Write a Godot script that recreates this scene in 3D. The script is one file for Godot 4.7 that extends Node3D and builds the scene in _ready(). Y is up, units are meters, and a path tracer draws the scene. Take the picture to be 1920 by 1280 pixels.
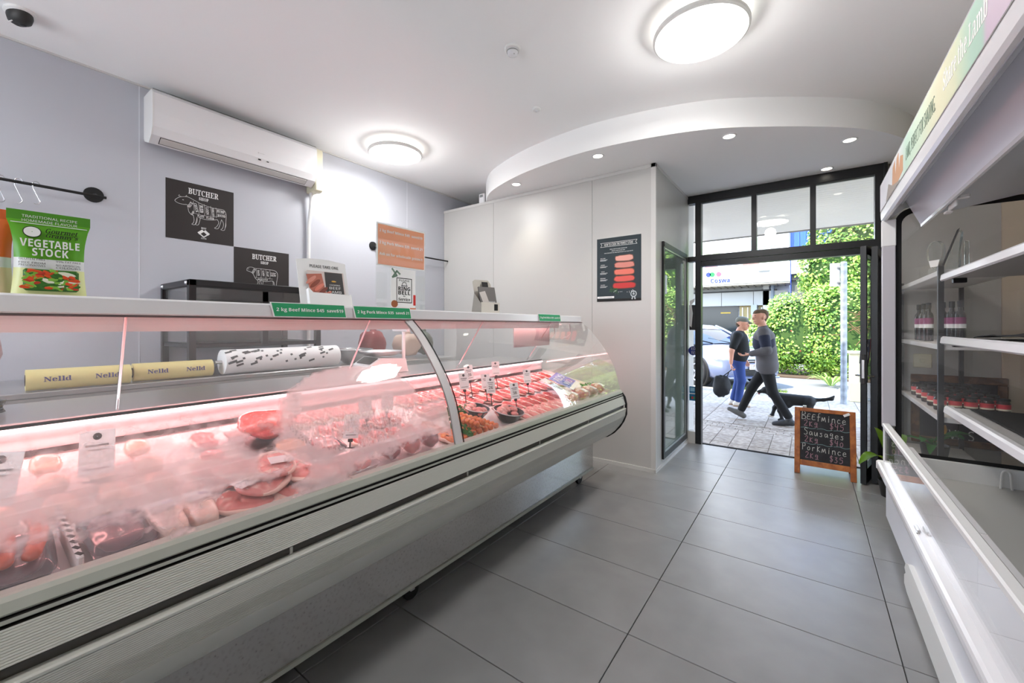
extends Node3D
# A butcher's shop: room axes x right, y up, depth towards the street is -z ("d" below is -z). Metres.

var M := {}
var counts := {}
var serif: SystemFont
var sans: SystemFont
var mono: SystemFont
var bold: SystemFont

func _ready() -> void:
	# ---- camera
	var cam := Camera3D.new()
	cam.name = "camera"
	add_child(cam)
	cam.position = Vector3(0, 1.4, 0)
	cam.rotation_degrees = Vector3(0, 35.933, 0)
	cam.projection = Camera3D.PROJECTION_FRUSTUM
	cam.near = 0.05
	cam.far = 200.0
	cam.size = 0.05 * 1280.0 / 769.3
	cam.frustum_offset = Vector2(0, -0.05 * 29.4 / 769.3)
	cam.current = true
	# ---- sky, exposure
	var we := WorldEnvironment.new()
	we.name = "world_environment"
	var env := Environment.new()
	env.background_mode = Environment.BG_SKY
	var sky := Sky.new()
	var sm := ProceduralSkyMaterial.new()
	sm.sky_top_color = Color(0.62, 0.72, 0.86)
	sm.sky_horizon_color = Color(0.92, 0.94, 0.96)
	sm.ground_bottom_color = Color(0.4, 0.4, 0.4)
	sm.ground_horizon_color = Color(0.75, 0.78, 0.8)
	sm.sky_energy_multiplier = 2.1
	sky.sky_material = sm
	env.sky = sky
	env.tonemap_mode = Environment.TONE_MAPPER_LINEAR
	env.tonemap_exposure = 1.68
	env.sdfgi_enabled = true
	env.ssao_enabled = true
	env.ssil_enabled = true
	we.environment = env
	add_child(we)
	# ---- sun, from behind the shop and high to the left
	var sun := DirectionalLight3D.new()
	sun.name = "sun"
	sun.light_color = Color(1.0, 0.95, 0.86)
	sun.light_energy = 2.8
	sun.light_angular_distance = 0.6
	sun.shadow_enabled = true
	add_child(sun)
	sun.look_at_from_position(Vector3(-4.0, 9.0, 5.0), Vector3.ZERO)

	serif = SystemFont.new()
	serif.font_names = PackedStringArray(["Droid Serif"])
	serif.font_weight = 700
	sans = SystemFont.new()
	sans.font_names = PackedStringArray(["Droid Sans"])
	bold = SystemFont.new()
	bold.font_names = PackedStringArray(["Droid Sans"])
	bold.font_weight = 800
	mono = SystemFont.new()
	mono.font_names = PackedStringArray(["Droid Sans Mono"])
	make_materials()
	build_shell()
	build_lamps()
	build_cold_room()
	build_shopfront()
	build_street()
	build_counter()
	build_meat()
	build_wall_things()
	build_counter_top()
	build_back_bench()
	build_fridge()
	build_display()
	build_people()

# ------------------------------------------------------------------ geometry helper
class Geo:
	var v := PackedVector3Array()
	var n := PackedVector3Array()
	var uv := PackedVector2Array()
	var ix := PackedInt32Array()

	func tri(a: Vector3, b: Vector3, c: Vector3, ua := Vector2.ZERO, ub := Vector2.ZERO, uc := Vector2.ZERO) -> void:
		var k := v.size()
		var m := (b - a).cross(c - a).normalized()
		v.append(a); v.append(b); v.append(c)
		n.append(m); n.append(m); n.append(m)
		uv.append(ua); uv.append(ub); uv.append(uc)
		ix.append(k); ix.append(k + 2); ix.append(k + 1)

	func quad(a: Vector3, b: Vector3, c: Vector3, d: Vector3) -> void:
		tri(a, b, c, Vector2(0, 1), Vector2(1, 1), Vector2(1, 0))
		tri(a, c, d, Vector2(0, 1), Vector2(1, 0), Vector2(0, 0))

	func box(c: Vector3, s: Vector3, bs := Basis()) -> Geo:
		var h := s * 0.5
		var q := []
		for i in 8:
			q.append(c + bs * Vector3(h.x if i & 1 else -h.x, h.y if i & 2 else -h.y, h.z if i & 4 else -h.z))
		quad(q[4], q[5], q[7], q[6]); quad(q[1], q[0], q[2], q[3]); quad(q[5], q[1], q[3], q[7])
		quad(q[0], q[4], q[6], q[2]); quad(q[6], q[7], q[3], q[2]); quad(q[0], q[1], q[5], q[4])
		return self

	# box between two corners
	func bx(x0: float, x1: float, y0: float, y1: float, d0: float, d1: float) -> Geo:
		return box(Vector3((x0 + x1) / 2, (y0 + y1) / 2, -(d0 + d1) / 2), Vector3(absf(x1 - x0), absf(y1 - y0), absf(d1 - d0)))

	# box with chamfered edges
	func rbox(c: Vector3, s: Vector3, r: float, bs := Basis()) -> Geo:
		var h := s * 0.5
		r = minf(r, minf(h.x, minf(h.y, h.z)) * 0.95)
		var q := {}
		for sx in [-1, 1]:
			for sy in [-1, 1]:
				for sz in [-1, 1]:
					var k := Vector3i(sx, sy, sz)
					q[[k, 0]] = c + bs * Vector3(sx * h.x, sy * (h.y - r), sz * (h.z - r))
					q[[k, 1]] = c + bs * Vector3(sx * (h.x - r), sy * h.y, sz * (h.z - r))
					q[[k, 2]] = c + bs * Vector3(sx * (h.x - r), sy * (h.y - r), sz * h.z)
					out3(q[[k, 0]], q[[k, 1]], q[[k, 2]], c)
		for s1 in [-1, 1]:
			out4(q[[Vector3i(s1, -1, -1), 0]], q[[Vector3i(s1, 1, -1), 0]], q[[Vector3i(s1, 1, 1), 0]], q[[Vector3i(s1, -1, 1), 0]], c)
			out4(q[[Vector3i(-1, s1, -1), 1]], q[[Vector3i(1, s1, -1), 1]], q[[Vector3i(1, s1, 1), 1]], q[[Vector3i(-1, s1, 1), 1]], c)
			out4(q[[Vector3i(-1, -1, s1), 2]], q[[Vector3i(1, -1, s1), 2]], q[[Vector3i(1, 1, s1), 2]], q[[Vector3i(-1, 1, s1), 2]], c)
			for s2 in [-1, 1]:
				out4(q[[Vector3i(-1, s1, s2), 1]], q[[Vector3i(1, s1, s2), 1]], q[[Vector3i(1, s1, s2), 2]], q[[Vector3i(-1, s1, s2), 2]], c)
				out4(q[[Vector3i(s1, -1, s2), 0]], q[[Vector3i(s1, 1, s2), 0]], q[[Vector3i(s1, 1, s2), 2]], q[[Vector3i(s1, -1, s2), 2]], c)
				out4(q[[Vector3i(s1, s2, -1), 0]], q[[Vector3i(s1, s2, 1), 0]], q[[Vector3i(s1, s2, 1), 1]], q[[Vector3i(s1, s2, -1), 1]], c)
		return self

	func out3(a: Vector3, b: Vector3, c: Vector3, ctr: Vector3) -> void:
		if (b - a).cross(c - a).dot((a + b + c) / 3.0 - ctr) >= 0.0: tri(a, b, c)
		else: tri(a, c, b)

	func out4(a: Vector3, b: Vector3, c: Vector3, d: Vector3, ctr: Vector3) -> void:
		if (b - a).cross(c - a).dot((a + b + c + d) / 4.0 - ctr) >= 0.0: quad(a, b, c, d)
		else: quad(a, d, c, b)

	# smooth grid of rows of points
	func grid(rows: Array, close_u := false, close_v := false, flip := false) -> Geo:
		var nr := rows.size()
		var nc: int = rows[0].size()
		var k := v.size()
		for i in nr:
			for j in nc:
				var i0 := i - 1
				var i1 := i + 1
				var j0 := j - 1
				var j1 := j + 1
				if close_v:
					i0 = (i0 + nr) % nr
					i1 = i1 % nr
				else:
					i0 = maxi(i0, 0)
					i1 = mini(i1, nr - 1)
				if close_u:
					j0 = (j0 + nc) % nc
					j1 = j1 % nc
				else:
					j0 = maxi(j0, 0)
					j1 = mini(j1, nc - 1)
				var du: Vector3 = rows[i][j1] - rows[i][j0]
				var dv: Vector3 = rows[i1][j] - rows[i0][j]
				var m := du.cross(dv)
				if m.length_squared() < 1e-20:
					# pole: average of the neighbouring ring
					var ring: PackedVector3Array = rows[i1 if i == 0 else i0]
					var ctr := Vector3.ZERO
					for p in ring: ctr += p
					ctr /= ring.size()
					var tow: Vector3 = rows[i][j] - ctr
					m = tow if tow.length_squared() > 1e-16 else Vector3.UP
					v.append(rows[i][j])
					n.append(m.normalized())
				else:
					m = m.normalized()
					v.append(rows[i][j])
					n.append(-m if flip else m)
				uv.append(Vector2(float(j) / maxf(1, nc - (0 if close_u else 1)), float(i) / maxf(1, nr - (0 if close_v else 1))))
		for i in (nr if close_v else nr - 1):
			for j in (nc if close_u else nc - 1):
				var a := k + i * nc + j
				var b := k + i * nc + (j + 1) % nc
				var c := k + ((i + 1) % nr) * nc + (j + 1) % nc
				var d := k + ((i + 1) % nr) * nc + j
				if flip:
					ix.append(a); ix.append(b); ix.append(c); ix.append(a); ix.append(c); ix.append(d)
				else:
					ix.append(a); ix.append(c); ix.append(b); ix.append(a); ix.append(d); ix.append(c)
		return self

	func tube(path: Array, r, seg := 8, caps := true) -> Geo:
		var rows := []
		var np := path.size()
		var side := Vector3.ZERO
		for i in np:
			var t: Vector3 = (path[mini(i + 1, np - 1)] - path[maxi(i - 1, 0)]).normalized()
			if side == Vector3.ZERO:
				side = t.cross(Vector3.UP if absf(t.y) < 0.9 else Vector3.RIGHT).normalized()
			else:
				side = (side - t * side.dot(t)).normalized()
			var up := t.cross(side)
			var rr: float = r[i] if r is Array else r
			var ring := PackedVector3Array()
			for j in seg:
				var a := TAU * j / seg
				ring.append(path[i] + (side * cos(a) + up * sin(a)) * rr)
			rows.append(ring)
		grid(rows, true, false)
		if caps:
			for e in [0, np - 1]:
				for j in seg:
					var a: Vector3 = rows[e][j]
					var b: Vector3 = rows[e][(j + 1) % seg]
					if e == 0: tri(path[e], b, a)
					else: tri(path[e], a, b)
		return self

	# sausage: tube with rounded ends
	func capsule(path: Array, r: float, seg := 10) -> Geo:
		var p := []
		var rr := []
		var np := path.size()
		var t0: Vector3 = (path[1] - path[0]).normalized()
		var t1: Vector3 = (path[np - 1] - path[np - 2]).normalized()
		for a in [85.0, 60.0, 30.0]:
			p.append(path[0] - t0 * r * sin(deg_to_rad(a)))
			rr.append(r * cos(deg_to_rad(a)))
		for q in path:
			p.append(q)
			rr.append(r)
		for a in [30.0, 60.0, 85.0]:
			p.append(path[np - 1] + t1 * r * sin(deg_to_rad(a)))
			rr.append(r * cos(deg_to_rad(a)))
		return tube(p, rr, seg, true)

	# profile of Vector2(radius, height) turned round y
	func lathe(prof: Array, seg := 20, c := Vector3.ZERO, bs := Basis()) -> Geo:
		var rows := []
		for q in prof:
			var ring := PackedVector3Array()
			for j in seg:
				var a := TAU * j / seg
				ring.append(c + bs * Vector3(cos(a) * q.x, q.y, sin(a) * q.x))
			rows.append(ring)
		return grid(rows, true, false, true)

	# lathe with hard edges between the given profile points
	func lathe_hard(prof: Array, seg := 20, c := Vector3.ZERO, bs := Basis()) -> Geo:
		for i in prof.size() - 1:
			lathe([prof[i], prof[i + 1]], seg, c, bs)
		return self

	# flat polygon (x, y) pushed from z0 to z1
	func prism(poly: PackedVector2Array, z0: float, z1: float, xf := Transform3D()) -> Geo:
		if Geometry2D.is_polygon_clockwise(poly):
			poly.reverse()
		var t := Geometry2D.triangulate_polygon(poly)
		for i in range(0, t.size(), 3):
			var a := poly[t[i]]
			var b := poly[t[i + 1]]
			var c := poly[t[i + 2]]
			if (b - a).cross(c - a) < 0:
				var w := b
				b = c
				c = w
			tri(xf * Vector3(a.x, a.y, z1), xf * Vector3(b.x, b.y, z1), xf * Vector3(c.x, c.y, z1), a, b, c)
			tri(xf * Vector3(a.x, a.y, z0), xf * Vector3(c.x, c.y, z0), xf * Vector3(b.x, b.y, z0), a, c, b)
		for i in poly.size():
			var a := poly[i]
			var b := poly[(i + 1) % poly.size()]
			quad(xf * Vector3(a.x, a.y, z0), xf * Vector3(b.x, b.y, z0), xf * Vector3(b.x, b.y, z1), xf * Vector3(a.x, a.y, z1))
		return self

	# open profile of (x, y) swept along depth; flat facets when smooth is off
	func sweep(prof: Array, d0: float, d1: float, smooth := false) -> Geo:
		if smooth:
			var rows := []
			for d in [d0, d1]:
				var row := PackedVector3Array()
				for q in prof: row.append(Vector3(q.x, q.y, -d))
				rows.append(row)
			return grid(rows)
		for i in prof.size() - 1:
			quad(Vector3(prof[i].x, prof[i].y, -d1), Vector3(prof[i].x, prof[i].y, -d0), Vector3(prof[i + 1].x, prof[i + 1].y, -d0), Vector3(prof[i + 1].x, prof[i + 1].y, -d1))
		return self

	# flat stroke in the xy plane
	func stroke(pts: Array, w: float, z := 0.0, closed := false) -> Geo:
		var np := pts.size()
		for i in (np if closed else np - 1):
			var a: Vector2 = pts[i]
			var b: Vector2 = pts[(i + 1) % np]
			var t := (b - a).normalized() * w * 0.5
			var s := Vector2(-t.y, t.x)
			a -= t * 0.6
			b += t * 0.6
			quad(Vector3(a.x - s.x, a.y - s.y, z), Vector3(b.x - s.x, b.y - s.y, z), Vector3(b.x + s.x, b.y + s.y, z), Vector3(a.x + s.x, a.y + s.y, z))
		return self

	func disc(c: Vector3, r: float, seg := 20, bs := Basis()) -> Geo:
		for j in seg:
			var a := TAU * j / seg
			var b := TAU * (j + 1) / seg
			tri(c, c + bs * Vector3(cos(a) * r, sin(a) * r, 0), c + bs * Vector3(cos(b) * r, sin(b) * r, 0))
		return self

	# lump: ellipsoid of half sizes s, squared by p, roughened by noise
	func lump(c: Vector3, s: Vector3, nz: FastNoiseLite, amp := 0.15, seg := 14, rings := 9, p := 1.0, bs := Basis()) -> Geo:
		var rows := []
		for i in rings + 1:
			var th := PI * i / rings
			var ring := PackedVector3Array()
			for j in seg:
				var ph := TAU * j / seg
				var q := Vector3(spow(sin(th), p) * spow(cos(ph), p), spow(cos(th), p), spow(sin(th), p) * spow(sin(ph), p))
				var k := 1.0
				if nz: k += amp * nz.get_noise_3dv((c + q * 0.6) * 10.0)
				if i == 0 or i == rings:
					q = Vector3(0, q.y, 0)
					k = 1.0
				ring.append(c + bs * (q * s * k))
			rows.append(ring)
		return grid(rows, true, false)

	static func spow(x: float, p: float) -> float:
		return signf(x) * pow(absf(x), p)

	func mesh() -> ArrayMesh:
		var a := []
		a.resize(Mesh.ARRAY_MAX)
		a[Mesh.ARRAY_VERTEX] = v
		a[Mesh.ARRAY_NORMAL] = n
		a[Mesh.ARRAY_TEX_UV] = uv
		a[Mesh.ARRAY_INDEX] = ix
		var m := ArrayMesh.new()
		m.add_surface_from_arrays(Mesh.PRIMITIVE_TRIANGLES, a)
		return m

# ------------------------------------------------------------------ scene helper
func p3(x: float, y: float, d: float) -> Vector3:
	return Vector3(x, y, -d)

func numbered(called: String) -> String:
	counts[called] = counts.get(called, -1) + 1
	return called if counts[called] == 0 else "%s_%03d" % [called, counts[called]]

func tag(o: Node, label: String, category: String, group := "") -> Node:
	o.set_meta("label", label)
	o.set_meta("category", category)
	if group: o.set_meta("group", group)
	return o

func thing(called: String, label: String, category: String, at := Vector3.ZERO, turn := 0.0, group := "") -> Node3D:
	var o := Node3D.new()
	o.name = numbered(called)
	add_child(o)
	o.position = at
	o.rotation_degrees.y = turn
	tag(o, label, category, group)
	return o

func struct(called: String) -> Node3D:
	var o := Node3D.new()
	o.name = numbered(called)
	o.set_meta("kind", "structure")
	add_child(o)
	return o

# a part: one mesh under its thing
func put(called: String, g, m: Material, parent: Node, at := Vector3.ZERO, bs := Basis()) -> MeshInstance3D:
	var o := MeshInstance3D.new()
	o.name = called
	o.mesh = g.mesh() if g is Geo else g
	o.material_override = m
	parent.add_child(o, true)
	o.transform = Transform3D(bs, at)
	return o

# a thing that is one mesh
func solo(called: String, g, m: Material, label: String, category: String, at := Vector3.ZERO, bs := Basis(), group := "") -> MeshInstance3D:
	var o := put(numbered(called), g, m, self, at, bs)
	tag(o, label, category, group)
	return o

func copy(src: Node3D, label := "") -> Node3D:
	var base := String(src.name).rstrip("0123456789").rstrip("_")
	var c: Node3D = src.duplicate()
	c.name = numbered(base)
	add_child(c)
	if label: c.set_meta("label", label)
	return c

# lettering fitted into w x h, centred at "at" in the parent's xy plane
func text(parent: Node, s: String, f: Font, m: Material, at: Vector3, w: float, h := 0.0, bs := Basis(), called := "lettering", thick := 0.0006) -> MeshInstance3D:
	var t := TextMesh.new()
	t.text = s
	t.font = f
	t.font_size = 32
	t.pixel_size = 0.01
	t.depth = 0.01
	t.curve_step = 2.0
	t.horizontal_alignment = HORIZONTAL_ALIGNMENT_CENTER
	var b := t.get_aabb()
	var kx := w / maxf(b.size.x, 1e-4)
	var ky := kx if h <= 0.0 else h / maxf(b.size.y, 1e-4)
	var o := MeshInstance3D.new()
	o.name = called
	o.mesh = t
	o.material_override = m
	parent.add_child(o, true)
	var k := Basis(Vector3(kx, 0, 0), Vector3(0, ky, 0), Vector3(0, 0, thick / 0.01))
	var ctr := b.get_center()
	o.transform = Transform3D(bs * k, at - bs * (k * Vector3(ctr.x, ctr.y, 0)))
	return o

func std(c: Color, rough := 0.6, metal := 0.0) -> StandardMaterial3D:
	var m := StandardMaterial3D.new()
	m.albedo_color = c
	m.roughness = rough
	m.metallic = metal
	return m

func noise(freq: float, kind := FastNoiseLite.TYPE_SIMPLEX_SMOOTH, sd := 1, oct := 3) -> FastNoiseLite:
	var f := FastNoiseLite.new()
	f.noise_type = kind
	f.frequency = freq
	f.seed = sd
	f.fractal_octaves = oct
	return f

# a tiling noise texture through a colour ramp
func ntex(f: FastNoiseLite, cols: Array, offs: Array, size := 256) -> ImageTexture:
	var img: Image = f.get_seamless_image(size, size)
	var g := Gradient.new()
	g.offsets = PackedFloat32Array(offs)
	g.colors = PackedColorArray(cols)
	var res := Image.create(size, size, false, Image.FORMAT_RGB8)
	for y in size:
		for x in size:
			res.set_pixel(x, y, g.sample(img.get_pixel(x, y).r))
	return ImageTexture.create_from_image(res)

func tri_mat(t: Texture2D, scale: float, rough := 0.6, world := false, metal := 0.0) -> StandardMaterial3D:
	var m := std(Color.WHITE, rough, metal)
	m.albedo_texture = t
	m.uv1_triplanar = true
	m.uv1_world_triplanar = world
	m.uv1_scale = Vector3.ONE * scale
	return m

func pane_mat(a := 0.06, tint := Color(1, 1, 1), rough := 0.0) -> StandardMaterial3D:
	var m := std(Color(tint.r, tint.g, tint.b, a), rough)
	m.transparency = BaseMaterial3D.TRANSPARENCY_ALPHA
	return m

func glow_mat(c: Color, e: float) -> StandardMaterial3D:
	var m := std(Color(0.9, 0.9, 0.9), 0.5)
	m.emission_enabled = true
	m.emission = c
	m.emission_energy_multiplier = e
	return m

func make_materials() -> void:
	M.ceiling = std(Color(0.97, 0.97, 0.97), 0.8)
	M.white = std(Color(0.91, 0.91, 0.905), 0.45)
	M.paper = std(Color(0.95, 0.95, 0.95), 0.7)
	M.wall = std(Color(0.745, 0.755, 0.79), 0.38)
	M.seam = std(Color(0.86, 0.87, 0.9), 0.4)
	M.cool = std(Color(0.755, 0.75, 0.74), 0.3)
	M.cool_trim = std(Color(0.81, 0.805, 0.795), 0.35)
	M.cream = std(Color(0.86, 0.84, 0.74), 0.5)
	M.grout = std(Color(0.2, 0.2, 0.2), 0.85)
	M.tiles = []
	for i in 3:
		var k: float = [0.0, 0.006, -0.006][i]
		var t := ntex(noise(0.012, FastNoiseLite.TYPE_SIMPLEX_SMOOTH, 11 + i, 5), [Color(0.522 + k, 0.52 + k, 0.52 + k), Color(0.54 + k, 0.538 + k, 0.538 + k), Color(0.558 + k, 0.556 + k, 0.556 + k)], [0.1, 0.5, 0.9])
		var m := tri_mat(t, 1.1, 0.36, true)
		m.roughness_texture = ntex(noise(0.03, FastNoiseLite.TYPE_SIMPLEX_SMOOTH, 31 + i, 4), [Color(0.9, 0.9, 0.9), Color(1, 1, 1)], [0.1, 0.9], 128)
		m.metallic_specular = 0.7
		M.tiles.append(m)
	M.black = std(Color(0.055, 0.06, 0.075), 0.35)
	M.matte_black = std(Color(0.045, 0.045, 0.05), 0.7)
	M.dark = std(Color(0.16, 0.155, 0.15), 0.5)
	M.dark_gloss = std(Color(0.09, 0.09, 0.1), 0.12)
	M.steel = std(Color(0.78, 0.78, 0.78), 0.3, 0.9)
	M.steel_base = tri_mat(ntex(noise(0.09, FastNoiseLite.TYPE_CELLULAR, 5, 2), [Color(0.28, 0.28, 0.28), Color(0.72, 0.715, 0.7), Color(0.78, 0.775, 0.765)], [0.0, 0.07, 0.4]), 2.2, 0.14, false, 0.9)
	M.chrome = std(Color(0.82, 0.82, 0.84), 0.16, 1.0)
	M.galv = tri_mat(ntex(noise(0.03, FastNoiseLite.TYPE_CELLULAR, 8, 2), [Color(0.5, 0.53, 0.56), Color(0.6, 0.63, 0.66)], [0.2, 0.8], 128), 3.0, 0.5, false, 0.4)
	M.bumper = std(Color(0.80, 0.80, 0.77), 0.42)
	M.bumper_low = M.bumper
	M.rail = std(Color(0.66, 0.67, 0.63), 0.4)
	M.slot = std(Color(0.30, 0.29, 0.27), 0.3, 0.4)
	M.skirt = M.bumper
	M.glass = pane_mat(0.03)
	M.glass_green = pane_mat(0.1, Color(0.75, 0.9, 0.82))
	M.film = pane_mat(0.14, Color(0.95, 0.9, 0.95), 0.1)
	M.acrylic = pane_mat(0.06, Color(0.95, 1, 0.98))
	M.poster = std(Color(0.155, 0.13, 0.13), 0.55)
	M.ink_white = std(Color(0.92, 0.92, 0.92), 0.7)
	M.ink_black = std(Color(0.06, 0.06, 0.06), 0.7)
	M.orange = std(Color(0.95, 0.58, 0.36), 0.55)
	M.green_sign = std(Color(0.13, 0.62, 0.40), 0.5)
	M.wood = tri_mat(ntex(wood_noise(3), [Color(0.55, 0.29, 0.1), Color(0.70, 0.40, 0.16), Color(0.78, 0.48, 0.22)], [0.2, 0.55, 0.9]), 2.0, 0.4)
	M.wood_dark = tri_mat(ntex(wood_noise(4), [Color(0.3, 0.2, 0.13), Color(0.42, 0.29, 0.19), Color(0.48, 0.34, 0.22)], [0.2, 0.55, 0.9]), 2.0, 0.5)
	M.chalkboard = tri_mat(ntex(noise(0.01, FastNoiseLite.TYPE_SIMPLEX_SMOOTH, 6, 4), [Color(0.13, 0.13, 0.15), Color(0.19, 0.19, 0.21)], [0.3, 0.8]), 3.0, 0.75)
	M.chalk = std(Color(0.82, 0.82, 0.8), 0.9)
	M.chalk_pink = std(Color(0.72, 0.55, 0.6), 0.9)
	M.chalk_teal = std(Color(0.55, 0.68, 0.68), 0.9)
	M.rubber = std(Color(0.07, 0.07, 0.075), 0.6)
	M.white_gloss = std(Color(0.91, 0.91, 0.92), 0.2)
	# food
	M.beef = meat_tex(Color(0.62, 0.12, 0.13), Color(0.76, 0.22, 0.21), Color(0.93, 0.74, 0.70), 21, 0.06)
	M.beef_dark = meat_tex(Color(0.42, 0.09, 0.12), Color(0.6, 0.16, 0.18), Color(0.88, 0.70, 0.68), 22, 0.05)
	M.pork = meat_tex(Color(0.84, 0.48, 0.46), Color(0.9, 0.60, 0.57), Color(0.97, 0.85, 0.81), 23, 0.035)
	M.mince = meat_tex(Color(0.68, 0.17, 0.17), Color(0.83, 0.30, 0.27), Color(0.95, 0.72, 0.67), 24, 0.16)
	M.chicken = meat_tex(Color(0.93, 0.68, 0.58), Color(0.96, 0.77, 0.68), Color(0.98, 0.86, 0.8), 25, 0.02)
	M.marinade = meat_tex(Color(0.72, 0.3, 0.12), Color(0.88, 0.48, 0.2), Color(0.95, 0.72, 0.42), 26, 0.06)
	M.fat = meat_tex(Color(0.95, 0.82, 0.76), Color(0.97, 0.88, 0.83), Color(0.99, 0.93, 0.9), 27, 0.03)
	M.sausage = meat_tex(Color(0.86, 0.42, 0.33), Color(0.9, 0.5, 0.4), Color(0.93, 0.6, 0.5), 28, 0.03)
	M.kidney = meat_tex(Color(0.3, 0.14, 0.17), Color(0.4, 0.2, 0.23), Color(0.5, 0.3, 0.32), 29, 0.03)
	M.garnish = std(Color(0.12, 0.5, 0.14), 0.45)
	M.tray_black = std(Color(0.05, 0.05, 0.055), 0.3)

func wood_noise(sd: int) -> FastNoiseLite:
	var f := noise(0.02, FastNoiseLite.TYPE_SIMPLEX_SMOOTH, sd, 4)
	f.domain_warp_enabled = true
	f.domain_warp_amplitude = 30.0
	return f

func meat_tex(a: Color, b: Color, c: Color, sd: int, freq: float) -> StandardMaterial3D:
	var f := noise(freq * 0.5, FastNoiseLite.TYPE_SIMPLEX_SMOOTH, sd, 3)
	var m := tri_mat(ntex(f, [a, b, b, c], [0.15, 0.5, 0.66, 0.9], 192), 3.0, 0.32)
	m.clearcoat_enabled = true
	m.clearcoat = 0.35
	m.clearcoat_roughness = 0.25
	return m

# ------------------------------------------------------------------ the room
func build_shell() -> void:
	var f := struct("floor")
	put("slab", Geo.new().bx(-4.2, 1.9, -0.15, -0.007, -3.2, 5.27), M.grout, f)
	var L := 0.982
	var A := 0.491
	var rng := RandomNumberGenerator.new()
	rng.seed = 4
	var cuts := [5.26, 4.53]
	for i in 15: cuts.append(4.275 - A * i)
	var whole := Geo.new().rbox(Vector3(0, -0.006, 0), Vector3(L - 0.004, 0.012, A - 0.004), 0.0015).mesh()
	for i in cuts.size() - 1:
		var d1: float = cuts[i]
		var d0: float = cuts[i + 1]
		for j in 6:
			var x0 := -0.669 + L * (j - 4)
			var x1 := minf(x0 + L, 1.7)
			var ms: Mesh = whole
			if absf(d1 - d0 - A) > 0.01 or x1 - x0 < L - 0.01:
				ms = Geo.new().rbox(Vector3(0, -0.006, 0), Vector3(x1 - x0 - 0.004, 0.012, d1 - d0 - 0.004), 0.0015).mesh()
			put("tile", ms, M.tiles[rng.randi() % 3], f, p3((x0 + x1) / 2, 0.0, (d0 + d1) / 2))
	# door track in the threshold
	put("door_track", Geo.new().bx(-1.03, 0.51, -0.012, 0.002, 5.262, 5.30).bx(-1.03, 0.51, 0.0, 0.008, 5.272, 5.278).bx(-1.03, 0.51, 0.0, 0.008, 5.29, 5.296), M.dark, f)

	var wl := struct("wall_left")
	put("backing", Geo.new().bx(-4.2, -4.03, -0.1, 3.3, -3.2, 5.6), M.grout, wl)
	var ed := [-3.2, -1.65, 0.838, 3.328, 5.5]
	for i in 4:
		put("panel", Geo.new().bx(-4.03, -4.008, 0.0, 3.18, ed[i] + 0.002, ed[i + 1] - 0.002), M.wall, wl)
		if i: put("seam", Geo.new().bx(-4.012, -4.0065, 0.0, 3.18, ed[i] - 0.003, ed[i] + 0.003), M.seam, wl)
	var t1 := struct("trim_1")
	put("bead", Geo.new().bx(-4.012, -3.995, 3.168, 3.182, -3.1, 4.9), M.cool_trim, t1)

	var wr := struct("wall_right")
	put("plaster", Geo.new().bx(1.66, 1.85, -0.1, 3.3, -3.2, 5.7), M.cream, wr)
	var wb := struct("wall_back")
	put("plaster", Geo.new().bx(-4.2, 1.85, 2.95, 3.3, -3.3, -3.1).bx(-4.2, -1.5, -0.1, 0.25, -3.3, -3.1).bx(-4.2, -3.9, 0.25, 2.95, -3.3, -3.1).bx(-1.5, 1.85, -0.1, 2.95, -3.3, -3.1), M.white, wb)
	# window at the back, behind the counter: the cool daylight on the near grey wall and the ceiling comes from here
	var w2 := struct("window_2")
	for x in [-3.9, -2.725, -1.55]: put("mullion", Geo.new().bx(x, x + 0.05, 0.25, 2.95, -3.26, -3.18), M.black, w2)
	put("rail", Geo.new().bx(-3.9, -1.5, 0.25, 0.3, -3.26, -3.18).bx(-3.9, -1.5, 2.9, 2.95, -3.26, -3.18), M.black, w2)
	for x in [-3.87, -2.69]: put("pane", Geo.new().bx(x, x + 1.16, 0.29, 2.91, -3.223, -3.217), M.glass, w2)
	var yd := struct("rear_pavement")
	put("slab", Geo.new().bx(-20, 20, -0.3, -0.06, -18.0, -3.3), std(Color(0.82, 0.81, 0.79), 0.8), yd)
	var wf := struct("wall_front")
	put("pier", Geo.new().bx(0.572, 1.36, -0.1, 3.2, 5.42, 5.62), std(Color(0.70, 0.69, 0.67), 0.6), wf)
	put("beige_panel", Geo.new().bx(1.36, 1.545, -0.1, 3.2, 5.40, 5.62), std(Color(0.80, 0.74, 0.66), 0.6), wf)
	put("olive_panel", Geo.new().bx(1.545, 1.85, -0.1, 3.2, 5.37, 5.62), std(Color(0.55, 0.52, 0.33), 0.6), wf)
	put("reveal", Geo.new().bx(0.572, 0.60, -0.1, 3.2, 5.22, 5.42), M.black, wf)
	put("hidden_pier", Geo.new().bx(-4.2, -1.2, -0.1, 3.2, 5.30, 5.62), M.white, wf)
	put("lintel", Geo.new().bx(-1.2, 0.572, 2.949, 3.3, 5.24, 5.62), M.ceiling, wf)
	put("lettered_band", Geo.new().bx(-4.2, 1.85, 3.2, 4.2, 5.30, 5.62), M.white, wf)

	var c := struct("ceiling")
	put("plaster", Geo.new().bx(-4.2, 1.85, 3.18, 3.32, -3.3, 5.62), M.ceiling, c)
	# dropped, curved soffit over the entrance
	var ctrl := [Vector2(-3.62, 5.3), Vector2(-3.62, 4.75), Vector2(-3.5, 4.27), Vector2(-3.1, 3.79), Vector2(-2.72, 3.57), Vector2(-2.19, 3.405), Vector2(-1.5, 3.345), Vector2(-0.75, 3.49), Vector2(-0.23, 3.775), Vector2(0.28, 4.175), Vector2(0.58, 4.56), Vector2(0.78, 5.0), Vector2(0.82, 5.3)]
	var poly := PackedVector2Array()
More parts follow.
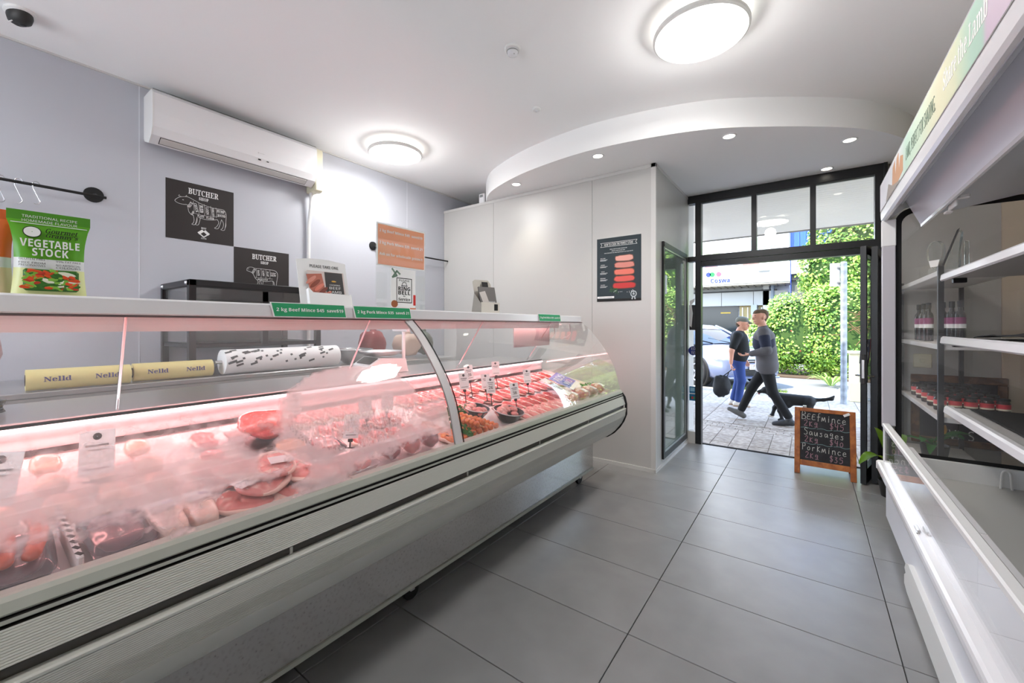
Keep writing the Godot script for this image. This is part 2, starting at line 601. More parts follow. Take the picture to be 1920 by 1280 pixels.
	for i in ctrl.size() - 1:
		var a: Vector2 = ctrl[maxi(i - 1, 0)]
		var b: Vector2 = ctrl[i]
		var e: Vector2 = ctrl[i + 1]
		var g: Vector2 = ctrl[mini(i + 2, ctrl.size() - 1)]
		for k in 6:
			poly.append(b.cubic_interpolate(e, a, g, k / 6.0))
	poly.append(ctrl[-1])
	var gs := Geo.new()
	var wall_rows := [PackedVector3Array(), PackedVector3Array()]
	for q in poly:
		wall_rows[0].append(p3(q.x, 2.95, q.y))
		wall_rows[1].append(p3(q.x, 3.185, q.y))
	gs.grid(wall_rows)
	var tr := Geometry2D.triangulate_polygon(poly)
	for i in range(0, tr.size(), 3):
		gs.out3(p3(poly[tr[i]].x, 2.95, poly[tr[i]].y), p3(poly[tr[i + 1]].x, 2.95, poly[tr[i + 1]].y), p3(poly[tr[i + 2]].x, 2.95, poly[tr[i + 2]].y), p3(-1.5, 5, 4.5))
	put("soffit", gs, M.ceiling, c)

# ------------------------------------------------------------------ lamps, detectors
func round_lamp(x: float, d: float, label: String, e: float) -> void:
	var t := thing("ceiling_lamp", label, "lamp", p3(x, 3.18, d), 0.0, "round ceiling lamps")
	put("body", Geo.new().lathe_hard([Vector2(0.2, 0), Vector2(0.2, -0.03), Vector2(0.22, -0.05)], 40), glow_mat(Color(1, 0.985, 0.95), 2.5), t)
	put("rim", Geo.new().lathe_hard([Vector2(0.2, -0.05), Vector2(0.258, -0.05), Vector2(0.262, -0.06), Vector2(0.262, -0.075), Vector2(0.25, -0.082)], 48), std(Color(0.86, 0.86, 0.85), 0.4), t)
	put("diffuser", Geo.new().lathe([Vector2(0.251, -0.08), Vector2(0.2, -0.084), Vector2(0.1, -0.086), Vector2(0.001, -0.086)], 48), glow_mat(Color(1, 0.995, 0.97), 1.6), t)
	# strips that together fill the round face
	for q in [[-0.195, 0.27], [-0.117, 0.42], [-0.039, 0.485], [0.039, 0.485], [0.117, 0.42], [0.195, 0.27]]:
		var l := AreaLight3D.new()
		l.name = "lamp_light"
		l.area_size = Vector2(q[1], 0.077)
		l.light_energy = e * q[1] / 2.35
		l.light_color = Color(1.0, 0.995, 0.985)
		l.area_range = 14.0
		l.shadow_enabled = true
		t.add_child(l, true)
		l.position = Vector3(0, -0.092, q[0])
		l.rotation_degrees.x = -90
	# the opal face also throws light sideways, on to ceiling and walls
	var o := OmniLight3D.new()
	o.name = "lamp_spread_light"
	o.light_energy = e * 0.12
	o.light_size = 0.08
	o.omni_range = 14.0
	o.omni_attenuation = 2.0
	o.light_color = Color(1.0, 0.995, 0.985)
	o.shadow_enabled = true
	t.add_child(o)
	o.position = Vector3(0, -0.25, 0)

func downlight(x: float, d: float, label: String) -> void:
	var t := thing("downlight", label, "downlight", p3(x, 2.95, d), 0.0, "downlights in the soffit")
	put("ring", Geo.new().lathe_hard([Vector2(0.042, -0.001), Vector2(0.044, -0.006), Vector2(0.054, -0.004), Vector2(0.056, 0.0)], 24), M.white_gloss, t)
	put("lamp_face", Geo.new().lathe([Vector2(0.043, -0.002), Vector2(0.02, -0.003), Vector2(0.001, -0.003)], 24), glow_mat(Color(1, 0.97, 0.9), 5.0), t)
	var l := SpotLight3D.new()
	l.name = "downlight_beam"
	l.light_energy = 0.4
	l.light_color = Color(1, 0.96, 0.88)
	l.spot_angle = 44.0
	l.spot_range = 9.0
	l.spot_attenuation = 2.0
	l.light_size = 0.03
	l.shadow_enabled = true
	t.add_child(l)
	l.position = Vector3(0, -0.02, 0)
	l.rotation_degrees.x = -90

func build_lamps() -> void:
	round_lamp(-0.52, 2.6, "large round ceiling lamp above the tiled aisle, nearest the camera", 1.25)
	round_lamp(-3.34, 2.63, "round ceiling lamp over the work bench by the grey wall", 1.25)
	round_lamp(-0.6, -1.6, "round ceiling lamp over the aisle, out of view behind", 1.25)
	round_lamp(-3.2, -1.4, "round ceiling lamp over the rear left corner, out of view", 1.25)
	downlight(-1.562, 3.49, "small downlight in the soffit straight above the cold room's front")
	downlight(-0.531, 3.756, "small downlight near the middle of the curved soffit")
	downlight(0.272, 4.421, "small downlight in the soffit at the right, near the fridge sign")
	downlight(0.138, 5.1, "small downlight in the soffit close to the window frame")
	downlight(-2.597, 3.663, "small downlight at the left end of the curved soffit")
	var s := thing("smoke_detector", "white round smoke detector on the ceiling near the large lamp", "detector", p3(-1.541, 3.18, 2.132))
	put("base", Geo.new().lathe_hard([Vector2(0.05, 0), Vector2(0.05, -0.012), Vector2(0.046, -0.016), Vector2(0.001, -0.016)], 28), M.white, s)
	put("sensor_head", Geo.new().lathe([Vector2(0.036, -0.014), Vector2(0.036, -0.03), Vector2(0.03, -0.045), Vector2(0.015, -0.05), Vector2(0.001, -0.05)], 28), M.white_gloss, s)
	put("vent_slot", Geo.new().lathe_hard([Vector2(0.0375, -0.022), Vector2(0.0375, -0.03)], 28), std(Color(0.6, 0.6, 0.6), 0.6), s)
	put("indicator", Geo.new().lump(Vector3(0.02, -0.049, 0.01), Vector3(0.003, 0.003, 0.003), null), std(Color(0.5, 0.5, 0.45), 0.3), s)
	var s2 := thing("small_sensor", "tiny white sensor on the ceiling before the curved soffit", "sensor", p3(-1.809, 3.18, 2.838))
	put("base", Geo.new().lathe_hard([Vector2(0.034, 0), Vector2(0.034, -0.014), Vector2(0.028, -0.02), Vector2(0.001, -0.02)], 24), M.white, s2)
	put("button", Geo.new().lathe([Vector2(0.012, -0.019), Vector2(0.01, -0.026), Vector2(0.001, -0.027)], 14), M.white_gloss, s2)
	var k := thing("security_camera", "dark grey security camera in the ceiling corner, top left", "camera", p3(-3.625, 3.18, 0.246), 20.0)
	put("housing", Geo.new().lathe([Vector2(0.001, -0.07), Vector2(0.03, -0.072), Vector2(0.06, -0.055), Vector2(0.068, -0.03), Vector2(0.066, -0.012)], 24, Vector3.ZERO, Basis().scaled(Vector3(1.0, 1.0, 0.72))), M.dark, k)
	put("mount", Geo.new().lathe_hard([Vector2(0.06, -0.02), Vector2(0.075, -0.012), Vector2(0.075, 0.0)], 24, Vector3.ZERO, Basis().scaled(Vector3(1.0, 1.0, 0.8))), M.white, k)
	put("label_plate", Geo.new().rbox(Vector3(-0.02, -0.066, 0.026), Vector3(0.035, 0.004, 0.012), 0.001, Basis(Vector3.RIGHT, 0.5)), M.white, k)
	put("lens", Geo.new().lump(Vector3(0.005, -0.068, -0.01), Vector3(0.02, 0.008, 0.016), null), M.dark_gloss, k)
	var th := thing("thermostat", "small white control box with grey screen above the cold room", "thermostat", p3(-3.36, 2.951, 3.99))
	put("body", Geo.new().rbox(Vector3(0, 0.06, 0), Vector3(0.085, 0.12, 0.03), 0.006), M.white_gloss, th)
	put("screen", Geo.new().rbox(Vector3(0.0, 0.09, 0.0155), Vector3(0.05, 0.032, 0.002), 0.0006), std(Color(0.5, 0.52, 0.52), 0.3), th)
	put("button", Geo.new().rbox(Vector3(-0.046, 0.06, 0), Vector3(0.008, 0.04, 0.02), 0.003), M.dark, th)

# ------------------------------------------------------------------ cold room
func build_cold_room() -> void:
	var t := thing("cold_room", "pale insulated-panel cold room with a glass door in its side", "cold room", p3(-2.6, 0, 4.6))
	var off := -t.position
	var e := [-4.005, -3.15, -1.836, -1.185]
	for i in 3:
		put("front_panel", Geo.new().bx(e[i] + 0.0015, e[i + 1] - 0.0015, 0.0, 2.94, 3.958, 4.06), M.cool, t, off)
	put("top_trim", Geo.new().bx(-4.005, -1.183, 2.915, 2.948, 3.952, 3.97).bx(-1.195, -1.18, 2.915, 2.948, 3.952, 5.27), M.cool_trim, t, off)
	put("corner_trim", Geo.new().bx(-1.225, -1.180, 0.0, 2.948, 3.952, 3.99), M.cool_trim, t, off)
	put("skirting", Geo.new().bx(-4.0, -1.18, 0.0, 0.035, 3.948, 3.96).bx(-1.19, -1.177, 0.0, 0.03, 3.948, 5.27), M.cool_trim, t, off)
	put("roof", Geo.new().bx(-4.005, -1.19, 2.90, 2.945, 3.97, 5.29), M.cool, t, off)
	var sp := Geo.new()
	sp.bx(-1.29, -1.185, 0.0, 2.94, 3.99, 4.165).bx(-1.29, -1.185, 0.0, 2.94, 5.135, 5.29)
	sp.bx(-1.29, -1.185, 2.238, 2.94, 4.165, 5.135).bx(-1.29, -1.185, 0.0, 0.078, 4.165, 5.135)
	put("side_panel", sp, M.cool, t, off)
	put("inner_lining", Geo.new().bx(-2.1, -2.05, 0.05, 2.9, 4.06, 5.29).bx(-2.1, -1.29, 0.02, 0.05, 4.06, 5.29), M.white, t, off)
	for y in [0.5, 0.95, 1.4, 1.85]:
		put("wire_shelf", Geo.new().bx(-2.04, -1.4, y, y + 0.02, 4.15, 5.15), M.white, t, off)
	var dr := put("door", Geo.new().bx(-1.20, -1.165, 0.078, 2.238, 4.165, 4.215).bx(-1.20, -1.165, 0.078, 2.238, 5.09, 5.135).bx(-1.20, -1.165, 2.185, 2.238, 4.215, 5.09).bx(-1.20, -1.165, 0.078, 0.135, 4.215, 5.09), M.black, t, off)
	put("pane", Geo.new().bx(-1.186, -1.180, 0.13, 2.19, 4.21, 5.095), M.glass_green, dr)
	put("gasket", Geo.new().bx(-1.178, -1.170, 0.135, 2.185, 4.215, 4.232).bx(-1.178, -1.170, 0.135, 2.185, 5.073, 5.09).bx(-1.178, -1.170, 0.135, 0.15, 4.232, 5.073).bx(-1.178, -1.170, 2.17, 2.185, 4.232, 5.073), M.steel, dr)
	put("hinge", Geo.new().rbox(p3(-1.172, 2.21, 4.18), Vector3(0.03, 0.05, 0.02), 0.004), M.dark, dr)

# ------------------------------------------------------------------ shopfront
func build_shopfront() -> void:
	var w := struct("window_1")
	var D0 := 5.23
	var D1 := 5.33
	put("header", Geo.new().bx(-1.183, 0.572, 2.858, 2.949, D0, D1), M.black, w)
	put("transom", Geo.new().bx(-1.036, 0.51, 2.165, 2.232, D0, D1).bx(-1.036, 0.51, 2.10, 2.16, D0 + 0.012, D1), M.black, w)
	put("post", Geo.new().bx(-1.10, -1.036, 0.0, 2.858, D0, D1), M.black, w)
	put("jamb", Geo.new().bx(0.51, 0.572, 0.0, 2.858, D0, D1), M.black, w)
	put("mullion", Geo.new().bx(-0.52, -0.472, 2.232, 2.858, D0, D1), M.black, w)
	put("mullion", Geo.new().bx(0.005, 0.055, 2.232, 2.858, D0, D1), M.black, w)
	put("side_transom", Geo.new().bx(-1.183, -1.10, 2.165, 2.225, D0, D1), M.black, w)
	put("side_sill", Geo.new().bx(-1.183, -1.10, 0.0, 0.14, D0, D1), M.cool_trim, w)
	var e := [-1.036, -0.496, 0.03, 0.53]
	for i in 3:
		put("pane", Geo.new().bx(e[i], e[i + 1], 2.22, 2.87, 5.277, 5.283), M.glass, w)
		put("glazing_bead", Geo.new().bx(e[i] + (0.0 if i == 0 else 0.02), e[i + 1] - 0.02, 2.842, 2.86, D0 + 0.02, D0 + 0.03), std(Color(0.35, 0.36, 0.36), 0.4), w)
	put("side_pane", Geo.new().bx(-1.19, -1.09, 0.12, 2.17, 5.277, 5.283), M.glass, w)
	put("side_pane", Geo.new().bx(-1.19, -1.09, 2.22, 2.87, 5.277, 5.283), M.glass, w)
	put("closer_label", Geo.new().bx(-0.99, -0.87, 2.116, 2.136, 5.238, 5.243), M.dark, w)
	# stickers on the side pane
	var st := thing("round_sticker", "round blue sticker on the narrow side pane by the door", "sticker", p3(-1.13, 1.1, 5.274))
	put("disc", Geo.new().lathe_hard([Vector2(0.001, 0.001), Vector2(0.055, 0.001), Vector2(0.055, 0)], 24, Vector3.ZERO, Basis(Vector3.RIGHT, PI / 2)), std(Color(0.1, 0.18, 0.5), 0.5), st)
	text(st, "ED\nTO", sans, M.ink_white, Vector3(0.0, 0, 0.002), 0.05)
	var cs := thing("card_sticker", "blue and white payment card sticker low on the side pane", "sticker", p3(-1.14, 0.585, 5.274))
	put("sheet", Geo.new().box(Vector3(0, 0, 0), Vector3(0.07, 0.17, 0.001)), std(Color(0.12, 0.45, 0.65), 0.5), cs)
	put("white_bar", Geo.new().box(Vector3(0, 0.0, 0.001), Vector3(0.07, 0.012, 0.001)), M.ink_white, cs)
	for i in 3:
		put("card_mark", Geo.new().box(Vector3(-0.021 + 0.021 * i, -0.05, 0.001), Vector3(0.018, 0.03, 0.001)), std([Color(0.15, 0.4, 0.3), Color(0.8, 0.2, 0.2), Color(0.3, 0.6, 0.35)][i], 0.5), cs)
	put("mark", Geo.new().box(Vector3(0, 0.05, 0.001), Vector3(0.05, 0.045, 0.001)), std(Color(0.6, 0.8, 0.9), 0.5), cs)
	var db := thing("dark_sticker", "dark square sticker with white shape on the side pane", "sticker", p3(-1.13, 1.5, 5.274))
	put("sheet", Geo.new().box(Vector3.ZERO, Vector3(0.09, 0.3, 0.001)), std(Color(0.2, 0.2, 0.21), 0.5), db)
	put("white_shape", Geo.new().prism(PackedVector2Array([Vector2(-0.04, 0.2), Vector2(0.02, 0.23), Vector2(0.01, 0.19), Vector2(-0.02, 0.16), Vector2(-0.005, 0.05), Vector2(-0.02, -0.12), Vector2(-0.04, -0.1)]), 0.001, 0.0015), M.ink_white, db)
	# the opened leaf of the door, swung into the shop, and its folded partner
	var dl := struct("door_1")
	leaf(dl, Vector2(0.500, 5.20), Vector2(0.383, 4.725), true)
	var d2 := struct("door_2")
	leaf(d2, Vector2(0.535, 5.19), Vector2(0.465, 4.80), false)
	# open sign on the leaf
	var so := thing("open_sign", "small navy hanging sign on the opened glass door", "sign", p3(0.405, 1.17, 4.86), 55.0)
	put("board", Geo.new().rbox(Vector3(0, 0, 0), Vector3(0.12, 0.23, 0.006), 0.002, Basis(Vector3.BACK, -0.12)), std(Color(0.13, 0.16, 0.3), 0.4), so)
	put("red_edge", Geo.new().rbox(Vector3(0.064, 0, 0), Vector3(0.008, 0.23, 0.008), 0.002, Basis(Vector3.BACK, -0.12)), std(Color(0.5, 0.15, 0.15), 0.4), so)
	text(so, "Co", serif, M.ink_white, Vector3(0.01, 0.06, 0.004), 0.06, 0.0, Basis(Vector3.BACK, -0.12))
	text(so, "n", sans, M.ink_white, Vector3(0, -0.04, 0.004), 0.07, 0.09, Basis(Vector3.BACK, -0.12))
	put("cord", Geo.new().tube([Vector3(0.03, 0.115, 0), Vector3(0.05, 0.25, 0)], 0.002, 6), M.dark, so)

func leaf(root: Node3D, a: Vector2, b: Vector2, handle: bool) -> void:
	var dir := (b - a)
	var len := dir.length()
	root.position = p3(a.x, 0, a.y)
	root.rotation.y = atan2(dir.y, dir.x)
	# local x runs from hinge to leading edge
	var fr := Geo.new()
	put("stile", Geo.new().bx(0, 0.045, 0.012, 2.10, -0.02, 0.02), M.black, root)
	put("stile", Geo.new().bx(len - 0.05, len, 0.012, 2.10, -0.02, 0.02), M.black, root)
	put("rail", Geo.new().bx(0.045, len - 0.05, 0.012, 0.14, -0.02, 0.02), M.black, root)
	put("rail", Geo.new().bx(0.045, len - 0.05, 2.03, 2.10, -0.02, 0.02), M.black, root)
	put("pane", Geo.new().bx(0.04, len - 0.045, 0.13, 2.04, -0.003, 0.003), M.glass, root)
	if handle:
		var lk := put("lock", Geo.new().rbox(Vector3(len + 0.003, 1.02, 0), Vector3(0.008, 0.26, 0.03), 0.003), M.dark, root)
		put("lock_plate", Geo.new().rbox(Vector3(len + 0.008, 1.02, 0), Vector3(0.003, 0.16, 0.018), 0.001), M.steel, lk)
		for s in [-1, 1]:
			var h := put("handle", Geo.new().tube([Vector3(len - 0.03, 0.96, 0.02 * s), Vector3(len - 0.03, 0.96, 0.055 * s), Vector3(len - 0.13, 0.955, 0.06 * s)], 0.008, 8), M.chrome, root)
			put("handle_rose", Geo.new().rbox(Vector3(len - 0.028, 1.0, 0.022 * s), Vector3(0.035, 0.2, 0.006), 0.002), M.dark, h)
		put("pivot", Geo.new().lathe_hard([Vector2(0.001, 2.12), Vector2(0.014, 2.12), Vector2(0.014, 2.09)], 12, Vector3(0.1, 0, 0)), M.chrome, root)

# ------------------------------------------------------------------ the meat counter
const CE := 3.40      # far end
const CS := -0.55     # near end, outside the picture
const CM := 1.42      # post between the two front panes

func glass_profile() -> Array:
	var c := [Vector2(-1.317, 0.853), Vector2(-1.365, 1.033), Vector2(-1.443, 1.178), Vector2(-1.570, 1.337), Vector2(-1.675, 1.429)]
	var out := []
	for i in 4:
		for k in 5:
			out.append(c[i].cubic_interpolate(c[i + 1], c[maxi(i - 1, 0)], c[mini(i + 2, 4)], k / 5.0))
	out.append(c[4])
	return out

func deck_y(x: float) -> float:
	return 0.80 + (-1.345 - x) * 0.212

func shell(prof: Array, off: float, d0: float, d1: float, thick: float) -> Geo:
	# a bent sheet: prof moved inwards by off, with a back face
	var g := Geo.new()
	var a := []
	var b := []
	for i in prof.size():
		var t: Vector2 = (prof[mini(i + 1, prof.size() - 1)] - prof[maxi(i - 1, 0)]).normalized()
		var nn := Vector2(t.y, -t.x)
		a.append(prof[i] - nn * off)
		b.append(prof[i] - nn * (off + thick))
	g.sweep(a, d0, d1, true)
	if thick > 0.0:
		b.reverse()
		g.sweep(b, d0, d1, true)
	return g

func ribbed(a: Vector2, b: Vector2, count: int, depth: float) -> Array:
	var out := []
	var t := (b - a).normalized()
	var nn := Vector2(-t.y, t.x)
	if nn.x < 0: nn = -nn
	for i in count:
		var p := a.lerp(b, float(i) / count)
		var q := a.lerp(b, (i + 0.72) / count)
		out.append(p)
		out.append(p + nn * depth)
		out.append(q + nn * depth)
		out.append(q)
	out.append(b)
	return out

func build_counter() -> void:
	var t := thing("meat_counter", "long refrigerated meat counter with curved glass front and grey bumper", "counter", p3(-1.9, 0, 1.4))
	var off := -t.position
	# body
	put("base_panel", Geo.new().bx(-1.60, -1.570, 0.14, 0.42, CS, CE), M.steel_base, t, off)
	put("base_trim", Geo.new().bx(-1.605, -1.562, 0.122, 0.14, CS, CE), M.rail, t, off)
	put("body", Geo.new().bx(-2.60, -1.60, 0.13, 0.60, CS, CE - 0.012).bx(-2.60, -2.12, 0.6, 1.05, CS, CE - 0.012), M.skirt, t, off)
	put("end_panel", Geo.new().prism(PackedVector2Array([Vector2(-2.60, 0.13), Vector2(-1.602, 0.13), Vector2(-1.602, 0.40), Vector2(-1.46, 0.43), Vector2(-1.33, 0.55), Vector2(-1.31, 0.8), Vector2(-1.345, 0.83), Vector2(-2.1, 0.98), Vector2(-2.60, 1.05)]), -(CE), -(CE - 0.012), Transform3D()), M.bumper_low, t, off)
	# bumper, two ribbed bands with a dark slot between them
	put("upper_band", Geo.new().sweep(ribbed(Vector2(-1.289, 0.800), Vector2(-1.270, 0.732), 13, 0.0014), CS, CE), M.bumper, t, off)
	put("slot", Geo.new().sweep([Vector2(-1.268, 0.732), Vector2(-1.286, 0.728), Vector2(-1.286, 0.703)], CS, CE), M.slot, t, off)
	put("lip", Geo.new().sweep([Vector2(-1.286, 0.703), Vector2(-1.264, 0.701), Vector2(-1.261, 0.697), Vector2(-1.262, 0.690)], CS, CE), M.bumper, t, off)
	var low := ribbed(Vector2(-1.263, 0.688), Vector2(-1.270, 0.635), 10, 0.0011)
	low.append_array(ribbed(Vector2(-1.271, 0.634), Vector2(-1.302, 0.568), 12, 0.0011))
	put("lower_band", Geo.new().sweep(low, CS, CE), M.bumper_low, t, off)
	put("underside", Geo.new().sweep([Vector2(-1.302, 0.568), Vector2(-1.322, 0.542), Vector2(-1.36, 0.495), Vector2(-1.40, 0.458), Vector2(-1.449, 0.432), Vector2(-1.51, 0.415), Vector2(-1.575, 0.405)], CS, CE, true), M.skirt, t, off)
	for d in [0.62, 1.42, 2.05, 2.7]:
		put("slot_joint", Geo.new().bx(-1.288, -1.282, 0.703, 0.728, d - 0.004, d + 0.004), M.bumper, t, off)
	# glass rail
	put("glass_rail", Geo.new().sweep([Vector2(-1.35, 0.83), Vector2(-1.345, 0.856), Vector2(-1.315, 0.853), Vector2(-1.303, 0.846), Vector2(-1.294, 0.826), Vector2(-1.296, 0.822)], CS, CE), M.rail, t, off)
	put("rail_groove", Geo.new().sweep([Vector2(-1.296, 0.822), Vector2(-1.303, 0.820), Vector2(-1.303, 0.817), Vector2(-1.291, 0.816)], CS, CE), M.dark, t, off)
	put("rail_ridge", Geo.new().sweep([Vector2(-1.291, 0.816), Vector2(-1.290, 0.808), Vector2(-1.292, 0.807)], CS, CE), M.rail, t, off)
	put("rail_groove", Geo.new().sweep([Vector2(-1.292, 0.807), Vector2(-1.300, 0.806), Vector2(-1.300, 0.802), Vector2(-1.289, 0.800)], CS, CE), M.dark, t, off)
	# black moulding round the far end of the bumper
	var rim := [Vector2(-1.300, 0.826), Vector2(-1.275, 0.79), Vector2(-1.262, 0.735), Vector2(-1.262, 0.65), Vector2(-1.285, 0.59), Vector2(-1.318, 0.537), Vector2(-1.37, 0.48), Vector2(-1.43, 0.438), Vector2(-1.46, 0.43)]
	var path := []
	for q in rim: path.append(p3(q.x - 0.004, q.y, CE + 0.004))
	put("end_moulding", Geo.new().tube(path, 0.011, 8), M.matte_black, t, off)
	put("end_badge", Geo.new().lump(p3(-1.285, 0.79, CE - 0.03), Vector3(0.006, 0.006, 0.016), null), M.steel, t, off)
	# front glass, post, side glass
	var prof := glass_profile()
	put("front_pane", shell(prof, 0.0, CS, CM - 0.004, 0.006), M.glass, t, off)
	put("front_pane", shell(prof, 0.0, CM + 0.004, CE - 0.004, 0.006), M.glass, t, off)
	put("glass_post", shell(prof, -0.001, CM - 0.045, CM + 0.004, 0.009), std(Color(0.84, 0.82, 0.82), 0.4), t, off)
	put("post_gasket", shell(prof, -0.003, CM + 0.004, CM + 0.012, 0.012), M.matte_black, t, off)
	var side := PackedVector2Array()
	for q in prof: side.append(q)
	side.append(Vector2(-2.1, 1.429)); side.append(Vector2(-2.1, 0.98)); side.append(Vector2(-1.345, 0.835))
	put("side_pane", Geo.new().prism(side, -CE, -(CE - 0.005)), M.glass_green, t, off)
	put("condensation", shell(prof, 0.0075, CS, CM - 0.05, 0.0), fog_mat(), t, off)
	# top
	put("top", Geo.new().rbox(p3(-1.85, 1.458, (CS + CE) / 2 - 0.02), Vector3(0.36, 0.054, CE - CS - 0.03), 0.006), M.white, t, off)
	put("top_nose", Geo.new().rbox(p3(-1.673, 1.458, (CS + CE) / 2 - 0.02), Vector3(0.012, 0.05, CE - CS - 0.03), 0.004), M.white_gloss, t, off)
	put("top_seal", Geo.new().bx(-1.69, -1.672, 1.426, 1.432, CS, CE), std(Color(0.45, 0.38, 0.38), 0.5), t, off)
	for d in [-0.3, 0.385, 1.33, 2.25, 3.2]:
		var a := p3(-2.15, 1.075, d)
		var b := p3(-1.86, 1.432, d - 0.03)
		put("strut", Geo.new().tube([a, b], 0.005, 8), M.chrome, t, off)
	# inside
	put("deck", Geo.new().prism(PackedVector2Array([Vector2(-1.345, 0.80), Vector2(-2.1, 0.96), Vector2(-2.1, 0.94), Vector2(-1.345, 0.78)]), -CE + 0.012, -CS), M.white, t, off)
	put("front_wall", Geo.new().bx(-1.352, -1.345, 0.6, 0.835, CS, CE - 0.012), M.white, t, off)
	put("riser", Geo.new().bx(-2.13, -2.1, 0.94, 1.075, CS, CE - 0.012), M.white_gloss, t, off)
	put("air_grille", Geo.new().bx(-2.104, -2.094, 0.965, 0.985, CS, CE - 0.012), M.dark, t, off)
	put("work_shelf", Geo.new().rbox(p3(-2.365, 1.07, (CS + CE) / 2), Vector3(0.53, 0.022, CE - CS - 0.01), 0.004), M.steel, t, off)
	put("led_strip", Geo.new().bx(-2.102, -2.084, 1.052, 1.064, CS, CE - 0.02), glow_mat(Color(1.0, 0.86, 0.88), 1.5), t, off)
	var l := AreaLight3D.new()
	l.name = "led_strip_light"
	l.area_size = Vector2(CE - CS - 0.1, 0.02)
	l.light_energy = 0.55
	l.light_color = Color(1.0, 0.60, 0.60)
	l.area_range = 8.0
	l.shadow_enabled = true
	t.add_child(l)
	l.transform = Transform3D(aim(Vector3(0.78, -0.62, 0)), p3(-2.078, 1.05, (CS + CE) / 2) + off)
	# second tube under the top
	put("lamp_valance", Geo.new().bx(-1.905, -1.90, 1.38, 1.432, CS, CE - 0.03), M.white, t, off)
	put("top_led_tube", Geo.new().bx(-1.95, -1.925, 1.418, 1.43, CS, CE - 0.05), glow_mat(Color(1.0, 0.9, 0.9), 1.4), t, off)
	var l2 := AreaLight3D.new()
	l2.name = "top_led_tube_light"
	l2.area_size = Vector2(CE - CS - 0.1, 0.025)
	l2.light_energy = 0.66
	l2.light_color = Color(1.0, 0.66, 0.65)
	l2.area_range = 8.0
	l2.shadow_enabled = true
	t.add_child(l2)
	l2.transform = Transform3D(aim(Vector3(0.22, -1, 0)), p3(-1.937, 1.413, (CS + CE) / 2) + off)
	# white flexes hanging under the top at the far end
	put("flex", Geo.new().tube([p3(-1.72, 1.425, 2.95), p3(-1.73, 1.34, 3.0), p3(-1.74, 1.29, 2.93), p3(-1.74, 1.285, 3.05), p3(-1.73, 1.30, 3.2), p3(-1.73, 1.33, 3.28), p3(-1.73, 1.425, 3.26)], 0.004, 6), M.white, t, off)
	put("flex", Geo.new().tube([p3(-1.72, 1.425, 2.3), p3(-1.72, 1.40, 2.45), p3(-1.72, 1.395, 2.6), p3(-1.72, 1.425, 2.75)], 0.004, 6), M.white, t, off)
	put("plug", Geo.new().rbox(p3(-1.73, 1.30, 3.2), Vector3(0.012, 0.018, 0.05), 0.004), M.white, t, off)
	put("sunshade", Geo.new().bx(-1.98, -1.972, 1.22, 1.43, 2.75, 3.32), std(Color(0.55, 0.55, 0.55), 0.6), t, off)
	for d in [-0.3, 1.4, 3.3]:
		for x in [-1.66, -2.5]:
			var c := put("castor", Geo.new().lathe_hard([Vector2(0.001, -0.014), Vector2(0.045, -0.014), Vector2(0.048, -0.008), Vector2(0.048, 0.008), Vector2(0.045, 0.014), Vector2(0.001, 0.014)], 20, p3(x, 0.048, d), Basis(Vector3.BACK, PI / 2)), M.rubber, t, off)
			put("castor_fork", Geo.new().rbox(p3(x, 0.09, d), Vector3(0.045, 0.085, 0.03), 0.004), M.steel, c)

func aim(dir: Vector3) -> Basis:
	var z := -dir.normalized()
	var x := Vector3(0, 0, 1)
	var y := z.cross(x)
	return Basis(x, y, z)

func bump(x: float, c: float, w: float) -> float:
	var k := absf(x - c) / w
	return 0.0 if k >= 1.0 else (1.0 - k * k) * (1.0 - k * k)

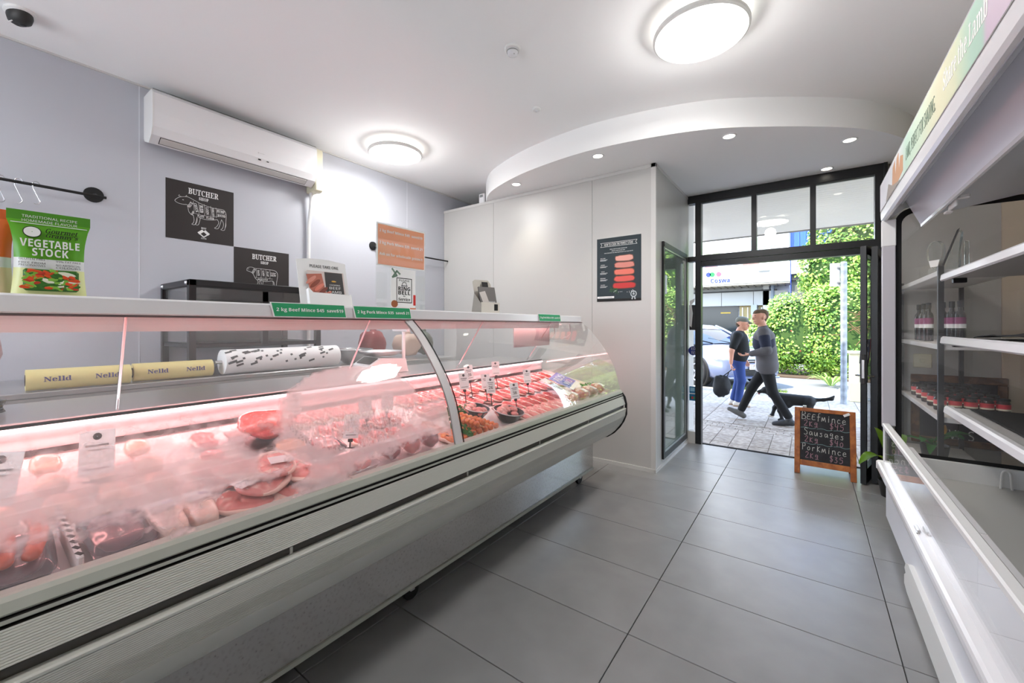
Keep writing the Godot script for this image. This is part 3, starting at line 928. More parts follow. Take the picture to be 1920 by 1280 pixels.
func fog_mat() -> StandardMaterial3D:
	# condensation on the inside of the first pane: misted belt, a dome of droplets, wiped and dripping places
	var W := 512
	var Hh := 160
	var im := Image.create(W, Hh, false, Image.FORMAT_RGBA8)
	var nz := noise(0.02, FastNoiseLite.TYPE_SIMPLEX_SMOOTH, 71, 4)
	var fine := noise(0.35, FastNoiseLite.TYPE_SIMPLEX, 72, 2)
	var prof := glass_profile()
	var d0 := CS
	var d1 := CM - 0.05
	# places wiped clear or run clear: d, y, half width, half height
	var clear := [[0.10, 0.84, 0.34, 0.125], [0.52, 0.885, 0.17, 0.065], [0.60, 0.975, 0.06, 0.03], [0.575, 1.05, 0.05, 0.04], [0.86, 0.985, 0.05, 0.035], [0.95, 0.86, 0.12, 0.05], [1.2, 0.87, 0.28, 0.06], [0.66, 0.93, 0.05, 0.04], [-0.3, 0.86, 0.3, 0.08]]
	for y in Hh:
		# uv.y runs over depth, uv.x over the profile: see sweep()
		pass
	for px in W:
		var d := d0 + (d1 - d0) * (px + 0.5) / W
		for py in Hh:
			var s := (py + 0.5) / Hh * (prof.size() - 1)
			var i := mini(int(s), prof.size() - 2)
			var q: Vector2 = prof[i].lerp(prof[i + 1], s - i)
			var yy := q.y
			var wob := nz.get_noise_2d(d * 900.0, yy * 1400.0)
			var topline := 1.09 + 0.03 * sin(d * 5.0) + 0.05 * wob
			var f := smoothstep(topline + 0.05, topline - 0.07, yy) * 0.86
			f *= 0.93 + 0.2 * nz.get_noise_2d(d * 500.0 + 50.0, yy * 500.0)
			var dome := Vector2((d - 0.93) / 0.30, (yy - 1.09) / 0.155).length()
			f = maxf(f, smoothstep(1.03, 0.93, dome + 0.05 * wob) * 0.82)
			for c in clear:
				var e := Vector2((d - c[0]) / c[2], (yy - c[1]) / c[3]).length() + 0.35 * wob
				f *= 1.0 - 0.93 * smoothstep(1.1, 0.6, e)
			# beads and runs at the lower half of the dome
			var drop := fine.get_noise_2d(px * 1.0, py * 1.0)
			var run := fine.get_noise_2d(px * 0.8, py * 0.08 + 200.0)
			if dome < 0.9 and yy < 1.12: f *= 1.0 - 0.6 * smoothstep(0.25, 0.45, maxf(drop, run)) * smoothstep(1.13, 1.0, yy)
			im.set_pixel(py * 0 + px, py, Color(0.95, 0.93, 0.93, clampf(f, 0.0, 1.0)))
	# the sheet's u follows the profile and v the depth
	var rot := Image.create(Hh, W, false, Image.FORMAT_RGBA8)
	for px in W:
		for py in Hh:
			rot.set_pixel(py, px, im.get_pixel(px, py))
	var m := std(Color(1, 1, 1), 0.8)
	m.albedo_texture = ImageTexture.create_from_image(rot)
	m.transparency = BaseMaterial3D.TRANSPARENCY_ALPHA
	m.texture_repeat = false
	m.backlight_enabled = true
	m.backlight = Color(0.9, 0.88, 0.88)
	return m

# ------------------------------------------------------------------ what lies in the counter
func on_deck(o: Node3D, x: float, d: float, lift := 0.0, yaw := 0.0, tilt := 0.0, roll := 0.0) -> Node3D:
	if x > -1.46: x -= 0.045
	var bs := Basis(Vector3.BACK, -0.209) * Basis(Vector3.UP, deg_to_rad(yaw)) * Basis(Vector3.RIGHT, deg_to_rad(tilt)) * Basis(Vector3.BACK, deg_to_rad(roll))
	o.transform = Transform3D(bs, p3(x, deck_y(x) + lift + 0.003, d))
	return o

# flat rounded piece: outline radius as a function of angle
func slab(rad: Callable, th: float, nz: FastNoiseLite, seg := 26) -> Geo:
	var rows := []
	for lv in [[0.0, 0.0], [0.5, 0.0], [0.85, 0.0], [1.0, 0.25], [1.03, 0.5], [1.0, 0.8], [0.88, 1.0], [0.6, 1.06], [0.3, 1.08], [0.0, 1.08]]:
		var ring := PackedVector3Array()
		for j in seg:
			var a := TAU * j / seg
			var r: float = rad.call(a) * lv[0]
			var w := nz.get_noise_2d(cos(a) * r * 900.0, sin(a) * r * 900.0) * th * (0.3 if lv[1] > 0.5 else 0.0)
			ring.append(Vector3(cos(a) * r, lv[1] * th + w, sin(a) * r))
		rows.append(ring)
	return Geo.new().grid(rows, true, false, true)

func chop_rad(a: float, s: float) -> float:
	return s * (0.085 + 0.02 * cos(a) + 0.018 * cos(2 * a + 0.6) - 0.012 * sin(3 * a))

func steak_rad(a: float, s: float) -> float:
	return s * (0.075 + 0.03 * cos(2 * a) + 0.008 * cos(3 * a + 1.0) + 0.006 * sin(5 * a))

func make_chop(label: String, group: String, nz: FastNoiseLite) -> Node3D:
	var t := thing("pork_chop", label, "meat", Vector3.ZERO, 0.0, group)
	put("lean", slab(func(a): return chop_rad(a, 0.80), 0.022, nz), M.pork, t)
	var path := []
	var rr := []
	for i in 17:
		var a := -1.5 + 3.4 * i / 16.0
		var r := chop_rad(a, 0.825)
		path.append(Vector3(cos(a) * r, 0.013, sin(a) * r))
		rr.append(0.004 + 0.007 * sin(PI * i / 16.0))
	put("fat_rim", Geo.new().tube(path, rr, 8), M.fat, t)
	put("bone", Geo.new().capsule([Vector3(-0.045, 0.014, 0.015), Vector3(-0.058, 0.015, -0.025)], 0.008, 8), M.fat, t)
	return t

func make_steak(called: String, m: Material, label: String, group: String, nz: FastNoiseLite, s: float) -> Node3D:
	var t := thing(called, label, "meat", Vector3.ZERO, 0.0, group)
	put("lean", slab(func(a): return steak_rad(a, s), 0.024, nz), m, t)
	var path := []
	var rr := []
	for i in 13:
		var a := 0.2 + 2.6 * i / 12.0
		var r := steak_rad(a, s)
		path.append(Vector3(cos(a) * r, 0.013, sin(a) * r))
		rr.append(0.003 + 0.006 * sin(PI * i / 12.0))
	put("fat_edge", Geo.new().tube(path, rr, 7), M.fat, t)
	return t

func make_fillet(nz: FastNoiseLite) -> Node3D:
	var t := thing("chicken_fillet", "pale chicken fillet lying behind the misted glass near the left edge", "meat", Vector3.ZERO, 0.0, "chicken fillets behind the misted pane")
	put("breast", Geo.new().lump(Vector3(0, 0.026, 0), Vector3(0.062, 0.026, 0.036), nz, 0.2, 18, 10, 0.9), M.chicken, t)
	put("tenderloin", Geo.new().lump(Vector3(0.008, 0.034, 0.022), Vector3(0.048, 0.016, 0.014), nz, 0.2, 12, 8), M.chicken, t)
	return t

func make_roast(called: String, label: String, m: Material, nz: FastNoiseLite, s: Vector3) -> Node3D:
	var t := thing(called, label, "meat")
	put("joint", Geo.new().lump(Vector3(0, s.y, 0), s, nz, 0.3, 20, 12, 0.85), m, t)
	put("fat_cap", Geo.new().lump(Vector3(-s.x * 0.15, s.y * 1.5, 0), Vector3(s.x * 0.7, s.y * 0.55, s.z * 0.8), nz, 0.4, 16, 8), M.fat, t)
	put("film_wrap", Geo.new().lump(Vector3(0, s.y, 0), s * 1.1, nz, 0.12, 20, 12, 0.8), M.film, t)
	put("price_label", Geo.new().rbox(Vector3(s.x * 0.35, s.y * 2.02, 0.0), Vector3(0.055, 0.001, 0.045), 0.0004, Basis(Vector3.BACK, -0.15)), M.paper, t)
	return t

func make_tag(label: String, price: String, hgt: float) -> Node3D:
	var t := thing("price_tag", label, "price tag", Vector3.ZERO, 0.0, "price tags in the counter")
	put("base", Geo.new().lathe_hard([Vector2(0.001, 0.004), Vector2(0.022, 0.004), Vector2(0.024, 0.0)], 18), M.matte_black, t)
	put("stem", Geo.new().tube([Vector3(0, 0.003, 0), Vector3(0, hgt - 0.03, 0)], 0.003, 7), M.matte_black, t)
	put("clip", Geo.new().rbox(Vector3(0, hgt - 0.028, 0), Vector3(0.02, 0.014, 0.008), 0.002), M.matte_black, t)
	var c := put("card", Geo.new().rbox(Vector3(0, hgt + 0.03, 0.004), Vector3(0.062, 0.1, 0.0012), 0.0004), M.paper, t)
	put("crest", Geo.new().lathe_hard([Vector2(0.001, 0.0006), Vector2(0.008, 0.0006), Vector2(0.008, 0.0)], 10, Vector3(0, hgt + 0.066, 0.0047), Basis(Vector3.RIGHT, PI / 2)), M.ink_black, c)
	put("print_line", Geo.new().box(Vector3(0, hgt + 0.046, 0.005), Vector3(0.04, 0.004, 0.0004)).box(Vector3(0, hgt + 0.036, 0.005), Vector3(0.03, 0.003, 0.0004)).box(Vector3(0, hgt - 0.006, 0.005), Vector3(0.042, 0.003, 0.0004)), std(Color(0.35, 0.35, 0.35), 0.7), c)
	if price: text(c, price, serif, M.ink_black, Vector3(0, hgt + 0.016, 0.005), 0.028)
	return t

func tray(x: float, d: float, sx: float, sz: float, yaw: float, label: String, m: Material, nz: FastNoiseLite, dark := true) -> Node3D:
	var t := thing("wrapped_tray", label, "meat tray")
	var g := Geo.new()
	var rows := []
	for lv in [[0.86, 0.0], [1.0, 0.03], [1.06, 0.034], [1.02, 0.032], [0.86, 0.006], [0.0, 0.006]]:
		var ring := PackedVector3Array()
		for j in 24:
			var a := TAU * j / 24
			ring.append(Vector3(Geo.spow(cos(a), 0.35) * sx * 0.5 * lv[0], lv[1], Geo.spow(sin(a), 0.35) * sz * 0.5 * lv[0]))
		rows.append(ring)
	g.grid(rows, true, false, true)
	put("tray", g, M.tray_black if dark else M.white, t)
	put("meat", Geo.new().lump(Vector3(0, 0.029, 0), Vector3(sx * 0.42, 0.016, sz * 0.41), nz, 0.2, 22, 8, 0.6), m, t)
	# stretched film with creases
	var fr := []
	for i in 9:
		var row := PackedVector3Array()
		for j in 13:
			var u := i / 8.0 * 2 - 1
			var w := j / 12.0 * 2 - 1
			var edge := maxf(absf(u), absf(w))
			row.append(Vector3(u * sx * 0.53, 0.046 - 0.013 * smoothstep(0.75, 1.0, edge) + 0.0025 * nz.get_noise_2d(u * 400 + w * 60, w * 90), w * sz * 0.53))
		fr.append(row)
	put("film", Geo.new().grid(fr, false, false, true), M.film, t)
	on_deck(t, x, d, 0.0, yaw)
	return t

func build_meat() -> void:
	var nz := noise(0.09, FastNoiseLite.TYPE_SIMPLEX_SMOOTH, 51, 2)
	var rng := RandomNumberGenerator.new()
	rng.seed = 9
	# --- first bay, from the left: sausages over two dark wrapped trays
	tray(-1.435, 0.265, 0.185, 0.125, 4, "dark liver tray under creased cling film beside the striped divider", M.kidney, nz)
	tray(-1.44, 0.095, 0.19, 0.115, -2, "dark tray under shiny film below the thick sausages", M.kidney, nz)
	tray(-1.44, -0.06, 0.19, 0.13, 3, "dark film-wrapped tray at the picture's left edge", M.kidney, nz)
	var s0 := thing("sausage", "thick pink sausage leaning at the bottom left of the counter", "sausage", Vector3.ZERO, 0, "thick sausages at the left")
	put("casing", Geo.new().capsule([Vector3(-0.08, 0.0, 0.008), Vector3(-0.04, 0.004, 0.0), Vector3(0.0, 0.006, -0.003), Vector3(0.045, 0.003, 0.0), Vector3(0.085, 0.0, 0.008)], 0.0165, 12), M.sausage, s0)
	put("tied_end", Geo.new().capsule([Vector3(-0.095, 0.0, 0.01), Vector3(-0.108, -0.002, 0.013)], 0.006, 8), M.sausage, s0)
	on_deck(s0, -1.45, 0.075, 0.072, 4)
	for q in [[-1.45, 0.128, 0.072, -5], [-1.45, 0.028, 0.072, 6], [-1.47, -0.02, 0.072, 4], [-1.50, 0.05, 0.106, 10]]:
		on_deck(copy(s0), q[0], q[1], q[2], q[3])
	var dv := thing("striped_divider", "white divider strip with black print between the dark trays", "divider")
	put("blade", Geo.new().rbox(Vector3(0, 0.028, 0), Vector3(0.31, 0.056, 0.012), 0.003), M.paper, dv)
	var dp := Geo.new()
	for i in 11:
		dp.box(Vector3(-0.14 + 0.028 * i, 0.0565, 0), Vector3(0.017, 0.0008, 0.008), Basis(Vector3.UP, 0.5))
	put("print", dp, M.ink_black, dv)
	on_deck(dv, -1.53, 0.178, 0.0, 2)
	# --- chicken behind the mist
	var ck := make_fillet(nz)
	ck.scale = Vector3.ONE
	on_deck(ck, -1.66, -0.14, 0.008, 4)
	for i in 6:
		for j in 3:
			if i == 0 and j == 0: continue
			on_deck(copy(ck), -1.66 - 0.14 * j, -0.14 + 0.108 * i, 0.008, rng.randf_range(-7, 7))
	# --- pale wrapped belly slabs
	for q in [[-1.41, 0.362, 4, "pale pork belly slab with blue price label beside the dark tray"], [-1.41, 0.44, -3, "pale pork belly slab between labelled slab and pork chops"]]:
		var b := thing("pork_belly", q[3], "meat")
		put("slab", Geo.new().lump(Vector3(0, 0.026, 0), Vector3(0.085, 0.026, 0.036), nz, 0.15, 20, 9, 0.5), M.fat, b)
		put("lean_streak", Geo.new().lump(Vector3(0, 0.032, 0.010), Vector3(0.078, 0.02, 0.012), nz, 0.3, 14, 8, 0.6), M.pork, b)
		put("price_label", Geo.new().rbox(Vector3(-0.035, 0.058, 0.0), Vector3(0.05, 0.001, 0.06), 0.0004), M.paper, b)
		put("blue_print", Geo.new().box(Vector3(-0.04, 0.0588, -0.012), Vector3(0.012, 0.0003, 0.022)), std(Color(0.4, 0.45, 0.8), 0.6), b)
		on_deck(b, q[0], q[1], 0.006, q[2])
	# --- pork chops
	var ch := make_chop("pink pork chop with white fat rim in the heaped pile of chops", "pork chops piled in the first bay", nz)
	on_deck(ch, -1.47, 0.545, 0.002, 30)
	for q in [[-1.47, 0.70, 0.002, -20], [-1.47, 0.845, 0.002, 80], [-1.625, 0.54, 0.002, 150], [-1.62, 0.675, 0.002, 60], [-1.475, 0.61, 0.032, 95], [-1.48, 0.765, 0.032, 10], [-1.60, 0.555, 0.033, 200], [-1.60, 0.71, 0.033, 40], [-1.50, 0.66, 0.063, 130], [-1.56, 0.58, 0.064, 20]]:
		on_deck(copy(ch), q[0], q[1], q[2], q[3])
	for q in [[-1.475, 0.57, 0.066, 20, "white price slip lying on the left of the pork chop pile"], [-1.50, 0.69, 0.098, -10, "white price slip lying on the middle of the chop pile"]]:
		on_deck(solo("price_slip", Geo.new().rbox(Vector3.ZERO, Vector3(0.05, 0.001, 0.075), 0.0004), M.paper, q[4], "price slip"), q[0], q[1], q[2], q[3])
	# --- tub with an orange top, red mince behind it
	var tb := thing("round_tub", "low round tub with a bright orange top behind the chops", "tub")
	put("bowl", Geo.new().lathe([Vector2(0.001, 0.0), Vector2(0.04, 0.0), Vector2(0.052, 0.03), Vector2(0.054, 0.045)], 24), M.white, tb)
	put("orange_fill", Geo.new().lathe([Vector2(0.053, 0.043), Vector2(0.035, 0.054), Vector2(0.001, 0.058)], 24), std(Color(0.93, 0.56, 0.16), 0.4), tb)
	on_deck(tb, -1.70, 0.815, 0.0)
	var mi := thing("mince_heap", "bright red heap of mince behind the misted glass", "mince")
	put("mince", Geo.new().lump(Vector3(0, 0.065, 0), Vector3(0.10, 0.045, 0.11), nz, 0.35, 26, 14, 0.9), M.mince, mi)
	put("tray", Geo.new().rbox(Vector3(0, 0.006, 0), Vector3(0.23, 0.012, 0.25), 0.004), M.tray_black, mi)
	on_deck(mi, -1.86, 0.80, 0.012)
	# --- rest of the first bay
	tray(-1.43, 0.965, 0.15, 0.13, 3, "pale tray of wrapped lamb pieces in front of the white tag", M.pork, nz, false)
	on_deck(make_roast("wrapped_roast", "film-wrapped veined roast, left of the three beside the glass post", M.beef_dark, nz, Vector3(0.06, 0.034, 0.042)), -1.42, 1.115, 0.012, 6)
	on_deck(make_roast("wrapped_roast", "pale film-wrapped rolled roast, middle of the three beside the post", M.pork, nz, Vector3(0.066, 0.038, 0.042)), -1.42, 1.225, 0.012, -6)
	on_deck(make_roast("wrapped_roast", "dark red wrapped roast touching the white glass post", M.beef_dark, nz, Vector3(0.06, 0.036, 0.042)), -1.42, 1.335, 0.012, 6)
	var bk := make_steak("beef_steak", M.beef, "red beef steak lying in the shaded back rows of the first bay", "steaks at the back of the first bay", nz, 0.68)
	on_deck(bk, -1.63, 1.10, 0.0, 0)
	for q in [[-1.63, 1.19], [-1.63, 1.28], [-1.63, 1.37], [-1.79, 1.02], [-1.80, 1.11], [-1.80, 1.20], [-1.80, 1.29], [-1.80, 1.38], [-1.97, 0.99], [-1.98, 1.08], [-1.98, 1.17], [-1.98, 1.26], [-1.98, 1.35], [-1.78, 0.58], [-1.95, 0.60]]:
		on_deck(copy(bk), q[0], q[1], 0.0, rng.randf_range(-5, 5))
	tray(-1.655, 0.94, 0.13, 0.13, -4, "tray of rose-pink diced meat behind the white tag", M.mince, nz)
	# --- second bay
	var st := make_steak("rump_steak", M.beef, "bright red steak in the open rows of the right-hand bay", "steaks in rows in the right-hand bay", nz, 0.76)
	on_deck(st, -1.97, 1.60, 0.0, 0)
	for r in [[-1.97, 1.70, 3.3], [-1.78, 1.62, 3.3], [-1.59, 2.10, 2.72]]:
		var d: float = r[1]
		while d < r[2]:
			on_deck(copy(st), r[0] + rng.randf_range(-0.004, 0.004), d, 0.0, rng.randf_range(-6, 6))
			d += 0.1
	var cu := make_steak("veal_cutlet", M.pork, "pink flat cutlet by the front rail right of the bowls", "cutlets at the front of the right-hand bay", nz, 0.70)
	on_deck(cu, -1.415, 2.10, 0.0, 0)
	for d in [2.19, 2.28, 2.37, 2.46, 2.55, 2.64]:
		on_deck(copy(cu), -1.415, d, 0.0, rng.randf_range(-6, 6))
	on_deck(make_roast("lamb_shank", "film-wrapped meat piece at the front rail beside the white leaflet", M.pork, nz, Vector3(0.06, 0.03, 0.07)), -1.42, 2.77, 0.01, 12)
	on_deck(make_roast("lamb_shank", "film-wrapped red meat pack below the purple leaflet", M.beef, nz, Vector3(0.065, 0.032, 0.07)), -1.42, 2.94, 0.01, -8)
	on_deck(make_roast("lamb_shank", "film-wrapped red meat pack near the counter's far end", M.beef_dark, nz, Vector3(0.065, 0.032, 0.06)), -1.42, 3.10, 0.01, 8)
	on_deck(make_roast("lamb_shank", "crumpled film-wrapped pack in the far front corner of the counter", M.beef, nz, Vector3(0.06, 0.035, 0.055)), -1.42, 3.26, 0.01, 0)
	for q in [[-1.60, 1.835, 0.08, "black bowl of diced meat set further back from the rail"], [-1.475, 1.985, 0.095, "wide black bowl of marinated meat close to the rail"]]:
		var bo := thing("black_bowl", q[3], "bowl")
		var R: float = q[2]
		put("bowl", Geo.new().lathe([Vector2(0.001, 0.0), Vector2(R * 0.5, 0.0), Vector2(R * 0.62, 0.012), Vector2(R * 0.95, 0.06), Vector2(R, 0.064), Vector2(R * 0.96, 0.062), Vector2(R * 0.6, 0.02), Vector2(0.001, 0.014)], 32), M.tray_black, bo)
		put("rim", Geo.new().tube(ring(R * 0.99, 0.064, 32), 0.003, 6, false), M.steel, bo)
		var mg := Geo.new()
		for i in 16:
			var a := rng.randf() * TAU
			var r := sqrt(rng.randf()) * R * 0.72
			mg.lump(Vector3(cos(a) * r, 0.048 + rng.randf() * 0.014, sin(a) * r), Vector3(0.026, 0.018, 0.022), nz, 0.4, 10, 7)
		put("diced_meat", mg, M.pork if R < 0.1 else M.chicken, bo)
		on_deck(bo, q[0], q[1], 0.0)
	# skewers
	var sk := thing("meat_skewer", "orange marinated meat skewer in the row beside the bowls", "skewer", Vector3.ZERO, 0, "orange skewers by the post")
	var sg := Geo.new()
	for i in 6:
		sg.lump(Vector3(-0.07 + 0.027 * i, 0.02, 0.002 * (i % 2)), Vector3(0.016, 0.018, 0.019), nz, 0.45, 12, 8, 0.8)
	put("meat_chunks", sg, M.marinade, sk)
	put("stick", Geo.new().tube([Vector3(-0.1, 0.02, 0), Vector3(0.105, 0.02, 0)], 0.002, 6), std(Color(0.85, 0.72, 0.5), 0.6), sk)
	on_deck(sk, -1.48, 1.60, 0.004, 12)
	for q in [[-1.48, 1.647, 0.004, 12], [-1.48, 1.694, 0.004, 12], [-1.48, 1.741, 0.004, 12], [-1.48, 1.788, 0.004, 12], [-1.48, 1.625, 0.044, 12], [-1.48, 1.672, 0.044, 12]]:
		on_deck(copy(sk), q[0], q[1], q[2], q[3])
	var gb := make_steak("brown_cutlet", M.marinade, "brown seasoned cutlet in the front corner beside the glass post", "seasoned cutlets by the post", nz, 0.62)
	on_deck(gb, -1.42, 1.465, 0.0, 0)
	for q in [[-1.42, 1.535], [-1.605, 1.49]]:
		on_deck(copy(gb), q[0], q[1], 0.0, rng.randf_range(-5, 5))
	for q in [[-1.475, 1.565, 6, 0.18, "green plastic parsley strip between the skewers and cutlets"], [-1.535, 3.2, 85, 0.2, "green plastic parsley strip at the far end by the rail"], [-1.645, 1.70, 80, 0.18, "green plastic parsley strip behind the skewers"]]:
		var gs := thing("parsley_strip", q[4], "garnish")
		put("strip", Geo.new().rbox(Vector3(0, 0.012, 0), Vector3(q[3], 0.024, 0.004), 0.001), M.garnish, gs)
		var lf := Geo.new()
		for i in 60:
			var x := rng.randf_range(-0.5, 0.5) * float(q[3])
			var y := rng.randf_range(0.018, 0.046)
			var c := Vector3(x, y, rng.randf_range(-0.014, 0.014))
			var b2 := Basis(Vector3(rng.randf() - 0.5, rng.randf() - 0.5, rng.randf() - 0.5).normalized(), rng.randf() * 3.0)
			lf.tri(c, c + b2 * Vector3(0.014, 0.003, 0), c + b2 * Vector3(0.005, 0.013, 0.002))
			lf.tri(c, c + b2 * Vector3(0.005, 0.013, 0.002), c + b2 * Vector3(-0.009, 0.01, 0))
		put("leaflets", lf, M.garnish, gs)
		on_deck(gs, q[0], q[1], 0.02, q[2])
	# leaflets and packs at the far end
	var pl := thing("purple_leaflet", "blue and purple printed leaflet lying over the meat at the far end", "leaflet")
	put("sheet", Geo.new().box(Vector3.ZERO, Vector3(0.21, 0.001, 0.30)), std(Color(0.56, 0.55, 0.86), 0.4), pl)
	put("white_margin", Geo.new().box(Vector3(0.088, 0.001, 0), Vector3(0.034, 0.0004, 0.30)), M.paper, pl)
	put("blue_patch", Geo.new().box(Vector3(0.03, 0.001, 0.06), Vector3(0.07, 0.0004, 0.09), Basis(Vector3.UP, 0.3)), std(Color(0.2, 0.3, 0.75), 0.4), pl)
	put("magenta_patch", Geo.new().box(Vector3(0.03, 0.001, -0.06), Vector3(0.06, 0.0004, 0.1), Basis(Vector3.UP, -0.2)), std(Color(0.62, 0.35, 0.75), 0.4), pl)
	var flat := Basis(Vector3(0, 0, -1), Vector3(-1, 0, 0), Vector3(0, 1, 0))
	text(pl, "ADS", sans, M.ink_white, Vector3(-0.05, 0.0015, 0.0), 0.22, 0.06, flat)
	text(pl, "WO", sans, M.ink_white, Vector3(0.03, 0.0015, 0.0), 0.16, 0.05, flat)
	on_deck(pl, -1.60, 2.93, 0.10, 18, 0, -10)
	var wl := thing("white_leaflet", "white and grey printed card propped left of the purple leaflet", "leaflet")
	put("sheet", Geo.new().box(Vector3.ZERO, Vector3(0.24, 0.001, 0.1)), M.paper, wl)
	put("green_edge", Geo.new().box(Vector3(-0.01, 0.001, -0.046), Vector3(0.2, 0.0004, 0.008)), std(Color(0.45, 0.62, 0.45), 0.5), wl)
	put("picture", Geo.new().box(Vector3(0.0, 0.001, 0.005), Vector3(0.1, 0.0004, 0.06)), std(Color(0.6, 0.62, 0.64), 0.5), wl)
	text(wl, "lamb", sans, std(Color(0.75, 0.3, 0.3), 0.6), Vector3(-0.05, 0.0016, 0), 0.06, 0.02, flat)
	on_deck(wl, -1.54, 2.69, 0.10, 10, 0, -14)
	# tags
	for q in [[-1.80, 2.04, 0.13, "26", "white price tag at the back left of the right-hand bay"], [-1.70, 1.87, 0.12, "", "white price tag just right of the glass post"], [-1.69, 2.06, 0.10, "", "white price tag half hidden behind the tag over the wide bowl"], [-1.62, 2.02, 0.10, "26", "tall white price tag standing before the wide black bowl"], [-1.50, 2.125, 0.09, "38", "white price tag between the wide bowl and the cutlets"], [-1.84, 2.36, 0.12, "", "tilted white price tag above the red steaks"], [-1.66, 2.5, 0.1, "", "narrow white price tag left of the white leaflet"], [-1.57, 1.0, 0.06, "", "white tag showing through a wiped spot of the misted pane"], [-1.90, 0.93, 0.06, "", "faint white tag high behind the misted pane"], [-1.76, 0.27, 0.035, "", "large faint white card in the mist near the chicken"], [-1.66, 0.06, 0.05, "", "white handwritten card at the left edge of the counter"], [-1.74, 1.2, 0.05, "", "faint white tag in the mist left of the glass post"], [-1.76, 1.33, 0.06, "", "faint white tag nearest the post behind the mist"]]:
		var tg := make_tag(q[4], q[3], q[2])
		tg.transform = Transform3D(Basis(Vector3.UP, deg_to_rad(62)) * Basis(Vector3.RIGHT, deg_to_rad(-14)) * Basis(Vector3.BACK, rng.randf_range(-0.1, 0.1)), p3(q[0], deck_y(q[0]) + 0.036, q[1]))
		if q[1] == 0.27 or q[1] == 0.06: tg.scale = Vector3.ONE * 1.35

func ring(r: float, y: float, n: int) -> Array:
	var out := []
	for i in n + 1:
		out.append(Vector3(cos(TAU * i / n) * r, y, sin(TAU * i / n) * r))
	return out

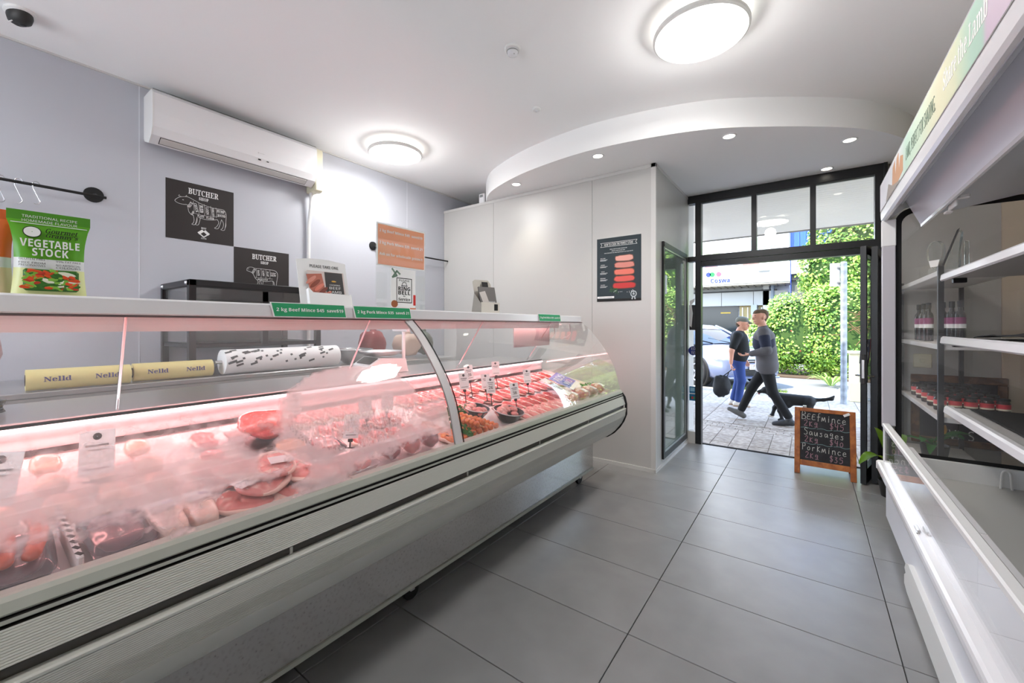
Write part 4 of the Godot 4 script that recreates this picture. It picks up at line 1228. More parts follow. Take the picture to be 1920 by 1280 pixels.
# ------------------------------------------------------------------ the grey wall: air conditioner, posters, rails
func build_wall_things() -> void:
	var XW := -4.008
	# air conditioner; local x runs along the wall to the right, z out of the wall
	var ac := thing("air_conditioner", "long white split air conditioner under the ceiling on the grey wall", "air conditioner", p3(XW, 2.73, 1.47), 90)
	var pr := PackedVector2Array([Vector2(0.0, 0.06), Vector2(0.02, 0.035), Vector2(0.12, 0.0), Vector2(0.19, 0.045), Vector2(0.215, 0.10), Vector2(0.222, 0.2), Vector2(0.218, 0.34), Vector2(0.19, 0.37), Vector2(0.0, 0.37)])
	var side := Basis(Vector3(0, 0, 1), Vector3(0, 1, 0), Vector3(-1, 0, 0))
	put("body", Geo.new().prism(pr, -0.6, 0.6, Transform3D(side, Vector3.ZERO)), M.white_gloss, ac)
	put("end_cap", Geo.new().prism(pr, 0.598, 0.606, Transform3D(side, Vector3.ZERO)), M.white, ac)
	# louvre in the lower front
	var la := Vector2(0.13, 0.003)
	var lb := Vector2(0.19, 0.043)
	var lm := (la + lb) / 2
	var lt := (lb - la).normalized()
	var lbs := Basis(Vector3(1, 0, 0), Vector3(0, lt.y, lt.x), Vector3(0, -lt.x, lt.y))
	put("louvre_gap", Geo.new().rbox(Vector3(-0.015, lm.y, lm.x), Vector3(1.08, 0.062, 0.003), 0.001, lbs), M.dark, ac)
	put("louvre", Geo.new().rbox(Vector3(-0.015, lm.y - 0.001, lm.x + 0.002), Vector3(1.072, 0.052, 0.006), 0.002, lbs), std(Color(0.8, 0.79, 0.78), 0.4), ac)
	put("front_groove", Geo.new().box(Vector3(0, 0.372, 0.2), Vector3(1.2, 0.003, 0.003)), M.dark, ac)
	put("display", Geo.new().rbox(Vector3(0.1, 0.087, 0.212), Vector3(0.022, 0.012, 0.003), 0.001), M.ink_black, ac)
	put("display", Geo.new().rbox(Vector3(0.165, 0.087, 0.212), Vector3(0.018, 0.008, 0.003), 0.001), M.ink_black, ac)
	text(ac, "o ——", sans, std(Color(0.6, 0.6, 0.6), 0.6), Vector3(0.11, 0.14, 0.2195), 0.05)
	var pc := thing("pipe_cover", "cream pipe box at the right end of the air conditioner", "pipe cover", p3(XW, 2.70, 2.115), 90)
	put("box", Geo.new().rbox(Vector3(0, 0.2, 0.09), Vector3(0.075, 0.4, 0.18), 0.008), M.cream, pc)
	put("foot", Geo.new().rbox(Vector3(0, 0.005, 0.13), Vector3(0.08, 0.02, 0.06), 0.006), M.cream, pc)
	solo("wall_pipe", Geo.new().tube([Vector3(0, 0, 0), Vector3(0, -0.15, -0.01), Vector3(-0.01, -0.35, -0.03), Vector3(-0.012, -0.9, -0.03), Vector3(-0.012, -1.75, -0.03)], 0.016, 12), M.white, "white pipe running down the wall from the air conditioner", "pipe", p3(XW + 0.06, 2.72, 2.10), Basis(Vector3.UP, PI / 2))
	build_posters(XW)
	# hanging rails
	var r1 := thing("hanging_rail", "black wall rail with hooks above the green stock pouch", "rail", p3(XW, 2.275, 0.0), 90)
	put("bar", Geo.new().tube([Vector3(-0.9, 0, 0.11), Vector3(0.645, 0, 0.11)], 0.009, 10), M.matte_black, r1)
	put("bracket_arm", Geo.new().tube([Vector3(0.6, 0.03, 0.0), Vector3(0.6, 0.02, 0.06), Vector3(0.6, 0.0, 0.11)], 0.008, 8), M.matte_black, r1)
	put("flange", Geo.new().lathe_hard([Vector2(0.001, 0.016), Vector2(0.028, 0.014), Vector2(0.05, 0.01), Vector2(0.052, 0.0)], 24, Vector3(0.6, 0.03, 0.0), Basis(Vector3.RIGHT, PI / 2)), M.matte_black, r1)
	var r2 := thing("hanging_rail", "black wall rail behind the orange price sign", "rail", p3(XW, 2.285, 3.3), 90)
	put("bar", Geo.new().tube([Vector3(-0.42, -0.02, 0.08), Vector3(0.65, -0.02, 0.08)], 0.009, 10), M.matte_black, r2)
	put("bracket_arm", Geo.new().tube([Vector3(-0.45, 0.02, 0.0), Vector3(-0.43, 0.0, 0.05), Vector3(-0.42, -0.02, 0.08)], 0.008, 8), M.matte_black, r2)
	put("flange", Geo.new().lathe_hard([Vector2(0.001, 0.02), Vector2(0.03, 0.016), Vector2(0.046, 0.012), Vector2(0.048, 0.0)], 24, Vector3(-0.46, 0.02, 0.0), Basis(Vector3.RIGHT, PI / 2)), M.matte_black, r2)
	# steel hooks hanging on the first rail
	var hx := [0.19, 0.26, 0.33, 0.10, 0.15]
	var hl := ["steel meat hook on the rail left of the stock pouch", "steel meat hook on the rail over the stock pouch's middle", "steel meat hook on the rail over the pouch's right corner", "steel meat hook at the picture's left edge", "long steel meat hook behind the orange pouch"]
	for i in 5:
		var L: float = [0.12, 0.11, 0.1, 0.36, 0.34][i]
		var hk := thing("meat_hook", hl[i], "hook", p3(XW + 0.11, 2.275, hx[i]), 90 + [5, -20, 15, 30, -10][i], "hooks on the wall rail")
		var pth := []
		for k in 7:
			var a := PI * k / 6.0
			pth.append(Vector3(cos(a) * 0.016, 0.011 + sin(a) * 0.016 - 0.004, 0))
		pth.append(Vector3(-0.016, -0.02, 0))
		pth.append(Vector3(0.0, -L * 0.6, 0))
		pth.append(Vector3(0.016, -L, 0))
		for k in 5:
			var a := -PI * k / 6.0
			pth.append(Vector3(cos(a) * 0.018 - 0.002, -L + sin(a) * 0.018, 0))
		put("wire", Geo.new().tube(pth, 0.0028, 7), M.chrome, hk)
	# utensils hung on the long hooks
	var ut := thing("hook_bundle", "bundle of bent steel hooks hanging low by the pouch", "hooks", p3(XW + 0.12, 1.93, 0.15), 80)
	for i in 4:
		var pth := []
		for k in 9:
			var a := PI * 0.15 + PI * 1.5 * k / 8.0
			pth.append(Vector3(cos(a) * 0.03 + 0.012 * i, sin(a) * 0.05 - 0.1 - 0.01 * i, 0.012 * i))
		pth.push_front(Vector3(0.03 + 0.012 * i, 0.02, 0.012 * i))
		put("hook", Geo.new().tube(pth, 0.004, 7), M.steel if i % 2 else M.chrome, ut)
	var tw := thing("twine_roll", "small roll of butcher's twine hanging low on the wall", "twine", p3(XW + 0.12, 1.72, 0.13))
	put("roll", Geo.new().lathe([Vector2(0.02, -0.04), Vector2(0.045, -0.035), Vector2(0.05, 0.0), Vector2(0.045, 0.035), Vector2(0.02, 0.04)], 18, Vector3.ZERO, Basis(Vector3.BACK, 1.3)), std(Color(0.8, 0.76, 0.62), 0.9), tw)
	put("core", Geo.new().tube([Vector3(-0.05, 0.01, 0), Vector3(0.05, -0.012, 0)], 0.012, 10), M.steel, tw)
	put("loop", Geo.new().tube([Vector3(0, 0.04, 0), Vector3(0.02, 0.13, 0.0), Vector3(0.03, 0.2, 0.02)], 0.003, 6), M.steel, tw)

func arr2(a: Array, k: float, off := Vector2.ZERO) -> Array:
	var out := []
	for i in range(0, a.size(), 2): out.append(Vector2(a[i], a[i + 1]) * k + off)
	return out

func smooth2(pts: Array, n := 5) -> Array:
	var out := []
	for i in pts.size() - 1:
		for k in n:
			out.append(pts[i].cubic_interpolate(pts[i + 1], pts[maxi(i - 1, 0)], pts[mini(i + 2, pts.size() - 1)], float(k) / n))
	out.append(pts[-1])
	return out

func build_posters(XW: float) -> void:
	# units: fractions of the square poster, origin at its centre
	var S := 0.46
	var a := thing("butcher_poster", "square black poster of beef cuts under the air conditioner", "poster", p3(XW + 0.001, 2.312, 1.221), 90)
	put("sheet", Geo.new().box(Vector3.ZERO, Vector3(S, S, 0.002)), M.poster, a)
	text(a, "BUTCHER", serif, M.ink_white, Vector3(0.015, 0.165, 0.0015), 0.205, 0.045)
	text(a, "SHOP", serif, M.ink_white, Vector3(0.015, 0.118, 0.0015), 0.065, 0.024)
	var cow := smooth2(arr2([-0.17, 0.075, -0.15, 0.095, -0.13, 0.105, -0.105, 0.112, -0.085, 0.112, -0.05, 0.098, 0.0, 0.078, 0.06, 0.066, 0.11, 0.064, 0.15, 0.066, 0.168, 0.05, 0.174, 0.02, 0.172, -0.03, 0.172, -0.065, 0.166, -0.085], 1.0), 4)
	var belly := smooth2(arr2([-0.17, 0.075, -0.172, 0.062, -0.15, 0.05, -0.12, 0.048, -0.095, 0.05, -0.09, 0.03, -0.085, 0.0, -0.07, -0.02, -0.055, -0.025], 1.0), 4)
	var gl := Geo.new()
	gl.stroke(cow, 0.0026, 0.0015).stroke(belly, 0.0026, 0.0015)
	gl.stroke(smooth2(arr2([-0.02, -0.035, 0.03, -0.042, 0.08, -0.035, 0.11, -0.025], 1.0)), 0.0026, 0.0015)
	for l in [[-0.055, -0.025, -0.05, -0.06, -0.055, -0.085, -0.065, -0.098, -0.045, -0.098, -0.036, -0.07, -0.03, -0.035], [-0.03, -0.04, -0.03, -0.07, -0.04, -0.095, -0.022, -0.095, -0.012, -0.06, -0.008, -0.035], [0.11, -0.025, 0.12, -0.05, 0.105, -0.085, 0.09, -0.1, 0.115, -0.1, 0.13, -0.06, 0.14, -0.02], [0.14, -0.02, 0.155, -0.05, 0.148, -0.09, 0.135, -0.105, 0.16, -0.105, 0.168, -0.07, 0.172, -0.03]]:
		gl.stroke(smooth2(arr2(l, 1.0), 3), 0.0024, 0.0015)
	gl.stroke(arr2([-0.145, 0.118, -0.15, 0.108, -0.135, 0.107], 1.0), 0.002, 0.0015).stroke(arr2([-0.105, 0.113, -0.1, 0.124, -0.095, 0.113], 1.0), 0.002, 0.0015)
	gl.stroke(arr2([-0.125, 0.083, -0.118, 0.083], 1.0), 0.004, 0.0015)
	for x in [-0.055, -0.02, 0.018, 0.062, 0.1]:
		gl.stroke(arr2([x, 0.09 - 0.12 * (x + 0.06), x + 0.006, 0.02, x + 0.002, -0.012], 1.0), 0.0016, 0.0015)
	gl.stroke(arr2([-0.06, -0.005, 0.0, -0.012, 0.06, -0.01, 0.12, 0.0], 1.0), 0.0016, 0.0015).stroke(arr2([0.105, 0.035, 0.172, 0.03], 1.0), 0.0016, 0.0015)
	put("cow_outline", gl, M.ink_white, a)
	for q in [["NECK", -0.075, 0.055, 0.05, 0.02, 1.1], ["CHUCK", -0.036, 0.04, 0.07, 0.018, -1.35], ["RIB", 0.0, 0.038, 0.06, 0.022, -1.5], ["LOIN", 0.04, 0.03, 0.06, 0.018, -1.5], ["SIRLOIN", 0.08, 0.026, 0.07, 0.014, -1.5], ["RUMP", 0.135, 0.048, 0.055, 0.018, -0.05], ["ROUND", 0.14, 0.012, 0.055, 0.02, 0.0], ["PLATE", -0.005, -0.022, 0.045, 0.015, 0.0], ["FLANK", 0.06, -0.024, 0.055, 0.017, 0.0], ["SHANK", -0.06, -0.008, 0.035, 0.012, 1.2]]:
		text(a, q[0], serif, M.ink_white, Vector3(q[1], q[2], 0.0015), q[3], q[4], Basis(Vector3.BACK, q[5]))
	text(a, "BEEF", serif, M.ink_white, Vector3(0.015, -0.117, 0.0015), 0.035, 0.013)
	text(a, "CUTS", serif, M.ink_white, Vector3(0.015, -0.2, 0.0015), 0.036, 0.011)
	var gk := Geo.new()
	for s in [-1, 1]:
		var bs := Basis(Vector3.BACK, s * 0.85)
		gk.box(Vector3(0.015 + s * 0.02, -0.15, 0.0014), Vector3(0.02, 0.042, 0.0006), bs)
		gk.box(Vector3(0.015 - s * 0.012, -0.178, 0.0014), Vector3(0.008, 0.035, 0.0006), bs)
	put("cleavers", gk, M.ink_white, a)
	# second poster: lamb
	var b := thing("butcher_poster", "square black poster of lamb cuts behind the black cabinet", "poster", p3(XW + 0.001, 1.852, 1.683), 90)
	put("sheet", Geo.new().box(Vector3.ZERO, Vector3(S, S, 0.002)), M.poster, b)
	text(b, "BUTCHER", serif, M.ink_white, Vector3(0.015, 0.165, 0.0015), 0.205, 0.045)
	text(b, "SHOP", serif, M.ink_white, Vector3(0.015, 0.118, 0.0015), 0.065, 0.024)
	var gs := Geo.new()
	gs.stroke(smooth2(arr2([-0.13, 0.035, -0.125, 0.058, -0.1, 0.068, -0.08, 0.066, -0.06, 0.06, -0.02, 0.062, 0.03, 0.06, 0.08, 0.06, 0.115, 0.05, 0.128, 0.02, 0.124, -0.02, 0.12, -0.045, 0.118, -0.08, 0.125, -0.1, 0.105, -0.1, 0.1, -0.07, 0.085, -0.04, 0.03, -0.05, -0.02, -0.045, -0.03, -0.06, -0.028, -0.09, -0.045, -0.09, -0.04, -0.05, -0.06, -0.03, -0.075, 0.0, -0.09, 0.02, -0.13, 0.035], 1.0), 3), 0.0026, 0.0015)
	gs.stroke(smooth2(arr2([-0.02, -0.045, -0.012, -0.07, -0.02, -0.095, -0.005, -0.095, 0.004, -0.048], 1.0), 3), 0.0024, 0.0015).stroke(smooth2(arr2([0.085, -0.04, 0.09, -0.07, 0.08, -0.1, 0.098, -0.1], 1.0), 3), 0.0024, 0.0015)
	for x in [-0.055, -0.015, 0.025, 0.06]:
		gs.stroke(arr2([x, 0.06, x + 0.004, 0.01, x, -0.025], 1.0), 0.0016, 0.0015)
	gs.stroke(arr2([-0.06, -0.018, 0.085, -0.022], 1.0), 0.0016, 0.0015).stroke(arr2([-0.12, 0.05, -0.113, 0.05], 1.0), 0.003, 0.0015)
	put("sheep_outline", gs, M.ink_white, b)
	for q in [["NECK", -0.075, 0.035, 0.045, 0.018, 1.1], ["RACK", -0.035, 0.022, 0.05, 0.016, -1.5], ["LOIN", 0.005, 0.022, 0.05, 0.016, -1.5], ["FLAP", 0.042, 0.02, 0.045, 0.014, -1.5], ["LEG", 0.09, 0.02, 0.045, 0.032, 0.0], ["BREAST & FLAP", 0.0, -0.034, 0.085, 0.012, 0.0]]:
		text(b, q[0], serif, M.ink_white, Vector3(q[1], q[2], 0.0015), q[3], q[4], Basis(Vector3.BACK, q[5]))
	# steak poster on the cold room
	var c := thing("steak_poster", "dark poster of stacked steaks taped to the cold room front", "poster", p3(-1.55, 1.97, 3.9565), 0)
	var pw := 0.46
	var ph := 0.645
	put("sheet", Geo.new().box(Vector3.ZERO, Vector3(pw, ph, 0.0015)), std(Color(0.08, 0.15, 0.18), 0.45), c)
	put("black_foot", Geo.new().box(Vector3(0, -ph / 2 + 0.012, 0.0006), Vector3(pw, 0.024, 0.0012)), M.ink_black, c)
	put("white_strip", Geo.new().box(Vector3(-0.135, -ph / 2 + 0.042, 0.0006), Vector3(0.18, 0.02, 0.0016)), M.paper, c)
	put("print_line", Geo.new().box(Vector3(-0.135, -ph / 2 + 0.042, 0.0016), Vector3(0.14, 0.004, 0.0004)), std(Color(0.5, 0.5, 0.5), 0.6), c)
	var bn := Geo.new()
	bn.stroke(arr2([-0.19, 0.275, 0.19, 0.275, 0.175, 0.255, 0.19, 0.235, -0.19, 0.235, -0.175, 0.255], 1.0), 0.003, 0.0015, true)
	put("banner", bn, M.ink_white, c)
	text(c, "HOW TO COOK THE PERFECT STEAK", sans, M.ink_white, Vector3(0.0, 0.255, 0.0015), 0.3, 0.024)
	text(c, "BRING STEAK TO ROOM TEMPERATURE", sans, M.ink_white, Vector3(0, 0.205, 0.0015), 0.18, 0.008)
	text(c, "PREHEAT PAN TO HIGH HEAT", sans, M.ink_white, Vector3(0, 0.187, 0.0015), 0.14, 0.008)
	text(c, "COAT STEAK WITH OIL AND SEASON WITH SALT AND PEPPER", sans, M.ink_white, Vector3(0, 0.169, 0.0015), 0.3, 0.008)
	var cols := [[Color(0.86, 0.62, 0.58), Color(0.5, 0.32, 0.26)], [Color(0.82, 0.52, 0.48), Color(0.5, 0.3, 0.24)], [Color(0.88, 0.46, 0.40), Color(0.52, 0.3, 0.22)], [Color(0.86, 0.36, 0.33), Color(0.5, 0.26, 0.2)], [Color(0.78, 0.22, 0.22), Color(0.46, 0.22, 0.18)]]
	var rn := RandomNumberGenerator.new()
	rn.seed = 3
	for i in 5:
		var y := 0.105 - 0.068 * i
		var w: float = [0.19, 0.21, 0.215, 0.215, 0.24][i]
		var out := PackedVector2Array()
		var inn := PackedVector2Array()
		for k in 20:
			var an := TAU * k / 20
			var e := Vector2(Geo.spow(cos(an), 0.45) * w / 2, Geo.spow(sin(an), 0.6) * 0.032)
			e += Vector2(rn.randf_range(-0.004, 0.004), rn.randf_range(-0.003, 0.003))
			out.append(e + Vector2(0.06, y))
			inn.append(e * Vector2(0.93, 0.8) + Vector2(0.06, y))
		put("steak_picture", Geo.new().prism(out, 0.0006, 0.0012), std(cols[i][1], 0.6), c)
		put("steak_face", Geo.new().prism(inn, 0.0011, 0.0016), std(cols[i][0], 0.6), c)
	var names := ["WELL DONE", "MEDIUM WELL", "MEDIUM", "MEDIUM RARE", "RARE"]
	for i in 5:
		text(c, names[i], sans, M.ink_white, Vector3(-0.165, 0.118 - 0.068 * i, 0.0015), 0.055 - 0.01 * (i % 3), 0.009)
		put("print_line", Geo.new().box(Vector3(-0.155, 0.103 - 0.068 * i, 0.0012), Vector3(0.08, 0.003, 0.0004)).box(Vector3(-0.162, 0.094 - 0.068 * i, 0.0012), Vector3(0.065, 0.003, 0.0004)), M.ink_white, c)
	var hb := Geo.new()
	for i in 26:
		var p := Vector2(rn.randf_range(-0.1, 0.0), rn.randf_range(-0.235, -0.19))
		var an := rn.randf() * TAU
		hb.stroke([p, p + Vector2(cos(an), sin(an)) * 0.02], 0.004, 0.0014)
	put("herb_picture", hb, std(Color(0.22, 0.4, 0.18), 0.6), c)
	var sl := Geo.new()
	for i in 16: sl.box(Vector3(rn.randf_range(-0.05, 0.16), rn.randf_range(-0.245, -0.215), 0.0013), Vector3(0.005, 0.005, 0.0005))
	put("salt_picture", sl, M.ink_white, c)
	put("rosette", Geo.new().lathe_hard([Vector2(0.022, 0.0016), Vector2(0.032, 0.0016)], 20, Vector3(0.155, -0.255, 0), Basis(Vector3.RIGHT, PI / 2)).lathe_hard([Vector2(0.001, 0.0016), Vector2(0.012, 0.0016)], 6, Vector3(0.155, -0.255, 0), Basis(Vector3.RIGHT, PI / 2)).stroke(arr2([0.145, -0.285, 0.14, -0.305], 1.0), 0.012, 0.0015).stroke(arr2([0.165, -0.285, 0.17, -0.305], 1.0), 0.012, 0.0015), std(Color(0.7, 0.73, 0.75), 0.6), c)

# ------------------------------------------------------------------ on the counter's top
func pouch(label: String, px: float, d: float, green: bool) -> Node3D:
	var t := thing("stock_pouch", label, "pouch", p3(px, 1.485, d), 86)
	var W := 0.145
	var Hh := 0.235
	var zf := func(u: float, v: float) -> float:
		var side := 1.0 - pow(absf(u), 6.0)
		return (0.030 * pow(1.0 - v, 0.7) * (0.55 + 0.45 * sin(PI * clampf(v * 1.1, 0, 1))) + 0.0015) * side
	var hue: Array = [Color(0.36, 0.66, 0.10), Color(0.27, 0.55, 0.08)] if green else [Color(0.93, 0.45, 0.22), Color(0.85, 0.38, 0.18)]
	var bands := [["lower_panel", 0.0, 0.32, Color(0.90, 0.92, 0.66) if green else Color(0.95, 0.85, 0.7)], ["white_band", 0.32, 0.44, Color(0.92, 0.93, 0.93)], ["pouch_front", 0.44, 0.885, hue[0]], ["top_seal", 0.885, 1.0, hue[1]]]
	for b in bands:
		for s in [1, -1]:
			var rows := []
			for i in 7:
				var v: float = lerpf(b[1], b[2], i / 6.0)
				var row := PackedVector3Array()
				var w := W * (1.0 - 0.08 * sin(PI * minf(v * 1.15, 1.0)) + (0.1 if v > 0.88 else 0.06 * smoothstep(0.6, 0.9, v)))
				for j in 17:
					var u := j / 8.0 - 1.0
					row.append(Vector3(u * w / 2, v * Hh - 0.004 * (1.0 - u * u) * (1.0 - v), s * zf.call(u, v)))
				rows.append(row)
			put(b[0] if s > 0 else String(b[0]) + "_back", Geo.new().grid(rows, false, false, s < 0), std(b[3] if s > 0 or not green else hue[0], 0.32), t)
	if not green: return t
	var zz := 0.0315
	text(t, "TRADITIONAL RECIPE", sans, M.ink_white, Vector3(0, 0.219, 0.0042), 0.105, 0.007)
	text(t, "HOMEMADE FLAVOUR", sans, M.ink_white, Vector3(0, 0.207, 0.007), 0.105, 0.007)
	put("white_line", Geo.new().box(Vector3(0, 0.199, 0.0095), Vector3(0.145, 0.0018, 0.0008)), M.ink_white, t)
	put("emblem", Geo.new().lathe_hard([Vector2(0.001, 0.001), Vector2(0.0155, 0.001), Vector2(0.0155, 0)], 24, Vector3(-0.034, 0.175, 0.0165), Basis(Vector3.RIGHT, PI / 2 - 0.3) * Basis().scaled(Vector3(1.0, 1, 0.95))), M.ink_white, t)
	put("emblem_ring", Geo.new().lathe_hard([Vector2(0.0155, 0.0012), Vector2(0.0172, 0.0012), Vector2(0.0172, 0)], 24, Vector3(-0.034, 0.175, 0.0165), Basis(Vector3.RIGHT, PI / 2 - 0.3)), M.ink_black, t)
	var it := Basis(Vector3(1, 0, 0), Vector3(0.25, 1, 0), Vector3(0, 0, 1))
	text(t, "Gourmet", serif, M.ink_black, Vector3(0.022, 0.182, 0.0165), 0.062, 0.013, it * Basis(Vector3.RIGHT, -0.2))
	text(t, "Granny's", serif, M.ink_black, Vector3(0.022, 0.167, 0.019), 0.062, 0.015, it * Basis(Vector3.RIGHT, -0.2))
	text(t, "VEGETABLE", bold, M.ink_white, Vector3(0, 0.144, 0.024), 0.112, 0.022, Basis(Vector3.RIGHT, -0.2), "lettering", 0.001)
	text(t, "STOCK", bold, M.ink_white, Vector3(0, 0.119, 0.028), 0.068, 0.022, Basis(Vector3.RIGHT, -0.15), "lettering", 0.001)
	for q in [["GLUTEN FREE", -0.034, 0.098], ["99% FAT FREE", 0.034, 0.096], ["FREE FROM", -0.034, 0.088], ["NO ARTIFICIAL", 0.034, 0.086], ["PRESERVATIVES", -0.034, 0.081], ["COLOURS", 0.034, 0.079]]:
		text(t, q[0], sans, std(Color(0.2, 0.2, 0.2), 0.7), Vector3(q[1], q[2], 0.0315), 0.048, 0.005)
	# printed vegetables
	var rn := RandomNumberGenerator.new()
	rn.seed = 12
	var gr := [std(Color(0.18, 0.42, 0.1), 0.5), std(Color(0.5, 0.72, 0.25), 0.5), std(Color(0.86, 0.3, 0.1), 0.5), std(Color(0.9, 0.9, 0.82), 0.5), std(Color(0.75, 0.2, 0.12), 0.5)]
	put("printed_backing", Geo.new().rbox(Vector3(0.002, 0.042, 0.0262), Vector3(0.105, 0.06, 0.011), 0.005), gr[0], t)
	for i in 64:
		var k: int = [2, 1, 0, 2, 1, 3, 4, 0, 2, 1][i % 10]
		var y := rn.randf_range(0.018, 0.066)
		var x := rn.randf_range(-0.044, 0.046)
		var bs := Basis(Vector3.BACK, rn.randf_range(-0.8, 0.8))
		put("printed_vegetable", Geo.new().lump(Vector3(x, y, 0.0318), Vector3(rn.randf_range(0.008, 0.017), rn.randf_range(0.003, 0.006), 0.0012), null, 0, 10, 6, 1.0, bs), gr[k], t)
	return t

func mince_sign(label: String, s: String, d0: float, d1: float, tilt: float) -> void:
	var t := thing("green_price_strip", label, "sign", p3(-1.660, 1.434, (d0 + d1) / 2), 90)
	var w := d1 - d0
	var bs := Basis(Vector3.RIGHT, -0.12)
	put("white_border", Geo.new().prism(PackedVector2Array([Vector2(-w / 2 + 0.012, 0.0), Vector2(w / 2, 0.0), Vector2(w / 2 - 0.006, 0.058), Vector2(-w / 2, 0.058)]), 0.0, 0.0012, Transform3D(bs, Vector3.ZERO)), M.paper, t)
	put("green_face", Geo.new().prism(PackedVector2Array([Vector2(-w / 2 + 0.016, 0.003), Vector2(w / 2 - 0.004, 0.003), Vector2(w / 2 - 0.01, 0.055), Vector2(-w / 2 + 0.006, 0.055)]), 0.001, 0.0018, Transform3D(bs, Vector3.ZERO)), M.green_sign, t)
	text(t, s, bold, M.ink_white, bs * Vector3(0.004, 0.028, 0.002), w * 0.88, 0.019, bs, "lettering", 0.001)

func build_counter_top() -> void:
	pouch("green vegetable stock pouch standing on the counter's top", -1.755, 0.175, true)
	pouch("orange stock pouch at the very left edge of the picture", -1.80, 0.04, false)
	mince_sign("green strip reading 2 kg Beef Mince on the counter edge", "2 kg Beef Mince $45  save$19", 0.724, 1.042, 0)
	mince_sign("green strip reading 2 kg Pork Mince on the counter edge", "2 kg Pork Mince $35  save$ 21", 1.073, 1.409, 0)
	mince_sign("small green price strip near the counter's far end", "2 kg Pork Mince $35  save$ 21", 2.632, 2.978, 0)
	# white leaflet stand
	var t := thing("leaflet_stand", "white card stand reading PLEASE TAKE ONE with a meat leaflet", "stand", p3(-1.80, 1.485, 1.03), 86)
	var bs := Basis(Vector3.RIGHT, -0.24)
	var hump := PackedVector2Array([Vector2(-0.115, 0.0), Vector2(0.115, 0.0), Vector2(0.115, 0.215)])
	for i in 9: hump.append(Vector2(0.115 - 0.23 * i / 8.0, 0.222 + 0.012 * sin(PI * i / 8.0)))
	put("back_board", Geo.new().prism(hump, -0.002, 0.0, Transform3D(bs, Vector3(0, 0, 0))), M.paper, t)
	put("pocket", Geo.new().prism(PackedVector2Array([Vector2(-0.085, 0.0), Vector2(0.115, 0.0), Vector2(0.115, 0.06), Vector2(0.105, 0.058), Vector2(-0.065, 0.062), Vector2(-0.085, 0.085)]), 0.022, 0.024, Transform3D(bs, Vector3.ZERO)), M.paper, t)
	put("pocket_side", Geo.new().box(bs * Vector3(-0.085, 0.04, 0.011), Vector3(0.0016, 0.08, 0.022), bs).box(bs * Vector3(0.114, 0.03, 0.011), Vector3(0.0016, 0.06, 0.022), bs), M.paper, t)
	put("prop", Geo.new().box(Vector3(0, 0.06, -0.045), Vector3(0.1, 0.13, 0.002), Basis(Vector3.RIGHT, 0.35)), M.paper, t)
	text(t, "PLEASE TAKE ONE", sans, M.ink_black, bs * Vector3(0.01, 0.196, 0.001), 0.135, 0.014, bs)
	var lf := thing("meat_leaflet", "leaflet with sliced meat photo and dark BEEF LAMB panel in the white stand", "leaflet", p3(-1.80, 1.485, 1.03), 86)
	put("page", Geo.new().box(bs * Vector3(0.01, 0.105, 0.008), Vector3(0.17, 0.13, 0.003), bs), std(Color(0.86, 0.80, 0.78), 0.4), lf)
	put("meat_picture", Geo.new().box(bs * Vector3(-0.04, 0.10, 0.0098), Vector3(0.07, 0.11, 0.001), bs * Basis(Vector3.BACK, 0.12)), std(Color(0.74, 0.42, 0.34), 0.4), lf)
	for i in 5:
		put("slice_picture", Geo.new().lump(bs * Vector3(-0.062 + 0.016 * i, 0.125 - 0.017 * i, 0.0106), Vector3(0.032, 0.009, 0.0008), null, 0, 12, 6, 1.0, bs * Basis(Vector3.BACK, 0.7)), std([Color(0.85, 0.55, 0.48), Color(0.55, 0.26, 0.18), Color(0.88, 0.5, 0.42), Color(0.5, 0.22, 0.15), Color(0.82, 0.46, 0.38)][i], 0.4), lf)
	put("dark_panel", Geo.new().box(bs * Vector3(0.045, 0.105, 0.0102), Vector3(0.085, 0.125, 0.001), bs), std(Color(0.17, 0.15, 0.15), 0.4), lf)
	text(lf, "COOKING", sans, M.ink_white, bs * Vector3(0.045, 0.106, 0.0108), 0.05, 0.007, bs)
	text(lf, "BEEF", sans, M.ink_white, bs * Vector3(0.045, 0.091, 0.0108), 0.055, 0.012, bs)
	text(lf, "LAMB", sans, M.ink_white, bs * Vector3(0.045, 0.072, 0.0108), 0.058, 0.012, bs)
	put("gold_mark", Geo.new().lump(bs * Vector3(0.042, 0.124, 0.0108), Vector3(0.012, 0.004, 0.0006), null, 0, 10, 6, 1.0, bs), std(Color(0.85, 0.65, 0.2), 0.4), lf)
	# acrylic holder with orange price sheet
	var o := thing("orange_price_sign", "orange mince price sheet in a clear acrylic holder", "sign", p3(-1.85, 1.485, 1.50), 88)
	put("acrylic_front", Geo.new().box(Vector3(0, 0.235, 0.004), Vector3(0.33, 0.47, 0.002)), M.acrylic, o)
	put("acrylic_back", Geo.new().box(Vector3(0, 0.235, -0.004), Vector3(0.33, 0.47, 0.002)), M.acrylic, o)
	put("acrylic_foot", Geo.new().box(Vector3(0, 0.0015, 0.0), Vector3(0.33, 0.003, 0.10)), M.acrylic, o)
	put("white_sheet", Geo.new().box(Vector3(0, 0.352, 0.0), Vector3(0.325, 0.228, 0.001)), M.paper, o)
	put("orange_print", Geo.new().box(Vector3(0.002, 0.352, 0.0008), Vector3(0.312, 0.214, 0.0008)), M.orange, o)
	text(o, "2 kg Beef Mince $45  save$19", bold, M.ink_white, Vector3(0, 0.425, 0.0015), 0.29, 0.021)
	text(o, "2 kg Pork Mince $35  save$ 21", bold, M.ink_white, Vector3(0, 0.36, 0.0015), 0.29, 0.021)
	text(o, "Ask us for wholesale prices !!", bold, M.ink_white, Vector3(0, 0.30, 0.0015), 0.29, 0.021)
	var r := thing("ring_bell_card", "RING BELL for Service card below the orange price sheet", "card", p3(-1.838, 1.485, 1.50), 88)
